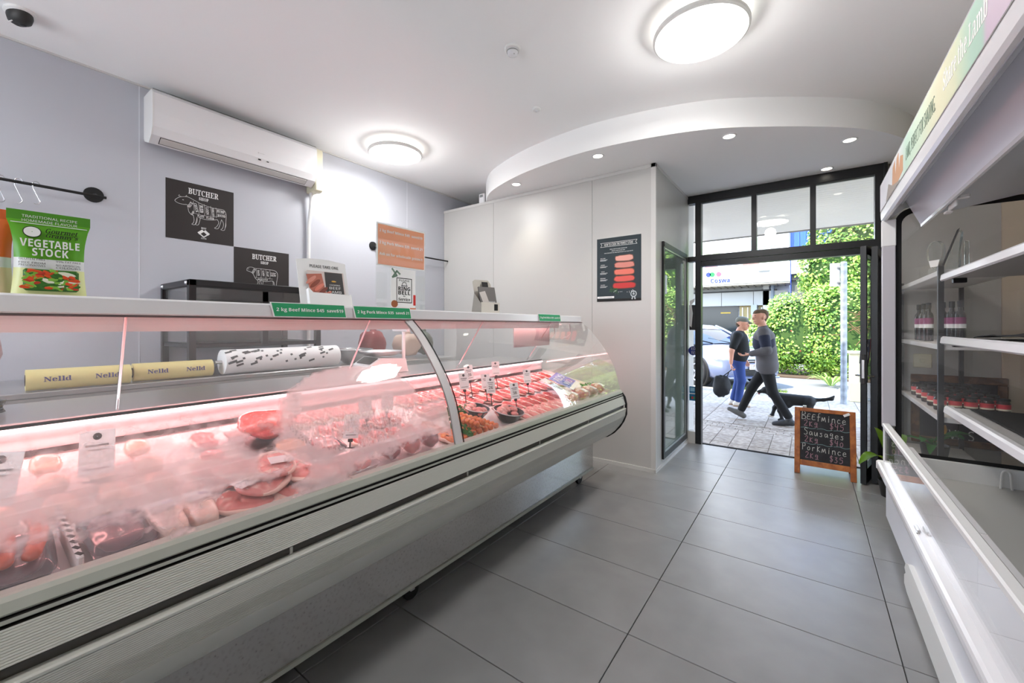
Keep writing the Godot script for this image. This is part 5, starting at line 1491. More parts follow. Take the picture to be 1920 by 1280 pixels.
	put("card", Geo.new().box(Vector3(-0.005, 0.115, 0.009), Vector3(0.165, 0.23, 0.0015)), M.paper, r)
	put("frame_line", Geo.new().stroke(arr2([-0.05, 0.045, 0.05, 0.045, 0.05, 0.178, -0.05, 0.178], 1.0), 0.004, 0.0104, true), M.ink_black, r)
	text(r, "PLEASE", sans, M.ink_black, Vector3(0, 0.166, 0.0102), 0.07, 0.01)
	put("bell_picture", Geo.new().stroke(smooth2(arr2([-0.016, 0.138, -0.012, 0.152, 0.0, 0.158, 0.012, 0.152, 0.016, 0.138], 1.0), 3), 0.003, 0.0104).stroke(arr2([-0.02, 0.137, 0.02, 0.137], 1.0), 0.004, 0.0104), M.ink_black, r)
	text(r, "RING", bold, M.ink_black, Vector3(0, 0.121, 0.0102), 0.08, 0.021, Basis(), "lettering", 0.001)
	text(r, "BELL", bold, M.ink_black, Vector3(0, 0.098, 0.0102), 0.08, 0.021, Basis(), "lettering", 0.001)
	text(r, "for", serif, M.ink_black, Vector3(0, 0.08, 0.0102), 0.015, 0.007)
	text(r, "Service", serif, M.ink_black, Vector3(0, 0.062, 0.0102), 0.078, 0.018)
	put("leaf_print", Geo.new().stroke(arr2([-0.08, 0.225, -0.05, 0.19, -0.078, 0.18, -0.05, 0.215, -0.03, 0.2], 1.0), 0.01, 0.0102), std(Color(0.45, 0.55, 0.48), 0.6), r)
	put("red_print", Geo.new().box(Vector3(0.07, 0.06, 0.0102), Vector3(0.016, 0.06, 0.0008)), std(Color(0.8, 0.2, 0.18), 0.5), r)
	put("burger_print", Geo.new().lump(Vector3(-0.065, 0.035, 0.0102), Vector3(0.022, 0.02, 0.0008), null), std(Color(0.6, 0.35, 0.2), 0.6), r)
	put("counter_print", Geo.new().box(Vector3(0.0, 0.01, 0.0102), Vector3(0.16, 0.012, 0.0006)), std(Color(0.8, 0.5, 0.38), 0.6), r)
	# cardboard brochure holder
	var b := thing("brochure_holder", "grey cardboard holder with black and white brochures", "holder", p3(-1.86, 1.485, 2.27), 70)
	var kb := Basis(Vector3.RIGHT, -0.28)
	put("back_card", Geo.new().prism(PackedVector2Array([Vector2(-0.075, 0.0), Vector2(0.075, 0.0), Vector2(0.075, 0.23), Vector2(0.055, 0.26), Vector2(-0.055, 0.26), Vector2(-0.075, 0.245)]), -0.002, 0.0, Transform3D(kb, Vector3(0, 0, -0.02))), std(Color(0.74, 0.72, 0.68), 0.7), b)
	put("side_card", Geo.new().prism(PackedVector2Array([Vector2(-0.1, 0.0), Vector2(0.04, 0.0), Vector2(0.04, 0.07), Vector2(-0.06, 0.15)]), -0.077, -0.075, Transform3D(Basis(Vector3(0, 0, 1), Vector3(0, 1, 0), Vector3(-1, 0, 0)), Vector3(-0.152, 0, 0))), std(Color(0.6, 0.58, 0.55), 0.7), b)
	put("front_card", Geo.new().box(Vector3(0, 0.04, 0.04), Vector3(0.15, 0.08, 0.002)), std(Color(0.8, 0.78, 0.74), 0.7), b)
	put("mark", Geo.new().box(Vector3(0.045, 0.045, 0.0415), Vector3(0.03, 0.045, 0.001)), M.ink_black, b)
	var bro := thing("brochure", "black and white brochure standing in the grey cardboard holder", "brochure", p3(-1.845, 1.50, 2.275), 70)
	put("page", Geo.new().box(kb * Vector3(0, 0.095, 0.0), Vector3(0.135, 0.18, 0.012), kb), std(Color(0.36, 0.34, 0.33), 0.5), bro)
	put("picture", Geo.new().box(kb * Vector3(-0.025, 0.08, 0.0066), Vector3(0.05, 0.14, 0.001), kb * Basis(Vector3.BACK, 0.25)), std(Color(0.75, 0.72, 0.7), 0.5), bro)
	put("emblem", Geo.new().box(kb * Vector3(0.005, 0.205, -0.018), Vector3(0.05, 0.055, 0.001), kb), M.ink_black, bro)
	text(bro, "BEEF", sans, M.ink_white, kb * Vector3(0.03, 0.07, 0.0066), 0.05, 0.012, kb)
	text(bro, "LAMB", sans, M.ink_white, kb * Vector3(0.03, 0.05, 0.0066), 0.05, 0.012, kb)

# ------------------------------------------------------------------ the bench behind the counter
func build_back_bench() -> void:
	var t := thing("work_bench", "steel work bench along the grey wall behind the counter", "bench", p3(-3.6, 0, 1.4))
	put("bench_top", Geo.new().rbox(Vector3(0, 1.045, 0), Vector3(0.8, 0.03, 3.9), 0.004), M.steel, t)
	put("front_rail", Geo.new().rbox(Vector3(0.385, 1.0, 0), Vector3(0.02, 0.06, 3.88), 0.003), M.steel, t)
	put("under_shelf", Geo.new().rbox(Vector3(0, 0.3, 0), Vector3(0.76, 0.025, 3.8), 0.004), M.steel, t)
	for z in [-1.85, 0.0, 1.85]:
		for x in [-0.36, 0.36]:
			put("leg", Geo.new().tube([Vector3(x, 0.0, z), Vector3(x, 1.03, z)], 0.02, 10), M.steel, t)
	# black cabinet with glass
	var c := thing("black_cabinet", "black metal cabinet with glass sides on the bench below the posters", "cabinet", p3(-3.69, 1.062, 1.42))
	var X0 := -0.29
	var X1 := 0.29
	var Z := 0.44
	for x in [X0, X1]:
		for z in [-Z, Z]:
			put("post", Geo.new().bx(x - 0.02, x + 0.02, 0.0, 0.65, z - 0.02, z + 0.02), M.black, c)
	put("top", Geo.new().rbox(Vector3(0, 0.632, 0), Vector3(0.62, 0.045, 0.92), 0.004), M.black, c)
	put("floor_plate", Geo.new().rbox(Vector3(0, 0.2, 0), Vector3(0.6, 0.03, 0.9), 0.004), M.black, c)
	put("back_plate", Geo.new().bx(X0 - 0.01, X0, 0.2, 0.62, -Z, Z), M.dark, c)
	put("front_rail", Geo.new().rbox(Vector3(X1, 0.57, 0), Vector3(0.035, 0.1, 0.9), 0.003), M.black, c)
	put("divider", Geo.new().rbox(Vector3(X1, 0.4, -0.02), Vector3(0.035, 0.4, 0.05), 0.003), M.black, c)
	for s in [-1, 1]:
		put("door_pane", Geo.new().bx(X1 + 0.018, X1 + 0.022, 0.22, 0.6, 0.02 + (0.02 if s > 0 else -0.44), 0.02 + (0.40 if s > 0 else -0.02)), M.glass, c)
		put("side_pane", Geo.new().bx(X0, X1, 0.22, 0.61, s * Z - 0.003, s * Z + 0.003), M.glass, c)
		put("screw", Geo.new().lathe([Vector2(0.001, 0.012), Vector2(0.01, 0.01), Vector2(0.014, 0.0)], 12, Vector3(X1 * s * 0.9, 0.632, 0.461), Basis(Vector3.RIGHT, PI / 2)), M.chrome, c)
	for y in [0.34, 0.47]:
		put("wire_rack", Geo.new().bx(X0, X1 - 0.02, y, y + 0.008, -Z + 0.02, Z - 0.02), M.steel, c)
	# printed paper roll below the cabinet, film rolls beside it
	var pr := thing("paper_roll", "roll of white butcher's paper printed with black marks under the cabinet", "paper roll", p3(-3.29, 1.062, 1.54))
	put("roll", Geo.new().lathe_hard([Vector2(0.001, -0.42), Vector2(0.085, -0.42), Vector2(0.085, 0.42), Vector2(0.001, 0.42)], 24, Vector3(0, 0.087, 0), Basis(Vector3.RIGHT, PI / 2)), M.paper, pr)
	var rn := RandomNumberGenerator.new()
	rn.seed = 5
	var pg := Geo.new()
	for i in 44:
		var z := rn.randf_range(-0.4, 0.4)
		var a := rn.randf_range(-0.3, 1.2)
		var b := Basis(Vector3.BACK, a - PI / 2) * Basis(Vector3.UP, 0.3)
		pg.box(Vector3(cos(a) * 0.0855, 0.087 + sin(a) * 0.0855, z), Vector3(0.014, 0.001, 0.045 if i % 2 else 0.016), b)
	put("print", pg, std(Color(0.3, 0.3, 0.3), 0.7), pr)
	put("spindle", Geo.new().tube([Vector3(0, 0.087, -0.46), Vector3(0, 0.087, 0.46)], 0.012, 8), M.steel, pr)
	for q in [[-3.27, 0.44, 0.0, "yellow box of cling film lying on the bench behind the glass", "Nelld"], [-3.30, 0.86, 0.0, "second yellow box of cling film, further right on the bench", "Nelld"]]:
		var f := thing("film_box", q[3], "film box", p3(q[0], 1.062, q[1]), 88)
		put("tube", Geo.new().lathe_hard([Vector2(0.001, -0.2), Vector2(0.055, -0.2), Vector2(0.055, 0.2), Vector2(0.001, 0.2)], 22, Vector3(0, 0.055, 0), Basis(Vector3.BACK, PI / 2)), std(Color(0.86, 0.80, 0.55), 0.5), f)
		put("core", Geo.new().lathe_hard([Vector2(0.018, -0.202), Vector2(0.03, -0.202), Vector2(0.03, 0.202), Vector2(0.018, 0.202)], 16, Vector3(0, 0.055, 0), Basis(Vector3.BACK, PI / 2)), M.dark, f)
		text(f, q[4], serif, std(Color(0.25, 0.22, 0.5), 0.6), Vector3(-0.09, 0.06, 0.056), 0.1, 0.026)
		text(f, q[4], serif, std(Color(0.25, 0.22, 0.5), 0.6), Vector3(0.1, 0.06, 0.056), 0.1, 0.026)
	# scales on the counter's work shelf
	var s := thing("weighing_scale", "white shop scale with steel dish on the work shelf", "scale", p3(-2.42, 1.084, 1.78), 80)
	put("body", Geo.new().prism(PackedVector2Array([Vector2(-0.14, 0.0), Vector2(0.14, 0.0), Vector2(0.12, 0.09), Vector2(-0.06, 0.10), Vector2(-0.14, 0.05)]), -0.13, 0.13), M.white, s)
	put("dish", Geo.new().lathe([Vector2(0.001, 0.115), Vector2(0.1, 0.118), Vector2(0.14, 0.14), Vector2(0.145, 0.142), Vector2(0.14, 0.132), Vector2(0.1, 0.11), Vector2(0.001, 0.107)], 28), M.steel, s)
	put("keypad", Geo.new().rbox(Vector3(-0.1, 0.08, 0), Vector3(0.07, 0.008, 0.2), 0.002, Basis(Vector3.BACK, 0.55)), M.dark, s)
	put("pole", Geo.new().tube([Vector3(0.12, 0.05, 0.1), Vector3(0.12, 0.3, 0.1)], 0.012, 10), M.white, s)
	put("customer_display", Geo.new().rbox(Vector3(0.12, 0.31, 0.06), Vector3(0.03, 0.07, 0.2), 0.006), M.white, s)
	# packs and bags standing about on the work shelf and the bench
	var nz := noise(0.1, FastNoiseLite.TYPE_SIMPLEX_SMOOTH, 81, 2)
	for q in [[-3.6, 1.06, 2.55, Vector3(0.11, 0.14, 0.12), Color(0.55, 0.2, 0.2), "dark red bagged joint standing on the bench behind the scale"], [-3.55, 1.06, 2.95, Vector3(0.12, 0.12, 0.14), Color(0.78, 0.68, 0.62), "pale paper sack on the bench near the cold room"], [-3.62, 1.06, 0.05, Vector3(0.12, 0.16, 0.13), Color(0.72, 0.52, 0.5), "pinkish plastic bag on the bench at far left"], [-3.58, 1.06, 3.2, Vector3(0.11, 0.13, 0.09), Color(0.36, 0.4, 0.36), "grey-green bag on the bench beside the paper sack"]]:
		var b := thing("filled_bag", q[5], "bag", p3(q[0], q[1] + 0.02, q[2]))
		put("sack", Geo.new().lump(Vector3(0, q[3].y, 0), q[3], nz, 0.3, 20, 12, 0.75), std(q[4], 0.4), b)
		put("knot", Geo.new().lump(Vector3(0.01, q[3].y * 2.05, 0), Vector3(0.03, 0.035, 0.03), nz, 0.5, 12, 8), std(q[4], 0.4), b)
	var kn := thing("steel_bowl", "steel mixing bowl on the bench behind the right-hand bay", "bowl", p3(-3.4, 1.062, 2.2))
	put("bowl", Geo.new().lathe([Vector2(0.001, 0.0), Vector2(0.08, 0.0), Vector2(0.15, 0.06), Vector2(0.17, 0.12), Vector2(0.178, 0.122), Vector2(0.165, 0.115), Vector2(0.14, 0.06), Vector2(0.07, 0.008), Vector2(0.001, 0.008)], 28), M.steel, kn)
	put("rolled_rim", Geo.new().tube(ring(0.176, 0.122, 28), 0.005, 6, false), M.chrome, kn)
	var dt := thing("black_plastic_bag", "crumpled black plastic on the work shelf at the left", "plastic bag", p3(-2.35, 1.094, 0.03))
	put("plastic", Geo.new().lump(Vector3(0, 0.022, 0), Vector3(0.1, 0.022, 0.1), nz, 0.7, 18, 8, 0.8), M.dark_gloss, dt)
	put("handle", Geo.new().tube([Vector3(0.03, 0.03, 0.09), Vector3(0.05, 0.045, 0.13), Vector3(0.02, 0.02, 0.17)], [0.012, 0.02, 0.006], 8), M.dark_gloss, dt)

# ------------------------------------------------------------------ open fridge on the right
const FE := 3.80
const FN := -0.5

func build_fridge() -> void:
	var t := thing("open_fridge", "empty white open-front wall fridge with sign canopy and shelves", "fridge", p3(0.95, 0, 1.7))
	var off := -t.position
	var lav := std(Color(0.91, 0.91, 0.94), 0.3)
	var grey := std(Color(0.72, 0.72, 0.71), 0.5)
	var under := lav
	put("base", Geo.new().bx(0.5, 1.5, 0.0, 0.40, FN, FE - 0.03), M.skirt, t, off)
	put("front_panel", Geo.new().rbox(p3(0.442, 0.255, (FN + FE) / 2), Vector3(0.03, 0.33, FE - FN), 0.004), lav, t, off)
	var kp := PackedVector2Array([Vector2(-FN, 0.03), Vector2(-FN, 0.19), Vector2(-2.86, 0.19), Vector2(-2.93, 0.165), Vector2(-2.96, 0.13), Vector2(-2.93, 0.115), Vector2(-2.97, 0.09), Vector2(-2.97, 0.045), Vector2(-2.9, 0.03)])
	put("kick_plate", Geo.new().prism(kp, 0.405, 0.427, Transform3D(Basis(Vector3(0, 0, 1), Vector3(0, 1, 0), Vector3(-1, 0, 0)), Vector3(0.832, 0, 0))), M.white, t, off)
	put("foot", Geo.new().bx(0.47, 0.5, 0.0, 0.09, FN, FE - 0.05), M.dark, t, off)
	put("bumper", Geo.new().sweep([Vector2(0.43, 0.405), Vector2(0.392, 0.405), Vector2(0.381, 0.412), Vector2(0.379, 0.425), Vector2(0.379, 0.445), Vector2(0.383, 0.456), Vector2(0.393, 0.462), Vector2(0.43, 0.466)], FN, FE - 0.01, false), M.white_gloss, t, off)
	put("bumper_end", Geo.new().rbox(p3(0.406, 0.436, FE + 0.004), Vector3(0.058, 0.066, 0.03), 0.01), M.white, t, off)
	put("latch", Geo.new().rbox(p3(0.402, 0.468, 2.62), Vector3(0.012, 0.014, 0.07), 0.003).rbox(p3(0.398, 0.455, 2.58), Vector3(0.012, 0.03, 0.02), 0.003), M.steel, t, off)
	put("guard_glass", Geo.new().bx(0.416, 0.421, 0.46, 0.71, FN, FE - 0.012), M.glass, t, off)
	put("guard_rail", Geo.new().rbox(p3(0.424, 0.722, (FN + FE) / 2), Vector3(0.04, 0.03, FE - FN), 0.006), M.white, t, off)
	put("guard_end", Geo.new().bx(0.412, 0.425, 0.46, 0.72, FE - 0.016, FE), M.white, t, off)
	for i in 6:
		var d0 := 3.32 - 0.62 * (i + 1)
		put("inner_panel", Geo.new().bx(0.468, 0.49, 0.42, 0.69, d0 + 0.002, d0 + 0.618), M.white_gloss, t, off)
	put("inner_panel", Geo.new().bx(0.468, 0.49, 0.42, 0.62, 3.322, FE - 0.05), M.white_gloss, t, off)
	put("front_ledge", Geo.new().bx(0.418, 0.47, 0.455, 0.466, FN, FE - 0.012), M.white_gloss, t, off)
	put("deck", Geo.new().bx(0.49, 1.42, 0.39, 0.42, FN, FE - 0.03), grey, t, off)
	put("back_wall", Geo.new().bx(1.42, 1.5, 0.3, 2.36, FN, FE), grey, t, off)
	# far end: white post, framed glass, sill
	put("end_post", Geo.new().rbox(p3(0.438, 1.42, FE - 0.02), Vector3(0.068, 1.40, 0.045), 0.004), std(Color(0.74, 0.73, 0.75), 0.4), t, off)
	put("end_post_cap", Geo.new().rbox(p3(0.438, 2.03, FE - 0.021), Vector3(0.072, 0.18, 0.05), 0.004), M.white, t, off)
	put("end_sill", Geo.new().bx(0.47, 1.42, 0.40, 0.53, FE - 0.04, FE), M.white, t, off)
	# black border of the end glass
	var outer := round_rect(0.473, 0.52, 1.44, 2.19, 0.09)
	var inner := round_rect(0.505, 0.553, 1.40, 2.155, 0.07)
	var bd := Geo.new()
	for i in outer.size():
		var j := (i + 1) % outer.size()
		for z in [FE - 0.008, FE - 0.002]:
			bd.quad(p3(outer[i].x, outer[i].y, z), p3(outer[j].x, outer[j].y, z), p3(inner[j].x, inner[j].y, z), p3(inner[i].x, inner[i].y, z))
		bd.quad(p3(inner[i].x, inner[i].y, FE - 0.008), p3(inner[j].x, inner[j].y, FE - 0.008), p3(inner[j].x, inner[j].y, FE - 0.002), p3(inner[i].x, inner[i].y, FE - 0.002))
	put("end_glass_border", bd, M.matte_black, t, off)
	put("end_glass", Geo.new().bx(0.49, 1.42, 0.54, 2.17, FE - 0.007, FE - 0.003), M.glass, t, off)
	# canopy
	put("canopy", Geo.new().sweep([Vector2(1.5, 2.42), Vector2(0.46, 2.42), Vector2(0.398, 2.37), Vector2(0.398, 2.165), Vector2(0.402, 2.125), Vector2(0.412, 2.112), Vector2(0.426, 2.112), Vector2(0.432, 2.122)], FN, FE), M.white_gloss, t, off)
	put("canopy_end", Geo.new().prism(PackedVector2Array([Vector2(1.5, 2.42), Vector2(0.46, 2.42), Vector2(0.398, 2.37), Vector2(0.398, 2.165), Vector2(0.402, 2.125), Vector2(0.426, 2.112), Vector2(0.52, 2.19), Vector2(1.5, 2.25)]), -FE, -(FE - 0.02)), M.white, t, off)
	put("canopy_soffit", Geo.new().sweep([Vector2(0.432, 2.122), Vector2(0.445, 2.15), Vector2(0.452, 2.15), Vector2(0.456, 2.165), Vector2(0.50, 2.225)], FN, FE - 0.02), under, t, off)
	put("light_cover", Geo.new().sweep([Vector2(0.50, 2.225), Vector2(0.507, 2.215), Vector2(0.517, 2.23)], FN, FE - 0.02), M.white_gloss, t, off)
	put("air_panel", Geo.new().sweep([Vector2(0.517, 2.23), Vector2(0.588, 2.062)], FN, FE - 0.06), under, t, off)
	put("air_panel_edge", Geo.new().sweep([Vector2(0.588, 2.062), Vector2(0.590, 2.046), Vector2(0.602, 2.046), Vector2(0.604, 2.06)], FN, FE - 0.06), M.white_gloss, t, off)
	put("inner_roof", Geo.new().sweep([Vector2(0.604, 2.06), Vector2(0.64, 2.12), Vector2(1.42, 2.26)], FN, FE - 0.02), lav, t, off)
	put("shelf_clip", Geo.new().rbox(p3(0.62, 2.05, 3.15), Vector3(0.012, 0.05, 0.14), 0.004).rbox(p3(0.64, 2.06, 3.05), Vector3(0.04, 0.02, 0.03), 0.004).rbox(p3(0.62, 2.025, 3.24), Vector3(0.03, 0.012, 0.05), 0.003), M.white, t, off)
	# shelves
	for q in [[0.700, 1.728, 0.0], [0.700, 1.327, 0.0], [0.715, 0.885, 0.0]]:
		var x: float = q[0]
		var y: float = q[1]
		var sh := put("shelf", Geo.new().bx(x, 1.42, y - 0.03, y - 0.004, FN, FE - 0.06), std(Color(0.66, 0.65, 0.64), 0.5), t, off)
		put("price_rail", Geo.new().sweep([Vector2(x + 0.02, y + 0.004), Vector2(x - 0.006, y + 0.006), Vector2(x - 0.016, y - 0.004), Vector2(x - 0.020, y - 0.036), Vector2(x - 0.012, y - 0.044), Vector2(x, y - 0.032)], FN, FE - 0.055), M.white_gloss, sh)
		put("rail_end", Geo.new().prism(PackedVector2Array([Vector2(x + 0.02, y + 0.004), Vector2(x - 0.006, y + 0.006), Vector2(x - 0.016, y - 0.004), Vector2(x - 0.020, y - 0.036), Vector2(x - 0.012, y - 0.044), Vector2(x + 0.02, y - 0.032)]), -(FE - 0.05), -(FE - 0.056)), M.white, sh)
		put("bracket", Geo.new().rbox(p3(x + 0.06, y - 0.045, FE - 0.08), Vector3(0.06, 0.03, 0.04), 0.003), M.black, sh)
	for d in [3.70, 2.4, 1.1]:
		put("upright", Geo.new().bx(1.40, 1.42, 0.42, 2.2, d - 0.02, d + 0.02), M.steel, t, off)
	# loop at the far end of the deck
	var lp := []
	for i in 13:
		var a := PI * i / 12.0
		lp.append(p3(0.955 + cos(a) * 0.018, 0.50 + sin(a) * 0.03, FE - 0.075))
	lp.push_front(p3(0.978, 0.42, FE - 0.075))
	lp.append(p3(0.932, 0.42, FE - 0.075))
	put("drain_loop", Geo.new().tube(lp, 0.006, 8), M.white, t, off)
	# black mats
	var mesh_t := ntex(noise(0.3, FastNoiseLite.TYPE_CELLULAR, 61, 1), [Color(0.07, 0.07, 0.07), Color(0.2, 0.2, 0.2)], [0.2, 0.8], 128)
	var mm := tri_mat(mesh_t, 12.0, 0.7)
	var nz := noise(0.6, FastNoiseLite.TYPE_SIMPLEX_SMOOTH, 62, 2)
	for q in [[1.327, 0.80, 3.62, 0.028, "rumpled black mesh mat lying on the middle fridge shelf"], [0.885, 0.80, 3.70, 0.008, "flat black mesh mat on the lowest fridge shelf"]]:
		var m := thing("shelf_mat", q[4], "mat", p3(1.0, q[0] + 0.002, 1.8))
		var rows := []
		for i in 60:
			var row := PackedVector3Array()
			var d: float = lerpf(FN + 0.2, q[2], i / 59.0)
			for j in 12:
				var x: float = lerpf(q[1], 1.39, j / 11.0)
				var w: float = q[3] * (0.5 + 0.5 * nz.get_noise_2d(d * 3.0, x * 4.0)) * smoothstep(0.0, 0.15, q[2] - d + 0.02)
				if q[0] > 1.0: w += 0.03 * exp(-pow((d - 3.4) * 5.0, 2.0)) * smoothstep(0.8, 1.0, x)
				row.append(p3(x, maxf(w, 0.001), d) - p3(1.0, 0, 1.8))
			rows.append(row)
		put("mesh_sheet", Geo.new().grid(rows, false, false, true), mm, m)
		var ed := []
		for i in 60: ed.append(rows[i][0])
		put("hem", Geo.new().tube(ed, 0.003, 5), M.matte_black, m)
	# printed sign along the canopy
	var g := thing("canopy_sign", "pastel lamb advertising strip along the fridge canopy", "sign", p3(0.3955, 2.17, 1.65), -90)
	# local x runs towards the camera-left reading direction; sign faces the aisle
	var gt := GradientTexture2D.new()
	var gr := Gradient.new()
	gr.offsets = PackedFloat32Array([0.0, 0.17, 0.22, 0.30, 0.37, 0.42, 0.46, 0.485, 0.492])
	gr.colors = PackedColorArray([Color(0.90, 0.89, 0.92), Color(0.88, 0.89, 0.90), Color(0.74, 0.85, 0.78), Color(0.82, 0.88, 0.79), Color(0.89, 0.88, 0.75), Color(0.86, 0.88, 0.75), Color(0.70, 0.84, 0.76), Color(0.68, 0.83, 0.75), Color(0.82, 0.74, 0.81)])
	gt.gradient = gr
	gt.width = 256
	gt.height = 4
	var sm := std(Color.WHITE, 0.35)
	sm.albedo_texture = gt
	var L := 4.25
	var sf := Geo.new()
	sf.quad(Vector3(-L / 2, 0.012, 0.001), Vector3(L / 2, 0.012, 0.001), Vector3(L / 2, 0.185, 0.001), Vector3(-L / 2, 0.185, 0.001))
	put("printed_strip", sf, sm, g)
	put("backing", Geo.new().box(Vector3(0, 0.098, -0.0005), Vector3(L, 0.175, 0.001)), M.white, g)
	text(g, "LAMB, PERFECT FOR SHARING.", sans, std(Color(0.42, 0.5, 0.44), 0.5), Vector3(-0.895, 0.09, 0.0015), 0.60, 0.075)
	text(g, "Share the Lamb", serif, std(Color(0.95, 0.95, 0.93), 0.5), Vector3(-0.25, 0.115, 0.0015), 0.46, 0.07)
	var rk := PackedVector2Array([Vector2(-2.05, 0.02), Vector2(-1.98, 0.06), Vector2(-1.97, 0.15), Vector2(-1.93, 0.17), Vector2(-1.92, 0.08), Vector2(-1.90, 0.16), Vector2(-1.87, 0.175), Vector2(-1.86, 0.08), Vector2(-1.84, 0.14), Vector2(-1.80, 0.12), Vector2(-1.80, 0.04), Vector2(-1.92, 0.015)])
	for i in rk.size(): rk[i] = Vector2((rk[i].x + 1.92) * 1.9 - 1.5, rk[i].y)
	put("rack_picture", Geo.new().prism(rk, 0.0012, 0.0018), std(Color(0.78, 0.6, 0.46), 0.5), g)
	put("board_picture", Geo.new().prism(PackedVector2Array([Vector2(-1.85, 0.014), Vector2(-1.35, 0.014), Vector2(-1.6, 0.05), Vector2(-1.75, 0.10)]), 0.0016, 0.0022), std(Color(0.62, 0.58, 0.55), 0.5), g)

func round_rect(x0: float, y0: float, x1: float, y1: float, r: float) -> Array:
	var out := []
	for c in [[x1 - r, y1 - r, 0.0], [x0 + r, y1 - r, 90.0], [x0 + r, y0 + r, 180.0], [x1 - r, y0 + r, 270.0]]:
		for k in 7:
			var a := deg_to_rad(c[2] + 15.0 * k)
			out.append(Vector2(c[0] + cos(a) * r, c[1] + sin(a) * r))
	return out

# ------------------------------------------------------------------ shelf unit, plants, A-board by the door
func leaf_blade(base: Vector3, dir: Vector3, up: Vector3, length: float, width: float, droop: float) -> Geo:
	var rows := []
	var sd := dir.cross(up).normalized()
	for i in 9:
		var s := i / 8.0
		var c := base + dir * length * s + Vector3.DOWN * droop * s * s + up * 0.12 * length * sin(PI * s)
		var w := width * 0.5 * pow(sin(PI * clampf(s * 0.94 + 0.04, 0, 1)), 0.8)
		rows.append(PackedVector3Array([c - sd * w + up * w * 0.25, c - sd * w * 0.5 + up * w * 0.05, c, c + sd * w * 0.5 + up * w * 0.05, c + sd * w + up * w * 0.25]))
	return Geo.new().grid(rows, false, false)

func plant(called: String, label: String, at: Vector3, blades: Array, m: Material, pot: bool) -> void:
	var t := thing(called, label, "plant", at)
	for b in blades:
		var dir: Vector3 = b[1]
		put("leaf", leaf_blade(b[0], dir.normalized(), Vector3.UP, b[2], b[3], b[4]), m, t)
		put("stalk", Geo.new().tube([Vector3(0, 0.1, 0), (b[0] as Vector3) * 0.6 + Vector3(0, 0.06, 0), b[0]], 0.004, 6), m, t)
	if pot:
		put("pot", Geo.new().lathe_hard([Vector2(0.001, 0), Vector2(0.07, 0), Vector2(0.09, 0.13), Vector2(0.085, 0.13), Vector2(0.08, 0.115), Vector2(0.001, 0.115)], 22), M.dark, t)

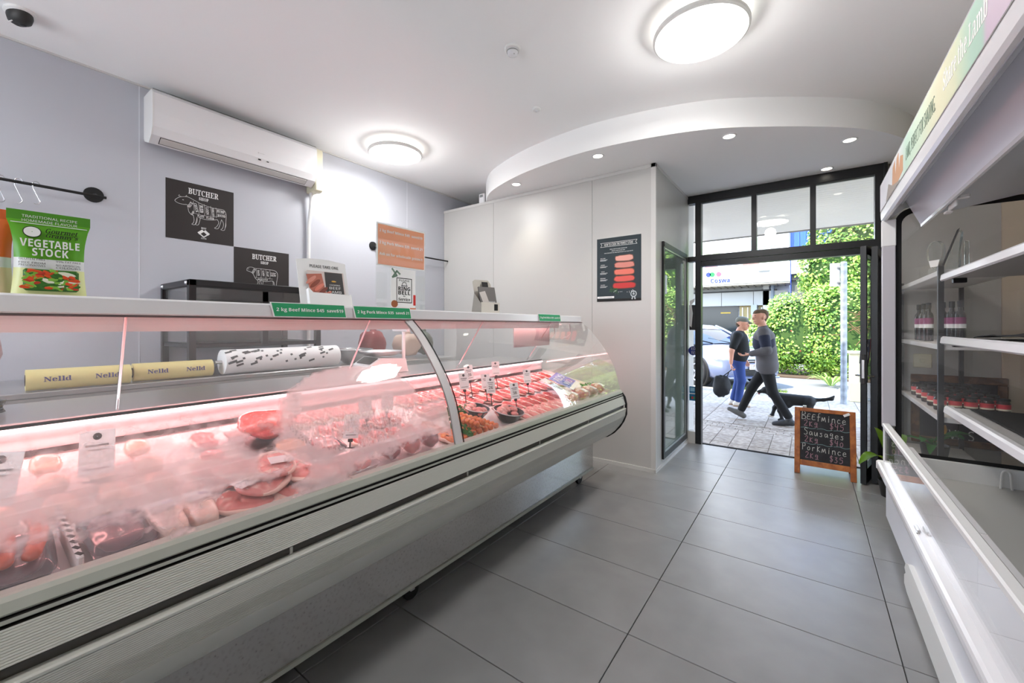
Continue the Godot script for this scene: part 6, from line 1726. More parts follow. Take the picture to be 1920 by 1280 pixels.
func build_display() -> void:
	var t := thing("display_shelf", "black-posted shelf unit with white shelves behind the fridge's end glass", "shelf unit", p3(0.905, 0, 4.615))
	var off := -t.position
	for q in [[0.71, 3.90], [0.71, 5.33], [1.10, 3.90], [1.10, 5.33]]:
		put("post", Geo.new().bx(q[0] - 0.014, q[0] + 0.014, 0.0, 1.80 if q[0] < 1.0 else 1.78, q[1] - 0.014, q[1] + 0.014), M.black, t, off)
	for y in [1.775, 1.275, 0.79, 0.30]:
		put("shelf", Geo.new().rbox(p3(0.905, y - 0.018, 4.615), Vector3(0.40, 0.036, 1.42), 0.003), std(Color(0.84, 0.83, 0.82), 0.45), t, off)
	# bottles
	var b := thing("sauce_bottle", "dark sauce bottle with purple label on the middle display shelf", "bottle", Vector3.ZERO, 0, "dark bottles on the display shelf")
	put("glass_body", Geo.new().lathe([Vector2(0.001, 0.0), Vector2(0.027, 0.0), Vector2(0.029, 0.006), Vector2(0.029, 0.20), Vector2(0.025, 0.218), Vector2(0.014, 0.235), Vector2(0.0125, 0.26)], 20), M.dark_gloss, b)
	put("cap", Geo.new().lathe_hard([Vector2(0.0135, 0.258), Vector2(0.0165, 0.26), Vector2(0.0165, 0.305), Vector2(0.001, 0.307)], 18), M.matte_black, b)
	put("purple_label", Geo.new().lathe_hard([Vector2(0.0295, 0.135), Vector2(0.0295, 0.185)], 20), std(Color(0.55, 0.2, 0.42), 0.5), b)
	put("white_label", Geo.new().lathe_hard([Vector2(0.0296, 0.105), Vector2(0.0296, 0.136)], 20), M.paper, b)
	b.position = p3(0.775, 1.278, 4.98)
	for q in [[0.775, 4.80], [0.775, 4.63], [0.84, 4.55], [0.87, 4.45], [0.90, 4.38]]:
		copy(b).position = p3(q[0], 1.278, q[1])
	# jars
	var j := thing("sauce_jar", "dark sauce jar with red label and black lid on the lower display shelf", "jar", Vector3.ZERO, 0, "jars in rows on the display shelf")
	put("glass_body", Geo.new().lathe([Vector2(0.001, 0.0), Vector2(0.031, 0.0), Vector2(0.034, 0.006), Vector2(0.034, 0.082), Vector2(0.029, 0.092), Vector2(0.029, 0.096)], 20), std(Color(0.2, 0.12, 0.1), 0.15), j)
	put("lid", Geo.new().lathe_hard([Vector2(0.0325, 0.094), Vector2(0.0325, 0.108), Vector2(0.03, 0.11), Vector2(0.001, 0.11)], 20), M.matte_black, j)
	put("red_label", Geo.new().lathe_hard([Vector2(0.0345, 0.042), Vector2(0.0345, 0.074)], 20), std(Color(0.78, 0.16, 0.2), 0.5), j)
	put("cream_label", Geo.new().lathe_hard([Vector2(0.0346, 0.032), Vector2(0.0346, 0.043)], 20), std(Color(0.86, 0.82, 0.72), 0.5), j)
	var first := true
	for i in 5:
		for k in 5:
			var o: Node3D = j if first else copy(j)
			first = false
			o.position = p3(0.765 + 0.076 * k, 0.793, 5.02 - 0.2 * i)
	# crystal awards
	var cm := std(Color(0.97, 0.99, 0.98, 0.05), 0.02)
	cm.refraction_enabled = true
	cm.refraction_scale = 0.05
	var a := thing("crystal_award", "drop-shaped clear crystal award on the top display shelf", "award", p3(0.78, 1.778, 4.42), -60)
	var dp := PackedVector2Array()
	for k in 28:
		var an := TAU * k / 28
		dp.append(Vector2(sin(an) * 0.062 * (1.0 - 0.22 * cos(an)), 0.16 - cos(an) * 0.105))
	put("crystal", Geo.new().prism(dp, -0.012, 0.012), cm, a)
	put("plinth", Geo.new().rbox(Vector3(0, 0.03, 0), Vector3(0.085, 0.06, 0.05), 0.006), M.acrylic, a)
	put("frosted_plate", Geo.new().prism(PackedVector2Array([Vector2(-0.03, 0.07), Vector2(0.03, 0.07), Vector2(0.045, 0.12), Vector2(-0.045, 0.12)]), 0.0125, 0.014), M.paper, a)
	var a2 := thing("crystal_award", "tall slanted crystal award with a dark edge beside the drop-shaped one", "award", p3(0.86, 1.778, 4.40), -60)
	put("crystal", Geo.new().prism(PackedVector2Array([Vector2(-0.09, 0.0), Vector2(0.05, 0.0), Vector2(0.075, 0.30), Vector2(0.06, 0.325)]), -0.01, 0.01), cm, a2)
	put("dark_edge", Geo.new().prism(PackedVector2Array([Vector2(-0.105, 0.0), Vector2(-0.085, 0.0), Vector2(0.075, 0.335), Vector2(0.055, 0.325)]), 0.011, 0.014), M.dark, a2)
	put("side_crystal", Geo.new().rbox(Vector3(0.075, 0.12, -0.03), Vector3(0.02, 0.24, 0.03), 0.005), cm, a2)
	# framed board leaning on the wall, wall socket
	var f := thing("framed_board", "brown wood framed blackboard against the wall behind the jars", "board", p3(1.085, 0.31, 5.39))
	put("board", Geo.new().bx(-0.28, 0.28, 0.03, 0.6, -0.006, 0.006), M.chalkboard, f)
	for q in [[-0.305, 0.305, 0.57, 0.635], [-0.305, 0.305, 0.0, 0.06], [-0.305, -0.245, 0.06, 0.57], [0.245, 0.305, 0.06, 0.57]]:
		put("frame_bar", Geo.new().rbox(Vector3((q[0] + q[1]) / 2, (q[2] + q[3]) / 2, 0.008), Vector3(q[1] - q[0], q[3] - q[2], 0.028), 0.006), M.wood_dark, f)
	text(f, "AVE S", sans, M.chalk, Vector3(0.0, 0.1, 0.008), 0.21, 0.085)
	text(f, "al l", sans, M.chalk, Vector3(-0.06, 0.24, 0.008), 0.1, 0.05)
	put("gold_ribbon", Geo.new().tube([Vector3(-0.08, 0.18, 0.012), Vector3(-0.075, 0.14, 0.016), Vector3(-0.085, 0.05, 0.014)], [0.008, 0.013, 0.006], 8), std(Color(0.8, 0.6, 0.2), 0.4), f)
	var so := thing("wall_socket", "cream wall switch plate behind the fridge's end glass", "switch plate", p3(0.865, 1.07, 5.417))
	put("plate", Geo.new().rbox(Vector3(0, 0, 0), Vector3(0.13, 0.13, 0.012), 0.006), M.cream, so)
	put("rocker", Geo.new().rbox(Vector3(0, 0.0, 0.007), Vector3(0.03, 0.04, 0.006), 0.002), M.cream, so)
	# plants
	var gl := std(Color(0.1, 0.33, 0.12), 0.25)
	gl.backlight_enabled = true
	gl.backlight = Color(0.2, 0.4, 0.1)
	plant("broadleaf_plant", "broad-leaved green plant low behind the fridge's end glass", p3(0.83, 0.30, 4.75), [[Vector3(0, 0.16, 0.02), Vector3(0.5, 0.35, 0.6), 0.22, 0.12, 0.02], [Vector3(-0.02, 0.14, 0), Vector3(-0.3, 0.3, 0.6), 0.2, 0.08, 0.05], [Vector3(-0.03, 0.12, -0.02), Vector3(-0.6, 0.12, -0.2), 0.24, 0.07, 0.06], [Vector3(0.02, 0.15, 0), Vector3(0.8, 0.4, -0.2), 0.24, 0.11, 0.03], [Vector3(-0.01, 0.13, 0.02), Vector3(-0.25, 0.05, 0.9), 0.2, 0.06, 0.05]], gl, true)
	var yl := std(Color(0.32, 0.48, 0.06), 0.3)
	yl.backlight_enabled = true
	yl.backlight = Color(0.5, 0.6, 0.1)
	plant("potted_plant", "yellow-green leaf plant between the open door and the fridge", p3(0.55, 0.0, 4.55), [[Vector3(-0.03, 0.32, 0), Vector3(-0.25, 0.9, 0.1), 0.3, 0.12, 0.05], [Vector3(-0.05, 0.3, 0.03), Vector3(-0.6, 0.3, 0.4), 0.22, 0.11, 0.12], [Vector3(0.02, 0.3, -0.03), Vector3(0.2, 0.8, -0.3), 0.28, 0.1, 0.06], [Vector3(0, 0.28, 0.04), Vector3(0.1, 0.5, 0.6), 0.22, 0.1, 0.08]], yl, true)
	# A-board
	var ab := thing("chalk_board_sign", "wood-framed chalk A-board with mince and sausage prices by the door", "A-board", p3(0.1135, 0, 4.765))
	var lean := Basis(Vector3.RIGHT, -0.215)
	var back := Basis(Vector3.RIGHT, 0.20)
	var W := 0.46
	for s in [-1, 1]:
		put("leg", Geo.new().rbox(lean * Vector3(s * (W / 2 - 0.022), 0.31, 0), Vector3(0.044, 0.62, 0.022), 0.003, lean), M.wood, ab)
		put("rear_leg", Geo.new().rbox(Vector3(s * (W / 2 - 0.022), 0, -0.27) + back * Vector3(0, 0.30, 0), Vector3(0.04, 0.60, 0.02), 0.003, back), M.wood, ab)
	put("top_rail", Geo.new().rbox(lean * Vector3(0, 0.602, 0), Vector3(W - 0.088, 0.036, 0.02), 0.003, lean), M.wood, ab)
	put("bottom_rail", Geo.new().rbox(lean * Vector3(0, 0.105, 0), Vector3(W - 0.088, 0.05, 0.02), 0.003, lean), M.wood, ab)
	put("board", Geo.new().box(lean * Vector3(0, 0.355, 0), Vector3(W - 0.08, 0.48, 0.008), lean), M.chalkboard, ab)
	put("rear_board", Geo.new().box(Vector3(0, 0, -0.27) + back * Vector3(0, 0.33, 0), Vector3(W - 0.08, 0.44, 0.008), back), M.chalkboard, ab)
	put("hinge", Geo.new().rbox(Vector3(-0.15, 0.615, -0.14), Vector3(0.03, 0.02, 0.03), 0.003), M.steel, ab)
	put("tape", Geo.new().box(lean * Vector3(0.165, 0.587, 0.0125), Vector3(0.05, 0.022, 0.001), lean * Basis(Vector3.BACK, 0.5)), M.paper, ab)
	for q in [["BEEFmince", 0.55, 0.34, 0.056, 0], ["2Kg  $45", 0.485, 0.31, 0.046, 1], ["Sausages", 0.405, 0.31, 0.05, 0], ["2Kg  $40", 0.337, 0.30, 0.044, 1], ["PorKmince", 0.262, 0.34, 0.052, 0], ["2Kg  $35", 0.19, 0.29, 0.046, 1]]:
		put("chalk_writing", chalk(q[0], q[2], q[3] * 1.3), M.chalk if q[4] == 0 else M.chalk_pink, ab, lean * Vector3(0.0, q[1] - 0.02, 0.006), lean * Basis(Vector3.BACK, -0.04))
	var cs := Geo.new()
	for y in [0.43, 0.285]:
		for k in 3:
			var x0 := -0.18 + 0.125 * k
			cs.stroke(smooth2([Vector2(x0, y), Vector2(x0 + 0.04, y + 0.006), Vector2(x0 + 0.08, y - 0.004), Vector2(x0 + 0.115, y + 0.004)], 3), 0.0035, 0.006)
	put("chalk_line", cs, M.chalk_teal, ab, Vector3.ZERO, lean)

# handwriting as chalk strokes; each letter in a box 0.6 wide and 1 high
func chalk(s: String, w: float, h: float) -> Geo:
	var G := {"B": [[0, 0, 0, 1, 0.4, 0.95, 0.45, 0.7, 0.05, 0.52, 0.5, 0.4, 0.5, 0.1, 0, 0]], "E": [[0.5, 0.72, 0.2, 0.75, 0.05, 0.4, 0.1, 0.08, 0.5, 0.1], [0.08, 0.42, 0.42, 0.46]], "F": [[0.55, 0.98, 0.3, 0.95, 0.25, 0.6, 0.22, -0.05], [0.05, 0.48, 0.5, 0.52]],
		"m": [[0, 0, 0.08, 0.5, 0.25, 0.1, 0.42, 0.55, 0.58, 0]], "i": [[0.28, 0, 0.28, 0.5], [0.28, 0.65, 0.3, 0.72]], "n": [[0.05, 0, 0.05, 0.5], [0.05, 0.35, 0.25, 0.52, 0.42, 0.4, 0.45, 0]], "c": [[0.45, 0.42, 0.25, 0.5, 0.08, 0.28, 0.2, 0.03, 0.48, 0.08]], "e": [[0.08, 0.25, 0.45, 0.3, 0.35, 0.5, 0.12, 0.42, 0.08, 0.15, 0.25, 0, 0.5, 0.08]],
		"2": [[0.05, 0.75, 0.25, 0.95, 0.45, 0.75, 0.3, 0.4, 0.05, 0.02, 0.5, 0.05]], "K": [[0.08, 0, 0.08, 0.75], [0.42, 0.72, 0.1, 0.36, 0.48, 0.02]], "g": [[0.42, 0.6, 0.15, 0.62, 0.12, 0.35, 0.42, 0.4, 0.42, 0.6, 0.4, 0.1, 0.1, -0.02, 0.55, 0.02]], "$": [[0.48, 0.78, 0.2, 0.85, 0.12, 0.6, 0.45, 0.42, 0.4, 0.12, 0.08, 0.15], [0.3, 1.0, 0.27, -0.1]],
		"4": [[0.1, 0.95, 0.08, 0.5, 0.45, 0.52], [0.42, 0.85, 0.38, 0]], "5": [[0.48, 0.85, 0.12, 0.85, 0.1, 0.55, 0.4, 0.55, 0.45, 0.2, 0.2, -0.02, 0.05, 0.08]], "S": [[0.48, 0.9, 0.18, 0.98, 0.08, 0.7, 0.42, 0.48, 0.45, 0.12, 0.15, 0, 0.02, 0.1]], "a": [[0.42, 0.45, 0.15, 0.48, 0.08, 0.15, 0.25, 0.02, 0.42, 0.3, 0.42, 0.48, 0.52, 0]], "u": [[0.06, 0.5, 0.1, 0.08, 0.3, 0.02, 0.45, 0.5, 0.5, 0]],
		"s": [[0.4, 0.48, 0.15, 0.45, 0.38, 0.22, 0.32, 0, 0.08, 0.05]], "P": [[0.08, 0, 0.1, 0.9, 0.42, 0.85, 0.42, 0.55, 0.1, 0.48]], "o": [[0.28, 0.5, 0.08, 0.3, 0.2, 0.02, 0.42, 0.15, 0.42, 0.4, 0.28, 0.5]], "r": [[0.1, 0, 0.12, 0.5], [0.12, 0.35, 0.28, 0.5, 0.42, 0.45]], "0": [[0.28, 0.7, 0.08, 0.5, 0.12, 0.1, 0.38, 0.08, 0.45, 0.5, 0.28, 0.7]], "3": [[0.08, 0.75, 0.38, 0.78, 0.2, 0.48, 0.42, 0.3, 0.3, 0, 0.05, 0.06]], " ": []}
	var g := Geo.new()
	var step := w / s.length()
	for i in s.length():
		for l in G[s[i]]:
			var pts := []
			for k in range(0, l.size(), 2): pts.append(Vector2(-w / 2 + step * i + l[k] * step * 1.35, (l[k + 1] - 0.35) * h))
			g.stroke(smooth2(pts, 3), 0.0042)
	return g

# ------------------------------------------------------------------ the street outside
const GY := -0.06

func leaf_mesh() -> ArrayMesh:
	var g := Geo.new()
	var a := Vector3(0, 0, 0)
	var b := Vector3(0.35, 0.06, 0.45)
	var c := Vector3(0, -0.04, 1.0)
	var d := Vector3(-0.35, 0.06, 0.45)
	var m := Vector3(0, -0.03, 0.5)
	g.tri(a, b, m); g.tri(b, c, m); g.tri(c, d, m); g.tri(d, a, m)
	return g.mesh()

# foliage over a set of lumps: leaves scattered on and just under their surface
func foliage(parent: Node, lumps: Array, count: int, size: float, cols: Array, rng: RandomNumberGenerator, lm: Mesh, mat: Material) -> void:
	var mm := MultiMesh.new()
	mm.transform_format = MultiMesh.TRANSFORM_3D
	mm.use_colors = true
	mm.mesh = lm
	mm.instance_count = count
	var total := 0.0
	for l in lumps: total += l[1].x * l[1].y
	var acc := 0
	var i := 0
	for li in lumps.size():
		var l: Array = lumps[li]
		var nn := int(count * l[1].x * l[1].y / total) if li < lumps.size() - 1 else count - acc
		acc += nn
		for k in nn:
			if i >= count: break
			var q := Vector3(rng.randfn(), rng.randfn(), rng.randfn()).normalized()
			q = Vector3(Geo.spow(q.x, 0.6), Geo.spow(q.y, 0.6), Geo.spow(q.z, 0.6))
			if q.z < -0.3: q.z = -q.z * 0.6
			var p: Vector3 = l[0] + q * l[1] * rng.randf_range(0.86, 1.06)
			var out := (q + Vector3(rng.randf_range(-0.8, 0.8), rng.randf_range(-0.3, 0.9), rng.randf_range(-0.8, 0.8))).normalized()
			var z := (Vector3(rng.randf_range(-1, 1), rng.randf_range(-0.9, 0.5), rng.randf_range(-1, 1)))
			z = (z - out * z.dot(out)).normalized()
			var x := out.cross(z)
			var s := size * rng.randf_range(0.6, 1.35)
			mm.set_instance_transform(i, Transform3D(Basis(x * s, out * s, z * s), p))
			mm.set_instance_color(i, cols[rng.randi() % cols.size()])
			i += 1
	var o := MultiMeshInstance3D.new()
	o.name = "foliage"
	o.multimesh = mm
	o.material_override = mat
	o.set_meta("kind", "stuff")
	parent.add_child(o, true)

func build_street() -> void:
	var rng := RandomNumberGenerator.new()
	rng.seed = 77
	# ground
	var gnd := struct("pavement")
	put("bed", Geo.new().bx(-14, 12, -0.3, GY - 0.012, 5.30, 10.62), std(Color(0.42, 0.39, 0.36), 0.9), gnd)
	var ptex := [0, 1, 2]
	for i in 3:
		var k: float = [0.0, 0.03, -0.03][i]
		ptex[i] = tri_mat(ntex(noise(0.03, FastNoiseLite.TYPE_SIMPLEX_SMOOTH, 91 + i, 4), [Color(0.58 + k, 0.53 + k, 0.49 + k), Color(0.66 + k, 0.61 + k, 0.57 + k), Color(0.72 + k, 0.68 + k, 0.64 + k)], [0.2, 0.5, 0.8]), 1.6, 0.7, true)
	var m1 := Geo.new().rbox(Vector3(0, -0.012, 0), Vector3(0.200, 0.024, 0.398), 0.003).mesh()
	var m2 := Geo.new().rbox(Vector3(0, -0.012, 0), Vector3(0.399, 0.024, 0.394), 0.003).mesh()
	var m3 := Geo.new().rbox(Vector3(0, -0.012, 0), Vector3(0.158, 0.024, 0.075), 0.003).mesh()
	for i in 13:
		for j in 3:
			put("paver", m1, ptex[rng.randi() % 3], gnd, p3(-1.725 + 0.2055 * i, GY, 5.53 + 0.404 * j - (0.0 if i % 2 else 0.0)))
	for i in 16:
		for j in 4:
			put("brick", m3, ptex[rng.randi() % 3], gnd, p3(-1.75 + 0.163 * i + (0.08 if j % 2 else 0.0), GY + rng.randf_range(-0.002, 0.002), 6.59 + 0.08 * j))
	for i in 11:
		for j in 9:
			put("paver", m2, ptex[rng.randi() % 3], gnd, p3(-2.75 + 0.405 * i, GY, 7.1 + 0.4 * j))
	put("far_paving", Geo.new().bx(-14, -2.96, -0.2, GY, 5.33, 10.6).bx(1.52, 12, -0.2, GY, 5.33, 10.6).bx(-2.96, -1.83, -0.2, GY, 5.33, 6.88).bx(0.95, 1.52, -0.2, GY, 5.33, 6.88), ptex[0], gnd)
	var road := struct("road")
	put("asphalt", Geo.new().bx(-30, 30, -0.4, GY - 0.005, 10.6, 30.0), tri_mat(ntex(noise(0.15, FastNoiseLite.TYPE_SIMPLEX, 95, 3), [Color(0.36, 0.36, 0.37), Color(0.5, 0.5, 0.51)], [0.2, 0.8]), 2.0, 0.8, true), road)
	put("kerb", Geo.new().bx(-14, 12, -0.2, GY + 0.004, 10.58, 10.72), std(Color(0.62, 0.62, 0.6), 0.8), road)
	var gt := thing("grass_tuft", "thin green grass growing along the kerb under the car", "grass", p3(-1.6, GY, 10.8))
	var gg := Geo.new()
	for i in 700:
		var p := Vector3(rng.randf_range(-0.1, 1.2), 0, rng.randf_range(-0.12, 0.12))
		var a := rng.randf() * TAU
		var hgt := rng.randf_range(0.03, 0.09)
		gg.tri(p, p + Vector3(cos(a) * 0.012, 0, sin(a) * 0.012), p + Vector3(cos(a) * 0.03, hgt, sin(a) * 0.03))
	put("blades", gg, std(Color(0.45, 0.55, 0.25), 0.7), gt)
	gt.set_meta("kind", "stuff")

	# awning over the pavement
	var aw := thing("awning", "cream slatted awning ceiling over the pavement outside the window", "awning", p3(-1, 3.0, 7.0))
	var off := -aw.position
	for i in 27:
		put("slat", Geo.new().bx(-8, 6, 3.0, 3.012, 5.66 + 0.102 * i, 5.66 + 0.102 * i + 0.097), std(Color(0.95, 0.94, 0.90), 0.6), aw, off)
	put("roof", Geo.new().bx(-8, 6, 3.012, 3.10, 5.66, 8.42), M.white, aw, off)
	put("fascia", Geo.new().bx(-8, 6, 2.985, 3.5, 8.40, 8.46), std(Color(0.5, 0.5, 0.48), 0.6), aw, off)

	# hedge and tree
	var lm := leaf_mesh()
	var fm := std(Color(1, 1, 1), 0.42)
	fm.vertex_color_use_as_albedo = true
	fm.backlight_enabled = true
	fm.backlight = Color(0.5, 0.6, 0.2)
	var greens := [Color(0.17, 0.33, 0.05), Color(0.24, 0.42, 0.06), Color(0.33, 0.5, 0.08), Color(0.10, 0.22, 0.04), Color(0.42, 0.56, 0.12)]
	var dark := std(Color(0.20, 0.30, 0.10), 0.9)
	var nz := noise(0.09, FastNoiseLite.TYPE_SIMPLEX_SMOOTH, 33, 3)
	var h := thing("hedge", "dense sunlit green hedge across the street", "hedge", p3(0.6, GY, 14.9))
	var hl := [[Vector3(-1.55, 1.05, 0.0), Vector3(0.6, 0.85, 0.5)], [Vector3(-0.8, 1.25, 0.1), Vector3(0.9, 1.15, 0.6)], [Vector3(0.3, 1.35, 0.1), Vector3(1.1, 1.3, 0.65)], [Vector3(1.7, 1.4, 0.0), Vector3(1.2, 1.4, 0.6)], [Vector3(3.6, 1.4, 0.0), Vector3(1.4, 1.4, 0.6)]]
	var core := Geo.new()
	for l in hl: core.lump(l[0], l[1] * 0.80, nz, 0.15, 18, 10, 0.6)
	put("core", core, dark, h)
	foliage(h, hl, 42000, 0.075, greens, rng, lm, fm)
	var tw := Geo.new()
	for i in 26:
		var p := Vector3(rng.randf_range(0.2, 1.0), rng.randf_range(0.9, 2.1), 0.72)
		tw.tube([p, p + Vector3(rng.randf_range(-0.25, 0.25), rng.randf_range(-0.1, 0.2), 0.03), p + Vector3(rng.randf_range(-0.5, 0.5), rng.randf_range(-0.3, 0.4), 0.0)], 0.009, 5)
	put("twigs", tw, std(Color(0.42, 0.32, 0.22), 0.9), h)
	for i in 9: put("red_flower", Geo.new().lump(Vector3(rng.randf_range(-1.8, 0.4), rng.randf_range(0.5, 2.2), 0.70), Vector3(0.022, 0.022, 0.015), null, 0, 8, 5), std(Color(0.6, 0.2, 0.12), 0.6), h)
	var tr := thing("leafy_tree", "tall leafy tree rising behind the hedge", "tree", p3(1.7, GY, 17.2))
	var tl := [[Vector3(0.2, 3.7, 0), Vector3(1.9, 1.7, 1.0)], [Vector3(-1.0, 3.3, 0.4), Vector3(1.0, 1.0, 0.6)], [Vector3(1.6, 3.2, 0), Vector3(1.6, 1.7, 0.9)], [Vector3(0.6, 5.2, -0.1), Vector3(1.6, 1.1, 1.0)], [Vector3(3.6, 4.2, 0), Vector3(1.6, 1.8, 0.9)]]
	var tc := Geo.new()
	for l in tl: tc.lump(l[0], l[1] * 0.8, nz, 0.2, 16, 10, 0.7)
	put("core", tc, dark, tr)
	put("trunk", Geo.new().tube([Vector3(0.2, 0, 0), Vector3(0.15, 1.5, 0), Vector3(0.3, 3.4, 0)], [0.14, 0.1, 0.06], 10), std(Color(0.4, 0.33, 0.26), 0.9), tr)
	foliage(tr, tl, 40000, 0.10, greens, rng, lm, fm)
	# strap-leaved plant before the hedge
	var sp := thing("strap_leaf_plant", "pale strap-leaved plant at the foot of the hedge", "plant", p3(0.42, GY, 12.5))
	var sm := std(Color(0.5, 0.62, 0.3), 0.45)
	sm.backlight_enabled = true
	sm.backlight = Color(0.4, 0.5, 0.2)
	for i in 26:
		var a := TAU * i / 26.0 + rng.randf_range(-0.1, 0.1)
		put("leaf", leaf_blade(Vector3(cos(a) * 0.05, 0.02, sin(a) * 0.05), Vector3(cos(a) * 0.8, rng.randf_range(0.5, 1.1), sin(a) * 0.8).normalized(), Vector3.UP, rng.randf_range(0.45, 0.65), 0.045, rng.randf_range(0.15, 0.3)), sm, sp)
	solo("planting_bed", Geo.new().bx(-2.2, 6.0, GY - 0.05, GY + 0.03, 13.9, 16.5), std(Color(0.3, 0.24, 0.18), 0.95), "brown earth bed under the hedge", "planting bed")
	# road sign pole, pillar, bollard
	var po := thing("sign_pole", "galvanised pole with a grey sign seen from behind", "sign pole", p3(0.521, GY, 9.85))
	put("pole", Geo.new().tube([Vector3.ZERO, Vector3(0, 2.64, 0)], 0.05, 16), M.galv, po)
	put("cap", Geo.new().lathe([Vector2(0.052, 2.62), Vector2(0.045, 2.655), Vector2(0.001, 2.665)], 16), M.galv, po)
	put("sign_plate", Geo.new().rbox(Vector3(-0.13, 2.42, 0.0), Vector3(0.16, 0.44, 0.006), 0.003, Basis(Vector3.UP, 0.25)), std(Color(0.66, 0.67, 0.68), 0.5, 0.3), po)
	for y in [2.56, 2.28]: put("bracket", Geo.new().rbox(Vector3(-0.06, y, 0.0), Vector3(0.08, 0.03, 0.02), 0.003), M.steel, po)
	var pi := thing("garden_pillar", "cream rendered pillar behind the pole", "pillar", p3(0.76, GY, 10.35))
	put("shaft", Geo.new().rbox(Vector3(0, 0.46, 0), Vector3(0.26, 0.92, 0.26), 0.01), std(Color(0.85, 0.82, 0.68), 0.7), pi)
	put("capping", Geo.new().rbox(Vector3(0, 0.945, 0), Vector3(0.32, 0.05, 0.32), 0.012), std(Color(0.80, 0.77, 0.66), 0.7), pi)
	var bo := thing("bollard", "pale round bollard in front of the car", "bollard", p3(-0.855, GY, 10.45))
	put("post", Geo.new().tube([Vector3.ZERO, Vector3(0, 0.9, 0)], 0.082, 20), std(Color(0.80, 0.80, 0.76), 0.5), bo)
	put("top", Geo.new().lathe([Vector2(0.082, 0.9), Vector2(0.07, 0.925), Vector2(0.001, 0.93)], 20), std(Color(0.86, 0.86, 0.84), 0.4), bo)
	build_far_building()
	build_car()

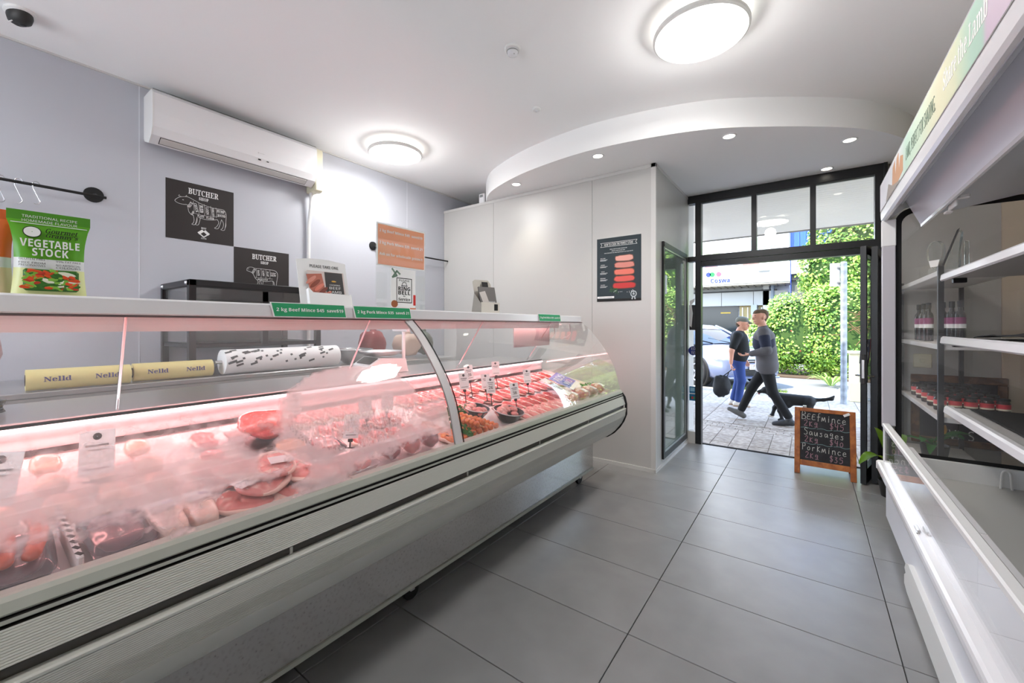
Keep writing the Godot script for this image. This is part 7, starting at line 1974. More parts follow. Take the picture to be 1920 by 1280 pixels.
func build_far_building() -> void:
	var b := thing("shop_building", "white shop building across the street with a Coswa sign", "building", p3(-4, GY, 19.5))
	var off := -b.position
	var D := 19.5
	var wh := std(Color(0.93, 0.93, 0.93), 0.6)
	put("wall", Geo.new().bx(-14, -0.68, GY, 9.0, D + 1.2, D + 3.0), wh, b, off)
	put("fascia", Geo.new().bx(-14, -0.62, 3.17, 3.93, D, D + 0.12), wh, b, off)
	put("canopy", Geo.new().bx(-14, -0.62, 3.10, 3.17, D + 0.02, D + 1.2), std(Color(0.62, 0.6, 0.54), 0.7), b, off)
	for i in 22:
		put("canopy_batten", Geo.new().bx(-6.5 + 0.27 * i, -6.46 + 0.27 * i, 3.07, 3.10, D + 0.05, D + 1.2), std(Color(0.5, 0.48, 0.43), 0.7), b, off)
	for i in 5:
		put("hoarding", Geo.new().bx(-6.9 + 1.24 * i, -5.68 + 1.24 * i, 2.28, 2.88, D + 0.9, D + 0.96), std(Color(0.72, 0.72, 0.7), 0.5), b, off)
	put("hoarding_rail", Geo.new().bx(-7, -1.1, 2.88, 2.94, D + 0.86, D + 0.95), M.dark, b, off)
	var w := put("shop_window", Geo.new().bx(-7, -2.55, 0.2, 2.28, D + 1.1, D + 1.16), std(Color(0.10, 0.14, 0.14), 0.1), b, off)
	put("gold_print", Geo.new().box(p3(-3.05, 1.98, D + 1.09), Vector3(0.4, 0.05, 0.01)), std(Color(0.8, 0.65, 0.2), 0.5), w)
	for i in 2:
		var gp := put("ornament_panel", Geo.new().bx(-2.5 + 0.72 * i, -2.05 + 0.72 * i, 0.2, 2.28, D + 1.08, D + 1.14), std(Color(0.62, 0.55, 0.36), 0.5), b, off)
		put("ornament_bar", Geo.new().bx(-2.4 + 0.72 * i, -2.36 + 0.72 * i, 0.4, 2.2, D + 1.05, D + 1.08).bx(-2.2 + 0.72 * i, -2.16 + 0.72 * i, 0.4, 2.2, D + 1.05, D + 1.08), M.white, gp)
	put("column", Geo.new().bx(-2.04, -1.82, GY, 2.3, D + 0.85, D + 1.1), std(Color(0.7, 0.72, 0.72), 0.5), b, off)
	put("drain_pipe", Geo.new().tube([p3(-1.25, 0, D + 0.9), p3(-1.25, 3.1, D + 0.9)], 0.07, 10), std(Color(0.55, 0.6, 0.65), 0.5), b, off)
	put("side_post", Geo.new().bx(-1.6, -1.38, GY, 3.1, D + 0.9, D + 1.1), std(Color(0.82, 0.83, 0.82), 0.5), b, off)
	# upper windows
	for q in [[-3.95, -3.3, 4.35, 5.1, 0], [-2.45, -1.75, 4.35, 5.2, 1], [-1.62, -1.1, 4.45, 5.2, 2]]:
		var wn := put("upper_window", Geo.new().bx(q[0], q[1], q[2], q[3], D + 1.14, D + 1.19), std([Color(0.75, 0.78, 0.62), Color(0.7, 0.75, 0.72), Color(0.70, 0.74, 0.72)][q[4]], 0.15), b, off)
		put("window_bar", Geo.new().bx(q[0], q[1], (q[2] + q[3]) / 2 - 0.015, (q[2] + q[3]) / 2 + 0.015, D + 1.10, D + 1.14).bx((q[0] + q[1]) / 2 - 0.015, (q[0] + q[1]) / 2 + 0.015, q[2], q[3], D + 1.10, D + 1.14), M.white, wn)
	put("terracotta_strip", Geo.new().bx(-3.7, -3.2, 3.85, 3.96, D - 0.02, D).bx(-2.25, -1.65, 3.90, 3.97, D - 0.02, D), std(Color(0.75, 0.45, 0.42), 0.6), b, off)
	# the sign
	for q in [[-3.56, Color(0.12, 0.2, 0.85)], [-3.41, Color(0.1, 0.75, 0.25)], [-3.155, Color(0.92, 0.3, 0.38)]]:
		put("logo_dot", Geo.new().lathe_hard([Vector2(0.001, 0.02), Vector2(0.10, 0.02), Vector2(0.10, 0.0)], 24, p3(q[0], 3.62, D), Basis(Vector3.RIGHT, PI / 2)), std(q[1], 0.5), b, off)
	text(b, "Coswa", bold, std(Color(0.13, 0.2, 0.75), 0.5), p3(-3.10, 3.345, D - 0.01) + off, 0.74, 0.19, Basis(), "lettering", 0.02)
	var ac := thing("outdoor_unit", "grey air conditioner unit on the white fascia across the street", "air conditioner", p3(-1.5, 3.79, 19.42))
	put("casing", Geo.new().rbox(Vector3(0, -0.06, 0), Vector3(0.42, 0.26, 0.14), 0.03), std(Color(0.72, 0.73, 0.72), 0.5), ac)
	put("fan_grille", Geo.new().lathe_hard([Vector2(0.03, 0.072), Vector2(0.10, 0.072)], 20, Vector3(0, -0.06, 0), Basis(Vector3.RIGHT, PI / 2)), std(Color(0.5, 0.52, 0.52), 0.5), ac)
	var bl := thing("blue_building", "bright blue corrugated wall beside the white building", "building", p3(0.3, GY, 21.2))
	put("wall", Geo.new().bx(-0.95, 3.0, 0.0, 8.0, -0.3, 0.3), std(Color(0.16, 0.36, 0.82), 0.5), bl)
	for i in 9: put("rib", Geo.new().bx(-0.9 + 0.22 * i, -0.86 + 0.22 * i, 0.0, 8.0, -0.34, -0.3), std(Color(0.18, 0.39, 0.86), 0.5), bl)
	var lo := thing("low_building", "low white building with dark eaves beside the hedge", "building", p3(0.2, GY, 19.6))
	put("roof_edge", Geo.new().bx(-0.78, 3.0, 3.5, 4.15, -0.1, 0.3), wh, lo)
	put("eaves", Geo.new().bx(-0.78, 3.0, 3.25, 3.5, 0.0, 0.3), std(Color(0.2, 0.2, 0.2), 0.6), lo)
	put("wall", Geo.new().bx(-0.78, 3.0, 0.0, 3.25, 0.1, 0.4), std(Color(0.35, 0.36, 0.34), 0.6), lo)

func build_car() -> void:
	var t := thing("parked_car", "grey-blue car parked nose out across the street", "car", p3(-2.55, GY, 12.33), -43)
	var paint := std(Color(0.44, 0.48, 0.60), 0.22, 0.35)
	paint.clearcoat_enabled = true
	paint.clearcoat = 1.0
	paint.clearcoat_roughness = 0.03
	var glass := std(Color(0.10, 0.13, 0.18), 0.03)
	# body
	var st := [[-2.12, 0.62, 0.45, 0.80], [-2.05, 0.78, 0.30, 0.98], [-1.6, 0.87, 0.22, 1.03], [-0.8, 0.89, 0.20, 1.02], [0.2, 0.89, 0.20, 1.01], [0.85, 0.885, 0.20, 0.99], [1.3, 0.88, 0.20, 0.93], [1.7, 0.85, 0.20, 0.86], [1.95, 0.78, 0.22, 0.78], [2.08, 0.66, 0.26, 0.70], [2.13, 0.5, 0.32, 0.62]]
	var rows := []
	for s in st:
		var w: float = s[1]
		var y0: float = s[2]
		var y1: float = s[3]
		var half := [Vector2(0.0, y0), Vector2(w * 0.85, y0), Vector2(w * 0.97, y0 + 0.08), Vector2(w, lerpf(y0, y1, 0.4)), Vector2(w * 0.985, lerpf(y0, y1, 0.62)), Vector2(w * 0.96, lerpf(y0, y1, 0.8)), Vector2(w * 0.90, lerpf(y0, y1, 0.94)), Vector2(w * 0.75, y1), Vector2(w * 0.4, y1 + 0.025), Vector2(0.0, y1 + 0.03)]
		var row := PackedVector3Array()
		for q in half: row.append(Vector3(s[0], q.y, q.x))
		for i in range(half.size() - 2, 0, -1): row.append(Vector3(s[0], half[i].y, -half[i].x))
		rows.append(row)
	var bg := Geo.new().grid(rows, true, false)
	for e in [0, rows.size() - 1]:
		var ctr := Vector3(st[e][0], 0.6, 0)
		for i in rows[e].size():
			bg.tri(ctr, rows[e][i], rows[e][(i + 1) % rows[e].size()])
	put("body", bg, paint, t)
	# greenhouse
	var gh := [[-2.0, 0.70, 1.0, 1.02], [-1.75, 0.68, 1.0, 1.30], [-1.3, 0.66, 1.0, 1.45], [-0.5, 0.66, 1.0, 1.50], [0.0, 0.66, 1.0, 1.46], [0.3, 0.67, 1.0, 1.35], [0.65, 0.70, 0.99, 1.18], [1.0, 0.74, 0.97, 1.0]]
	var gr := []
	var roof := []
	for s in gh:
		var k := (float(s[3]) - 1.0) / 0.5
		gr.append(PackedVector3Array([Vector3(s[0], s[2], s[1] + 0.08), Vector3(s[0], lerpf(s[2], s[3], 0.55), s[1] + 0.03), Vector3(s[0], lerpf(s[2], s[3], 0.92), s[1] * (1.0 - 0.1 * k)), Vector3(s[0], s[3], s[1] * 0.78), Vector3(s[0], s[3] + 0.02, 0), Vector3(s[0], s[3], -s[1] * 0.78), Vector3(s[0], lerpf(s[2], s[3], 0.92), -s[1] * (1.0 - 0.1 * k)), Vector3(s[0], lerpf(s[2], s[3], 0.55), -s[1] - 0.03), Vector3(s[0], s[2], -s[1] - 0.08)]))
	put("windows", Geo.new().grid(gr, false, false), glass, t)
	for i in range(1, 6):
		var s: Array = gh[i]
		roof.append(PackedVector3Array([Vector3(s[0], lerpf(s[2], s[3], 0.93), s[1] * 0.93), Vector3(s[0], s[3] + 0.008, s[1] * 0.76), Vector3(s[0], s[3] + 0.03, 0), Vector3(s[0], s[3] + 0.008, -s[1] * 0.76), Vector3(s[0], lerpf(s[2], s[3], 0.93), -s[1] * 0.93)]))
	put("roof", Geo.new().grid(roof, false, false), paint, t)
	for sd in [-1, 1]:
		put("windscreen_pillar", Geo.new().tube([Vector3(0.98, 0.99, 0.80 * sd), Vector3(0.62, 1.2, 0.70 * sd), Vector3(0.28, 1.36, 0.62 * sd), Vector3(0.0, 1.45, 0.60 * sd)], 0.035, 8), paint, t)
		put("door_pillar", Geo.new().tube([Vector3(-0.55, 1.0, 0.75 * sd), Vector3(-0.55, 1.3, 0.71 * sd), Vector3(-0.5, 1.46, 0.62 * sd)], 0.04, 8), M.dark, t)
		var mi := put("mirror", Geo.new().lump(Vector3(0.72, 1.06, 0.96 * sd), Vector3(0.06, 0.07, 0.10), null, 0, 12, 8, 0.8), paint, t)
		put("mirror_arm", Geo.new().tube([Vector3(0.74, 1.0, 0.86 * sd), Vector3(0.72, 1.04, 0.92 * sd)], 0.025, 8), M.dark, mi)
		put("headlight", Geo.new().lump(Vector3(1.84, 0.70, 0.66 * sd), Vector3(0.20, 0.075, 0.12), null, 0, 16, 8, 0.9, Basis(Vector3.UP, 0.5 * sd)), std(Color(0.85, 0.88, 0.9), 0.08, 0.4), t)
		put("fog_lamp", Geo.new().lathe([Vector2(0.001, 0.02), Vector2(0.04, 0.016), Vector2(0.05, 0.0)], 14, Vector3(2.03, 0.40, 0.6 * sd), Basis(Vector3.BACK, -PI / 2) * Basis(Vector3.RIGHT, 0.35 * sd)), M.chrome, t)
		put("door_handle", Geo.new().rbox(Vector3(-0.3, 0.83, 0.895 * sd), Vector3(0.16, 0.025, 0.02), 0.008), paint, t)
		put("sill_trim", Geo.new().rbox(Vector3(0.0, 0.25, 0.88 * sd), Vector3(1.9, 0.05, 0.03), 0.01), M.dark, t)
		for x in [-1.3, 1.28]:
			var wz: float = 0.80 * sd
			var side := Basis(Vector3.RIGHT, PI / 2 * sd)
			put("wheel_arch", Geo.new().lathe_hard([Vector2(0.001, 0.085), Vector2(0.37, 0.085), Vector2(0.385, 0.06)], 28, Vector3(x, 0.34, wz), side), M.matte_black, t)
			var wh := put("tyre", Geo.new().lathe([Vector2(0.21, 0.13), Vector2(0.23, 0.14), Vector2(0.30, 0.14), Vector2(0.325, 0.12), Vector2(0.33, 0.0), Vector2(0.325, -0.10)], 32, Vector3(x, 0.33, wz), side), M.rubber, t)
			put("rim", Geo.new().lathe([Vector2(0.215, 0.135), Vector2(0.20, 0.145), Vector2(0.185, 0.12)], 32, Vector3(x, 0.33, wz), side), M.chrome, wh)
			put("brake_disc", Geo.new().lathe_hard([Vector2(0.001, 0.095), Vector2(0.2, 0.095)], 20, Vector3(x, 0.33, wz), side), M.dark, wh)
			for k in 5:
				var a := TAU * k / 5.0 + 0.3
				put("spoke", Geo.new().rbox(Vector3(x + cos(a) * 0.105, 0.33 + sin(a) * 0.105, wz + 0.12 * sd), Vector3(0.2, 0.05, 0.02), 0.006, Basis(Vector3.BACK, a)), M.chrome, wh)
			put("hub", Geo.new().lathe([Vector2(0.001, 0.145), Vector2(0.03, 0.142), Vector2(0.035, 0.12)], 14, Vector3(x, 0.33, wz), side), M.chrome, wh)
	put("grille", Geo.new().lump(Vector3(2.07, 0.64, 0), Vector3(0.07, 0.05, 0.36), null, 0, 18, 8, 0.6), M.matte_black, t)
	put("grille_bar", Geo.new().rbox(Vector3(2.135, 0.645, 0), Vector3(0.01, 0.016, 0.62), 0.004), M.chrome, t)
	put("lower_grille", Geo.new().lump(Vector3(2.08, 0.40, 0), Vector3(0.07, 0.09, 0.45), null, 0, 18, 8, 0.5), M.matte_black, t)
	for i in 3: put("grille_slat", Geo.new().rbox(Vector3(2.145, 0.36 + 0.04 * i, 0), Vector3(0.01, 0.008, 0.8), 0.003), M.dark, t)
	put("bumper_lip", Geo.new().rbox(Vector3(2.06, 0.27, 0), Vector3(0.16, 0.04, 1.3), 0.015), paint, t)
	var lp := put("licence_plate", Geo.new().rbox(Vector3(2.165, 0.52, 0), Vector3(0.012, 0.11, 0.38), 0.003), M.paper, t)
	text(lp, "IDL 48", mono, M.ink_black, Vector3(2.172, 0.52, 0), 0.32, 0.07, Basis(Vector3.UP, PI / 2))
	put("wiper", Geo.new().tube([Vector3(1.0, 1.02, -0.3), Vector3(0.75, 1.14, 0.2)], 0.008, 6).tube([Vector3(1.0, 1.02, 0.25), Vector3(0.78, 1.12, 0.6)], 0.008, 6), M.matte_black, t)

# ------------------------------------------------------------------ people and the dog: skins over capsule skeletons
func sdf_skin(bones: Array, cell: float, k: float) -> Geo:
	var lo := Vector3(1e9, 1e9, 1e9)
	var hi := -lo
	for b in bones:
		var r := maxf(b[2], b[3]) + cell * 3.0 + k
		for p in [b[0], b[1]]:
			lo = lo.min(p - Vector3.ONE * r)
			hi = hi.max(p + Vector3.ONE * r)
	var nx := int((hi.x - lo.x) / cell) + 2
	var ny := int((hi.y - lo.y) / cell) + 2
	var nz := int((hi.z - lo.z) / cell) + 2
	var f := PackedFloat32Array()
	f.resize(nx * ny * nz)
	f.fill(10.0)
	var sx := 1
	var sy := nx
	var sz := nx * ny
	for b in bones:
		var a: Vector3 = b[0]
		var e: Vector3 = b[1]
		var ra: float = b[2]
		var rb: float = b[3]
		var ab := e - a
		var l2 := maxf(ab.length_squared(), 1e-8)
		var r := maxf(ra, rb) + cell * 2.5 + k
		var p0 := (a.min(e) - Vector3.ONE * r - lo) / cell
		var p1 := (a.max(e) + Vector3.ONE * r - lo) / cell
		for z in range(maxi(int(p0.z), 0), mini(int(p1.z) + 1, nz)):
			for y in range(maxi(int(p0.y), 0), mini(int(p1.y) + 1, ny)):
				var p := lo + Vector3(maxi(int(p0.x), 0), y, z) * cell - a
				var id := z * sz + y * sy + maxi(int(p0.x), 0)
				for x in range(maxi(int(p0.x), 0), mini(int(p1.x) + 1, nx)):
					var t := clampf(p.dot(ab) / l2, 0.0, 1.0)
					var d := (p - ab * t).length() - lerpf(ra, rb, t)
					var o := f[id]
					var h := maxf(k - absf(d - o), 0.0) / k
					f[id] = minf(d, o) - h * h * k * 0.25
					p.x += cell
					id += 1
	var g := Geo.new()
	var vid := PackedInt32Array()
	vid.resize(nx * ny * nz)
	vid.fill(-1)
	var corners := [0, sx, sy, sx + sy, sz, sx + sz, sy + sz, sx + sy + sz]
	var cp := [Vector3(0, 0, 0), Vector3(1, 0, 0), Vector3(0, 1, 0), Vector3(1, 1, 0), Vector3(0, 0, 1), Vector3(1, 0, 1), Vector3(0, 1, 1), Vector3(1, 1, 1)]
	var edges := [[0, 1], [2, 3], [4, 5], [6, 7], [0, 2], [1, 3], [4, 6], [5, 7], [0, 4], [1, 5], [2, 6], [3, 7]]
	for z in nz - 1:
		for y in ny - 1:
			var id := z * sz + y * sy
			for x in nx - 1:
				var v0 := f[id]
				if v0 < 4.0:
					var neg := 0
					for c in 8:
						if f[id + corners[c]] < 0.0: neg += 1
					if neg > 0 and neg < 8:
						var s := Vector3.ZERO
						var cnt := 0
						for e in edges:
							var u: float = f[id + corners[e[0]]]
							var w: float = f[id + corners[e[1]]]
							if (u < 0.0) != (w < 0.0):
								s += (cp[e[0]] as Vector3).lerp(cp[e[1]], u / (u - w))
								cnt += 1
						vid[id] = g.v.size()
						g.v.append(lo + (Vector3(x, y, z) + s / cnt) * cell)
						g.n.append(Vector3.ZERO)
						g.uv.append(Vector2.ZERO)
				id += 1
	for z in range(1, nz - 1):
		for y in range(1, ny - 1):
			for x in range(1, nx - 1):
				var id := z * sz + y * sy + x
				var v0 := f[id]
				if v0 > 4.0: continue
				for ax in 3:
					var st: int = [sx, sy, sz][ax]
					var v1 := f[id + st]
					if (v0 < 0.0) == (v1 < 0.0): continue
					var u: int = [sy, sz, sx][ax]
					var w: int = [sz, sx, sy][ax]
					var q := [vid[id - u - w], vid[id - w], vid[id], vid[id - u]]
					if q[0] < 0 or q[1] < 0 or q[2] < 0 or q[3] < 0: continue
					if v0 > 0.0: q.reverse()
					var m := (g.v[q[1]] - g.v[q[0]]).cross(g.v[q[2]] - g.v[q[0]]) + (g.v[q[2]] - g.v[q[0]]).cross(g.v[q[3]] - g.v[q[0]])
					for i in 4: g.n[q[i]] += m
					g.ix.append(q[0]); g.ix.append(q[2]); g.ix.append(q[1])
					g.ix.append(q[0]); g.ix.append(q[3]); g.ix.append(q[2])
	for i in g.n.size(): g.n[i] = g.n[i].normalized()
	return g

func join(a: Geo, b: Geo) -> void:
	var k := a.v.size()
	a.v.append_array(b.v)
	a.n.append_array(b.n)
	a.uv.append_array(b.uv)
	for i in b.ix: a.ix.append(i + k)

# hand: wrist point, direction of the fingers, palm normal, curl; five fingers
func hand_bones(w: Vector3, dir: Vector3, nrm: Vector3, curl: float, thumb_side: float) -> Array:
	dir = dir.normalized()
	var sd := dir.cross(nrm).normalized()
	nrm = sd.cross(dir).normalized()
	var out := []
	for i in 4:
		var base := w + dir * 0.02 + sd * (i - 1.5) * 0.014
		var kn := w + dir * 0.088 + sd * (i - 1.5) * 0.020
		out.append([base, kn, 0.014, 0.0105])
		var ln: float = [0.034, 0.04, 0.038, 0.03][i]
		var p := kn
		var a := curl * 0.5
		for j in 3:
			var q: Vector3 = p + (dir * cos(a) + nrm * sin(a)) * ln * [1.0, 0.72, 0.6][j]
			out.append([p, q, 0.0095 - 0.001 * j, 0.0088 - 0.001 * j])
			p = q
			a += curl
	var tb := w + dir * 0.025 + sd * thumb_side * 0.03
	var t1 := tb + (dir * 0.7 + sd * thumb_side * 0.7 + nrm * 0.3).normalized() * 0.04
	var t2 := t1 + (dir * 0.9 + sd * thumb_side * 0.2 + nrm * 0.5).normalized() * 0.032
	out.append([w + dir * 0.01, tb, 0.016, 0.014])
	out.append([tb, t1, 0.013, 0.0105])
	out.append([t1, t2, 0.0105, 0.009])
	return out

func head_bones(c: Vector3, fw: Vector3) -> Array:
	# c: middle of the head; face towards fw
	var sd := fw.cross(Vector3.UP).normalized()
	var u := Vector3.UP
	return [[c + u * 0.035 - fw * 0.02, c + u * 0.03 + fw * 0.025, 0.083, 0.078], [c - u * 0.03 + fw * 0.02, c + u * 0.02 + fw * 0.03, 0.062, 0.07], [c - u * 0.075 + fw * 0.055, c - u * 0.03 + fw * 0.04, 0.034, 0.05],
		[c + u * 0.005 + fw * 0.098, c - u * 0.022 + fw * 0.112, 0.009, 0.014], [c + u * 0.02 + fw * 0.09 - sd * 0.03, c + u * 0.02 + fw * 0.09 + sd * 0.03, 0.012, 0.012],
		[c - u * 0.055 + fw * 0.088 - sd * 0.014, c - u * 0.055 + fw * 0.088 + sd * 0.014, 0.012, 0.012],
		[c + sd * 0.078 + u * 0.012, c + sd * 0.08 - u * 0.028, 0.014, 0.009], [c - sd * 0.078 + u * 0.012, c - sd * 0.08 - u * 0.028, 0.014, 0.009]]

func face_parts(t: Node, c: Vector3, fw: Vector3) -> void:
	var sd := fw.cross(Vector3.UP).normalized()
	for s in [-1, 1]:
		put("eye", Geo.new().lump(c + Vector3.UP * 0.006 + fw * 0.088 + sd * s * 0.032, Vector3(0.012, 0.007, 0.012), null, 0, 10, 6), std(Color(0.12, 0.1, 0.09), 0.3), t)
		put("eyebrow", Geo.new().lump(c + Vector3.UP * 0.028 + fw * 0.092 + sd * s * 0.032, Vector3(0.018, 0.005, 0.018), null, 0, 10, 6), std(Color(0.25, 0.19, 0.14), 0.8), t)
	put("mouth", Geo.new().tube([c - Vector3.UP * 0.055 + fw * 0.097 - sd * 0.022, c - Vector3.UP * 0.056 + fw * 0.103, c - Vector3.UP * 0.055 + fw * 0.097 + sd * 0.022], 0.005, 6), std(Color(0.6, 0.32, 0.28), 0.5), t)

func shoe(p: Vector3, fw: Vector3, pitch: float) -> Array:
	# sole point under the ankle, toe direction
	var d := (fw * cos(pitch) + Vector3.UP * sin(pitch)).normalized()
	var n := Vector3.UP
	return [[p - d * 0.05 + n * 0.042, p + d * 0.06 + n * 0.045, 0.042, 0.042], [p + d * 0.06 + n * 0.045, p + d * 0.17 + n * 0.032, 0.042, 0.032], [p + n * 0.05, p + n * 0.10 - d * 0.01, 0.042, 0.046]]

func build_people() -> void:
	var skin := std(Color(0.80, 0.58, 0.48), 0.5)
	skin.subsurf_scatter_enabled = true
	skin.subsurf_scatter_strength = 0.1
	var U := Vector3.UP
	# ---- walker: strides to the left, head turned to the shop
	var t := thing("person", "walking person in grey and navy jacket with black trousers", "person", p3(-0.52, GY, 7.26), 180)
	# local: +x forward (to the left of the picture), z to the far side
	var hip := Vector3(0.0, 0.88, 0)
	var chest := Vector3(0.035, 1.28, 0)
	var neck := Vector3(0.05, 1.43, 0)
	var hc := Vector3(0.085, 1.585, -0.01)
	var fw := Vector3(0.80, 0.0, -0.6).normalized()
	# legs: near leg (z < 0) trails to the right, far leg reaches forward
	var knf := Vector3(0.20, 0.50, 0.06)
	var anf := Vector3(0.34, 0.13, 0.06)
	var knb := Vector3(-0.08, 0.48, -0.10)
	var anb := Vector3(-0.27, 0.12, -0.10)
	var shn := Vector3(0.03, 1.36, -0.19)
	var shf := Vector3(0.03, 1.36, 0.19)
	var eln := Vector3(-0.02, 1.10, -0.25)
	var wrn := Vector3(0.19, 1.04, -0.22)
	var elf := Vector3(-0.05, 1.10, 0.25)
	var wrf := Vector3(0.08, 0.92, 0.26)
	var core := [[hip + Vector3(0, 0, -0.07), hip + Vector3(0, 0, 0.07), 0.115, 0.115], [hip, chest, 0.125, 0.13], [chest + Vector3(0, 0, -0.09), chest + Vector3(0, 0, 0.09), 0.115, 0.115], [chest, neck, 0.10, 0.06], [neck, hc, 0.055, 0.055], [shn, eln, 0.05, 0.042], [eln, wrn, 0.04, 0.028], [shf, elf, 0.05, 0.042], [elf, wrf, 0.04, 0.028], [chest, shn, 0.08, 0.055], [chest, shf, 0.08, 0.055], [hip + Vector3(0, -0.02, 0.08), knf, 0.085, 0.055], [knf, anf, 0.052, 0.036], [hip + Vector3(0, -0.02, -0.08), knb, 0.085, 0.055], [knb, anb, 0.052, 0.036]]
	var body := sdf_skin(core, 0.016, 0.03)
	join(body, sdf_skin(head_bones(hc, fw) + [[hc - U * 0.06, neck, 0.055, 0.056]], 0.006, 0.018))
	join(body, sdf_skin(hand_bones(wrn, wrn - eln, U, 0.5, 1.0), 0.004, 0.006))
	join(body, sdf_skin(hand_bones(wrf, wrf - elf, Vector3(0, 0, -1), 0.5, 1.0), 0.004, 0.006))
	put("body", body, skin, t)
	face_parts(t, hc, fw)
	put("hair", sdf_skin([[hc + U * 0.05 - fw * 0.035, hc + U * 0.055 + fw * 0.03, 0.083, 0.070], [hc - fw * 0.05 + U * 0.01, hc - fw * 0.045 - U * 0.03, 0.066, 0.05]], 0.008, 0.02), std(Color(0.36, 0.28, 0.2), 0.8), t)
	var jk := std(Color(0.34, 0.33, 0.34), 0.85)
	put("jacket", sdf_skin([[hip + Vector3(-0.01, -0.03, -0.09), hip + Vector3(-0.01, -0.03, 0.09), 0.135, 0.135], [hip + Vector3(-0.01, 0, -0.05), chest + Vector3(0, 0, -0.04), 0.14, 0.14], [hip + Vector3(-0.01, 0, 0.05), chest + Vector3(0, 0, 0.04), 0.14, 0.14], [chest + Vector3(0, 0, -0.09), chest + Vector3(0, 0, 0.09), 0.13, 0.13], [chest, shn, 0.11, 0.074], [chest, shf, 0.11, 0.074], [chest, neck, 0.11, 0.068], [shn, eln, 0.072, 0.062], [eln, wrn.lerp(eln, 0.08), 0.062, 0.045], [shf, elf, 0.072, 0.062], [elf, wrf.lerp(elf, 0.08), 0.062, 0.045]], 0.014, 0.03), jk, t)
	var nv := std(Color(0.10, 0.12, 0.2), 0.85)
	put("navy_band", sdf_skin([[chest + Vector3(0, -0.09, -0.07), chest + Vector3(0, -0.03, -0.07), 0.147, 0.142], [chest + Vector3(0, -0.09, 0.07), chest + Vector3(0, -0.03, 0.07), 0.147, 0.142], [shn.lerp(eln, 0.25), shn.lerp(eln, 0.75), 0.075, 0.070], [shf.lerp(elf, 0.25), shf.lerp(elf, 0.75), 0.075, 0.070]], 0.014, 0.015), nv, t)
	put("white_shirt_hem", sdf_skin([[hip + Vector3(0.09, 0.10, -0.05), hip + Vector3(0.10, -0.06, -0.05), 0.05, 0.055], [hip + Vector3(0.09, 0.10, 0.05), hip + Vector3(0.10, -0.06, 0.05), 0.05, 0.055]], 0.014, 0.03), std(Color(0.85, 0.85, 0.86), 0.8), t)
	put("trousers", sdf_skin([[hip + Vector3(0, -0.03, -0.07), hip + Vector3(0, -0.03, 0.07), 0.125, 0.125], [hip + Vector3(0, -0.04, 0.08), knf, 0.098, 0.068], [knf, anf + U * 0.03, 0.066, 0.055], [hip + Vector3(0, -0.04, -0.08), knb, 0.098, 0.068], [knb, anb + U * 0.03, 0.066, 0.055]], 0.014, 0.03), std(Color(0.045, 0.045, 0.05), 0.85), t)
	put("shoe", sdf_skin(shoe(Vector3(0.36, 0.035, 0.06), Vector3(1, 0, 0), 0.45), 0.009, 0.015), std(Color(0.36, 0.35, 0.34), 0.6), t)
	put("shoe", sdf_skin(shoe(Vector3(-0.27, 0.01, -0.10), Vector3(1, 0, 0), -0.12), 0.009, 0.015), std(Color(0.2, 0.2, 0.21), 0.6), t)
	# ---- second man: dark T-shirt, jeans, facing right
	var m := thing("person", "man in black T-shirt, jeans and cap carrying a black bag", "person", p3(-1.06, GY, 8.52), 12)
	var S := 0.93
	hip = Vector3(0, 0.86, 0)
	chest = Vector3(0.015, 1.22, 0)
	neck = Vector3(0.03, 1.36, 0)
	hc = Vector3(0.07, 1.49, 0.0)
	fw = Vector3(0.93, -0.12, 0.34).normalized()
	var kn2 := Vector3(0.05, 0.47, 0.07)
	var an2 := Vector3(0.0, 0.10, 0.07)
	var kn3 := Vector3(0.02, 0.47, -0.08)
	var an3 := Vector3(-0.06, 0.10, -0.08)
	shn = Vector3(-0.02, 1.29, 0.20)
	shf = Vector3(-0.02, 1.29, -0.20)
	eln = Vector3(-0.12, 1.02, 0.25)
	wrn = Vector3(-0.13, 0.79, 0.24)
	elf = Vector3(0.02, 1.02, -0.25)
	wrf = Vector3(0.12, 0.84, -0.24)
	core = [[hip + Vector3(0, 0, -0.07), hip + Vector3(0, 0, 0.07), 0.12, 0.12], [hip + Vector3(0.03, 0.1, 0), chest, 0.135, 0.13], [chest + Vector3(0, 0, -0.09), chest + Vector3(0, 0, 0.09), 0.115, 0.115], [chest, neck, 0.10, 0.06], [neck, hc, 0.056, 0.056], [shn, eln, 0.052, 0.044], [eln, wrn, 0.042, 0.03], [shf, elf, 0.052, 0.044], [elf, wrf, 0.042, 0.03], [chest, shn, 0.08, 0.055], [chest, shf, 0.08, 0.055], [hip + Vector3(0, -0.02, 0.08), kn2, 0.085, 0.055], [kn2, an2, 0.052, 0.036], [hip + Vector3(0, -0.02, -0.08), kn3, 0.085, 0.055], [kn3, an3, 0.052, 0.036]]
	body = sdf_skin(core, 0.016, 0.03)
	join(body, sdf_skin(head_bones(hc, fw) + [[hc - U * 0.06, neck, 0.055, 0.056]], 0.006, 0.018))
	join(body, sdf_skin(hand_bones(wrn, Vector3(0.05, -1, 0), Vector3(1, 0, 0), 1.0, 1.0), 0.004, 0.006))
	join(body, sdf_skin(hand_bones(wrf, wrf - elf, Vector3(0, 0, 1), 0.5, 1.0), 0.004, 0.006))
	put("body", body, skin, m)
	face_parts(m, hc, fw)
	put("cap", sdf_skin([[hc + U * 0.06 - fw * 0.03, hc + U * 0.062 + fw * 0.03, 0.083, 0.078], [hc + U * 0.045 + fw * 0.08, hc + U * 0.035 + fw * 0.15, 0.03, 0.018]], 0.007, 0.015), std(Color(0.42, 0.42, 0.38), 0.85), m)
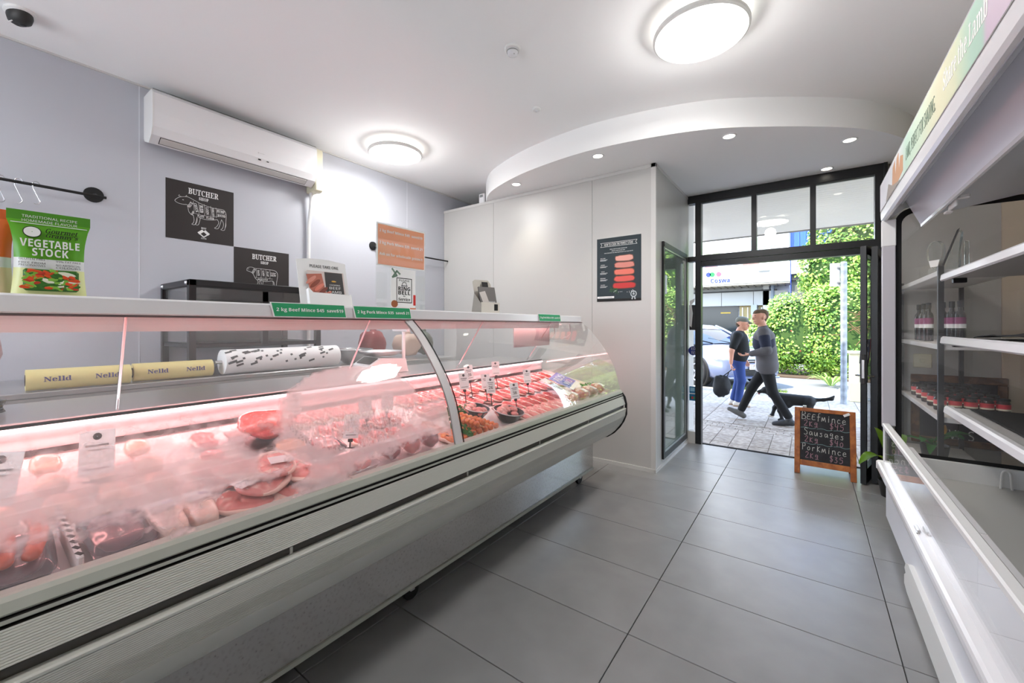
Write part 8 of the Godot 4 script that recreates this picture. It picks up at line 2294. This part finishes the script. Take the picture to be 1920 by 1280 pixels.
	put("hair", sdf_skin([[hc + U * 0.0 - fw * 0.04, hc - U * 0.03 - fw * 0.04, 0.072, 0.056]], 0.008, 0.01), std(Color(0.3, 0.24, 0.18), 0.85), m)
	put("t_shirt", sdf_skin([[hip + Vector3(0.01, 0.03, -0.08), hip + Vector3(0.01, 0.03, 0.08), 0.135, 0.135], [hip + Vector3(0.04, 0.12, -0.04), chest + Vector3(0, 0, -0.04), 0.15, 0.14], [hip + Vector3(0.04, 0.12, 0.04), chest + Vector3(0, 0, 0.04), 0.15, 0.14], [chest + Vector3(0, 0, -0.09), chest + Vector3(0, 0, 0.09), 0.13, 0.13], [chest, shn, 0.11, 0.072], [chest, shf, 0.11, 0.072], [chest, neck - U * 0.03, 0.11, 0.072], [shn, shn.lerp(eln, 0.75), 0.072, 0.068], [shf, shf.lerp(elf, 0.75), 0.072, 0.068]], 0.014, 0.03), std(Color(0.07, 0.075, 0.08), 0.85), m)
	put("jeans", sdf_skin([[hip + Vector3(0, -0.03, -0.07), hip + Vector3(0, -0.03, 0.07), 0.128, 0.128], [hip + Vector3(0, -0.04, 0.08), kn2, 0.10, 0.072], [kn2, an2 + U * 0.02, 0.07, 0.062], [hip + Vector3(0, -0.04, -0.08), kn3, 0.10, 0.072], [kn3, an3 + U * 0.02, 0.07, 0.062]], 0.014, 0.03), std(Color(0.14, 0.24, 0.48), 0.8), m)
	put("shoe", sdf_skin(shoe(Vector3(0.0, 0.0, 0.07), Vector3(1, 0, 0.1), 0.0), 0.009, 0.015), std(Color(0.85, 0.82, 0.78), 0.6), m)
	put("shoe", sdf_skin(shoe(Vector3(-0.06, 0.0, -0.08), Vector3(1, 0, 0), 0.0), 0.009, 0.015), std(Color(0.85, 0.82, 0.78), 0.6), m)
	for z in [0.07, -0.08]:
		put("sole", Geo.new().rbox(Vector3(0.05 if z > 0 else -0.01, 0.006, z), Vector3(0.27, 0.014, 0.085), 0.006), std(Color(0.6, 0.45, 0.3), 0.7), m)
	# bag in his hand
	var hw := m.transform * (wrn + Vector3(0.02, -0.105, 0.0))
	var bg := thing("carry_bag", "soft black bag hanging from the man's hand", "bag", hw)
	var nzz := noise(0.12, FastNoiseLite.TYPE_SIMPLEX_SMOOTH, 41, 2)
	put("bag_body", Geo.new().lump(Vector3(-0.17, -0.32, 0.03), Vector3(0.14, 0.19, 0.10), nzz, 0.25, 20, 12, 0.8), std(Color(0.05, 0.05, 0.055), 0.7), bg)
	for s in [-1, 1]:
		put("strap", Geo.new().tube([Vector3(0, 0.0, 0.012 * s), Vector3(-0.06, -0.06, 0.03 * s), Vector3(-0.05 * s - 0.15, -0.18, 0.05 * s)], 0.008, 7), std(Color(0.06, 0.06, 0.065), 0.7), bg)
	# ---- dog
	var d := thing("dog", "black dog with a pale paw trotting beside the walker", "dog", p3(-0.17, GY, 7.55), 180)
	var fur := std(Color(0.05, 0.048, 0.05), 0.7)
	var dogb := [[Vector3(0.20, 0.335, 0), Vector3(-0.16, 0.34, 0), 0.095, 0.078], [Vector3(0.19, 0.30, 0), Vector3(0.12, 0.29, 0), 0.10, 0.095], [Vector3(-0.17, 0.335, -0.03), Vector3(-0.17, 0.335, 0.03), 0.078, 0.078], [Vector3(0.25, 0.36, 0), Vector3(0.34, 0.44, 0), 0.072, 0.058], [Vector3(0.355, 0.455, 0), Vector3(0.39, 0.455, 0), 0.062, 0.052], [Vector3(0.40, 0.44, 0), Vector3(0.475, 0.42, 0), 0.036, 0.026],
		[Vector3(0.34, 0.50, -0.045), Vector3(0.31, 0.46, -0.065), 0.022, 0.014], [Vector3(0.34, 0.50, 0.045), Vector3(0.31, 0.46, 0.065), 0.022, 0.014],
		[Vector3(0.19, 0.28, -0.055), Vector3(0.20, 0.16, -0.06), 0.048, 0.03], [Vector3(0.20, 0.16, -0.06), Vector3(0.165, 0.035, -0.06), 0.028, 0.022], [Vector3(0.165, 0.028, -0.06), Vector3(0.205, 0.022, -0.06), 0.024, 0.02],
		[Vector3(0.20, 0.28, 0.055), Vector3(0.27, 0.18, 0.06), 0.046, 0.03], [Vector3(0.27, 0.18, 0.06), Vector3(0.30, 0.06, 0.06), 0.028, 0.021], [Vector3(0.30, 0.055, 0.06), Vector3(0.34, 0.05, 0.06), 0.023, 0.019],
		[Vector3(-0.17, 0.32, -0.055), Vector3(-0.12, 0.21, -0.065), 0.062, 0.042], [Vector3(-0.12, 0.21, -0.065), Vector3(-0.22, 0.125, -0.065), 0.036, 0.024], [Vector3(-0.22, 0.125, -0.065), Vector3(-0.20, 0.03, -0.065), 0.022, 0.02], [Vector3(-0.20, 0.026, -0.065), Vector3(-0.155, 0.022, -0.065), 0.024, 0.02],
		[Vector3(-0.18, 0.32, 0.055), Vector3(-0.17, 0.20, 0.065), 0.062, 0.042], [Vector3(-0.17, 0.20, 0.065), Vector3(-0.30, 0.14, 0.065), 0.036, 0.024], [Vector3(-0.30, 0.14, 0.065), Vector3(-0.31, 0.045, 0.065), 0.022, 0.02], [Vector3(-0.31, 0.04, 0.065), Vector3(-0.27, 0.025, 0.065), 0.024, 0.02],
		[Vector3(-0.23, 0.36, 0), Vector3(-0.34, 0.375, 0), 0.028, 0.022], [Vector3(-0.34, 0.375, 0), Vector3(-0.43, 0.40, 0), 0.022, 0.026], [Vector3(-0.43, 0.40, 0), Vector3(-0.46, 0.44, 0), 0.026, 0.012]]
	put("body", sdf_skin(dogb, 0.009, 0.022), fur, d)
	put("nose", Geo.new().lump(Vector3(0.50, 0.424, 0), Vector3(0.012, 0.01, 0.012), null, 0, 10, 6), std(Color(0.1, 0.06, 0.06), 0.3), d)
	put("tongue", Geo.new().lump(Vector3(0.475, 0.395, -0.005), Vector3(0.018, 0.02, 0.012), null, 0, 10, 6), std(Color(0.6, 0.32, 0.32), 0.4), d)
	put("pale_paw", sdf_skin([[Vector3(0.30, 0.05, 0.06), Vector3(0.345, 0.046, 0.06), 0.026, 0.022]], 0.006, 0.01), std(Color(0.85, 0.82, 0.78), 0.8), d)
	for s in [-1, 1]: put("eye", Geo.new().lump(Vector3(0.405, 0.475, 0.032 * s), Vector3(0.008, 0.008, 0.008), null, 0, 8, 6), std(Color(0.2, 0.12, 0.06), 0.2), d)
	put("collar", Geo.new().tube(collar_ring(Vector3(0.295, 0.40, 0), 0.068), 0.008, 6, false), std(Color(0.35, 0.35, 0.45), 0.6), d)

func collar_ring(c: Vector3, r: float) -> Array:
	var out := []
	var ax := Vector3(0.72, 0.69, 0).normalized()
	var u := Vector3(0, 0, 1)
	var w := ax.cross(u)
	for i in 17: out.append(c + (u * cos(TAU * i / 16) + w * sin(TAU * i / 16)) * r)
	return out
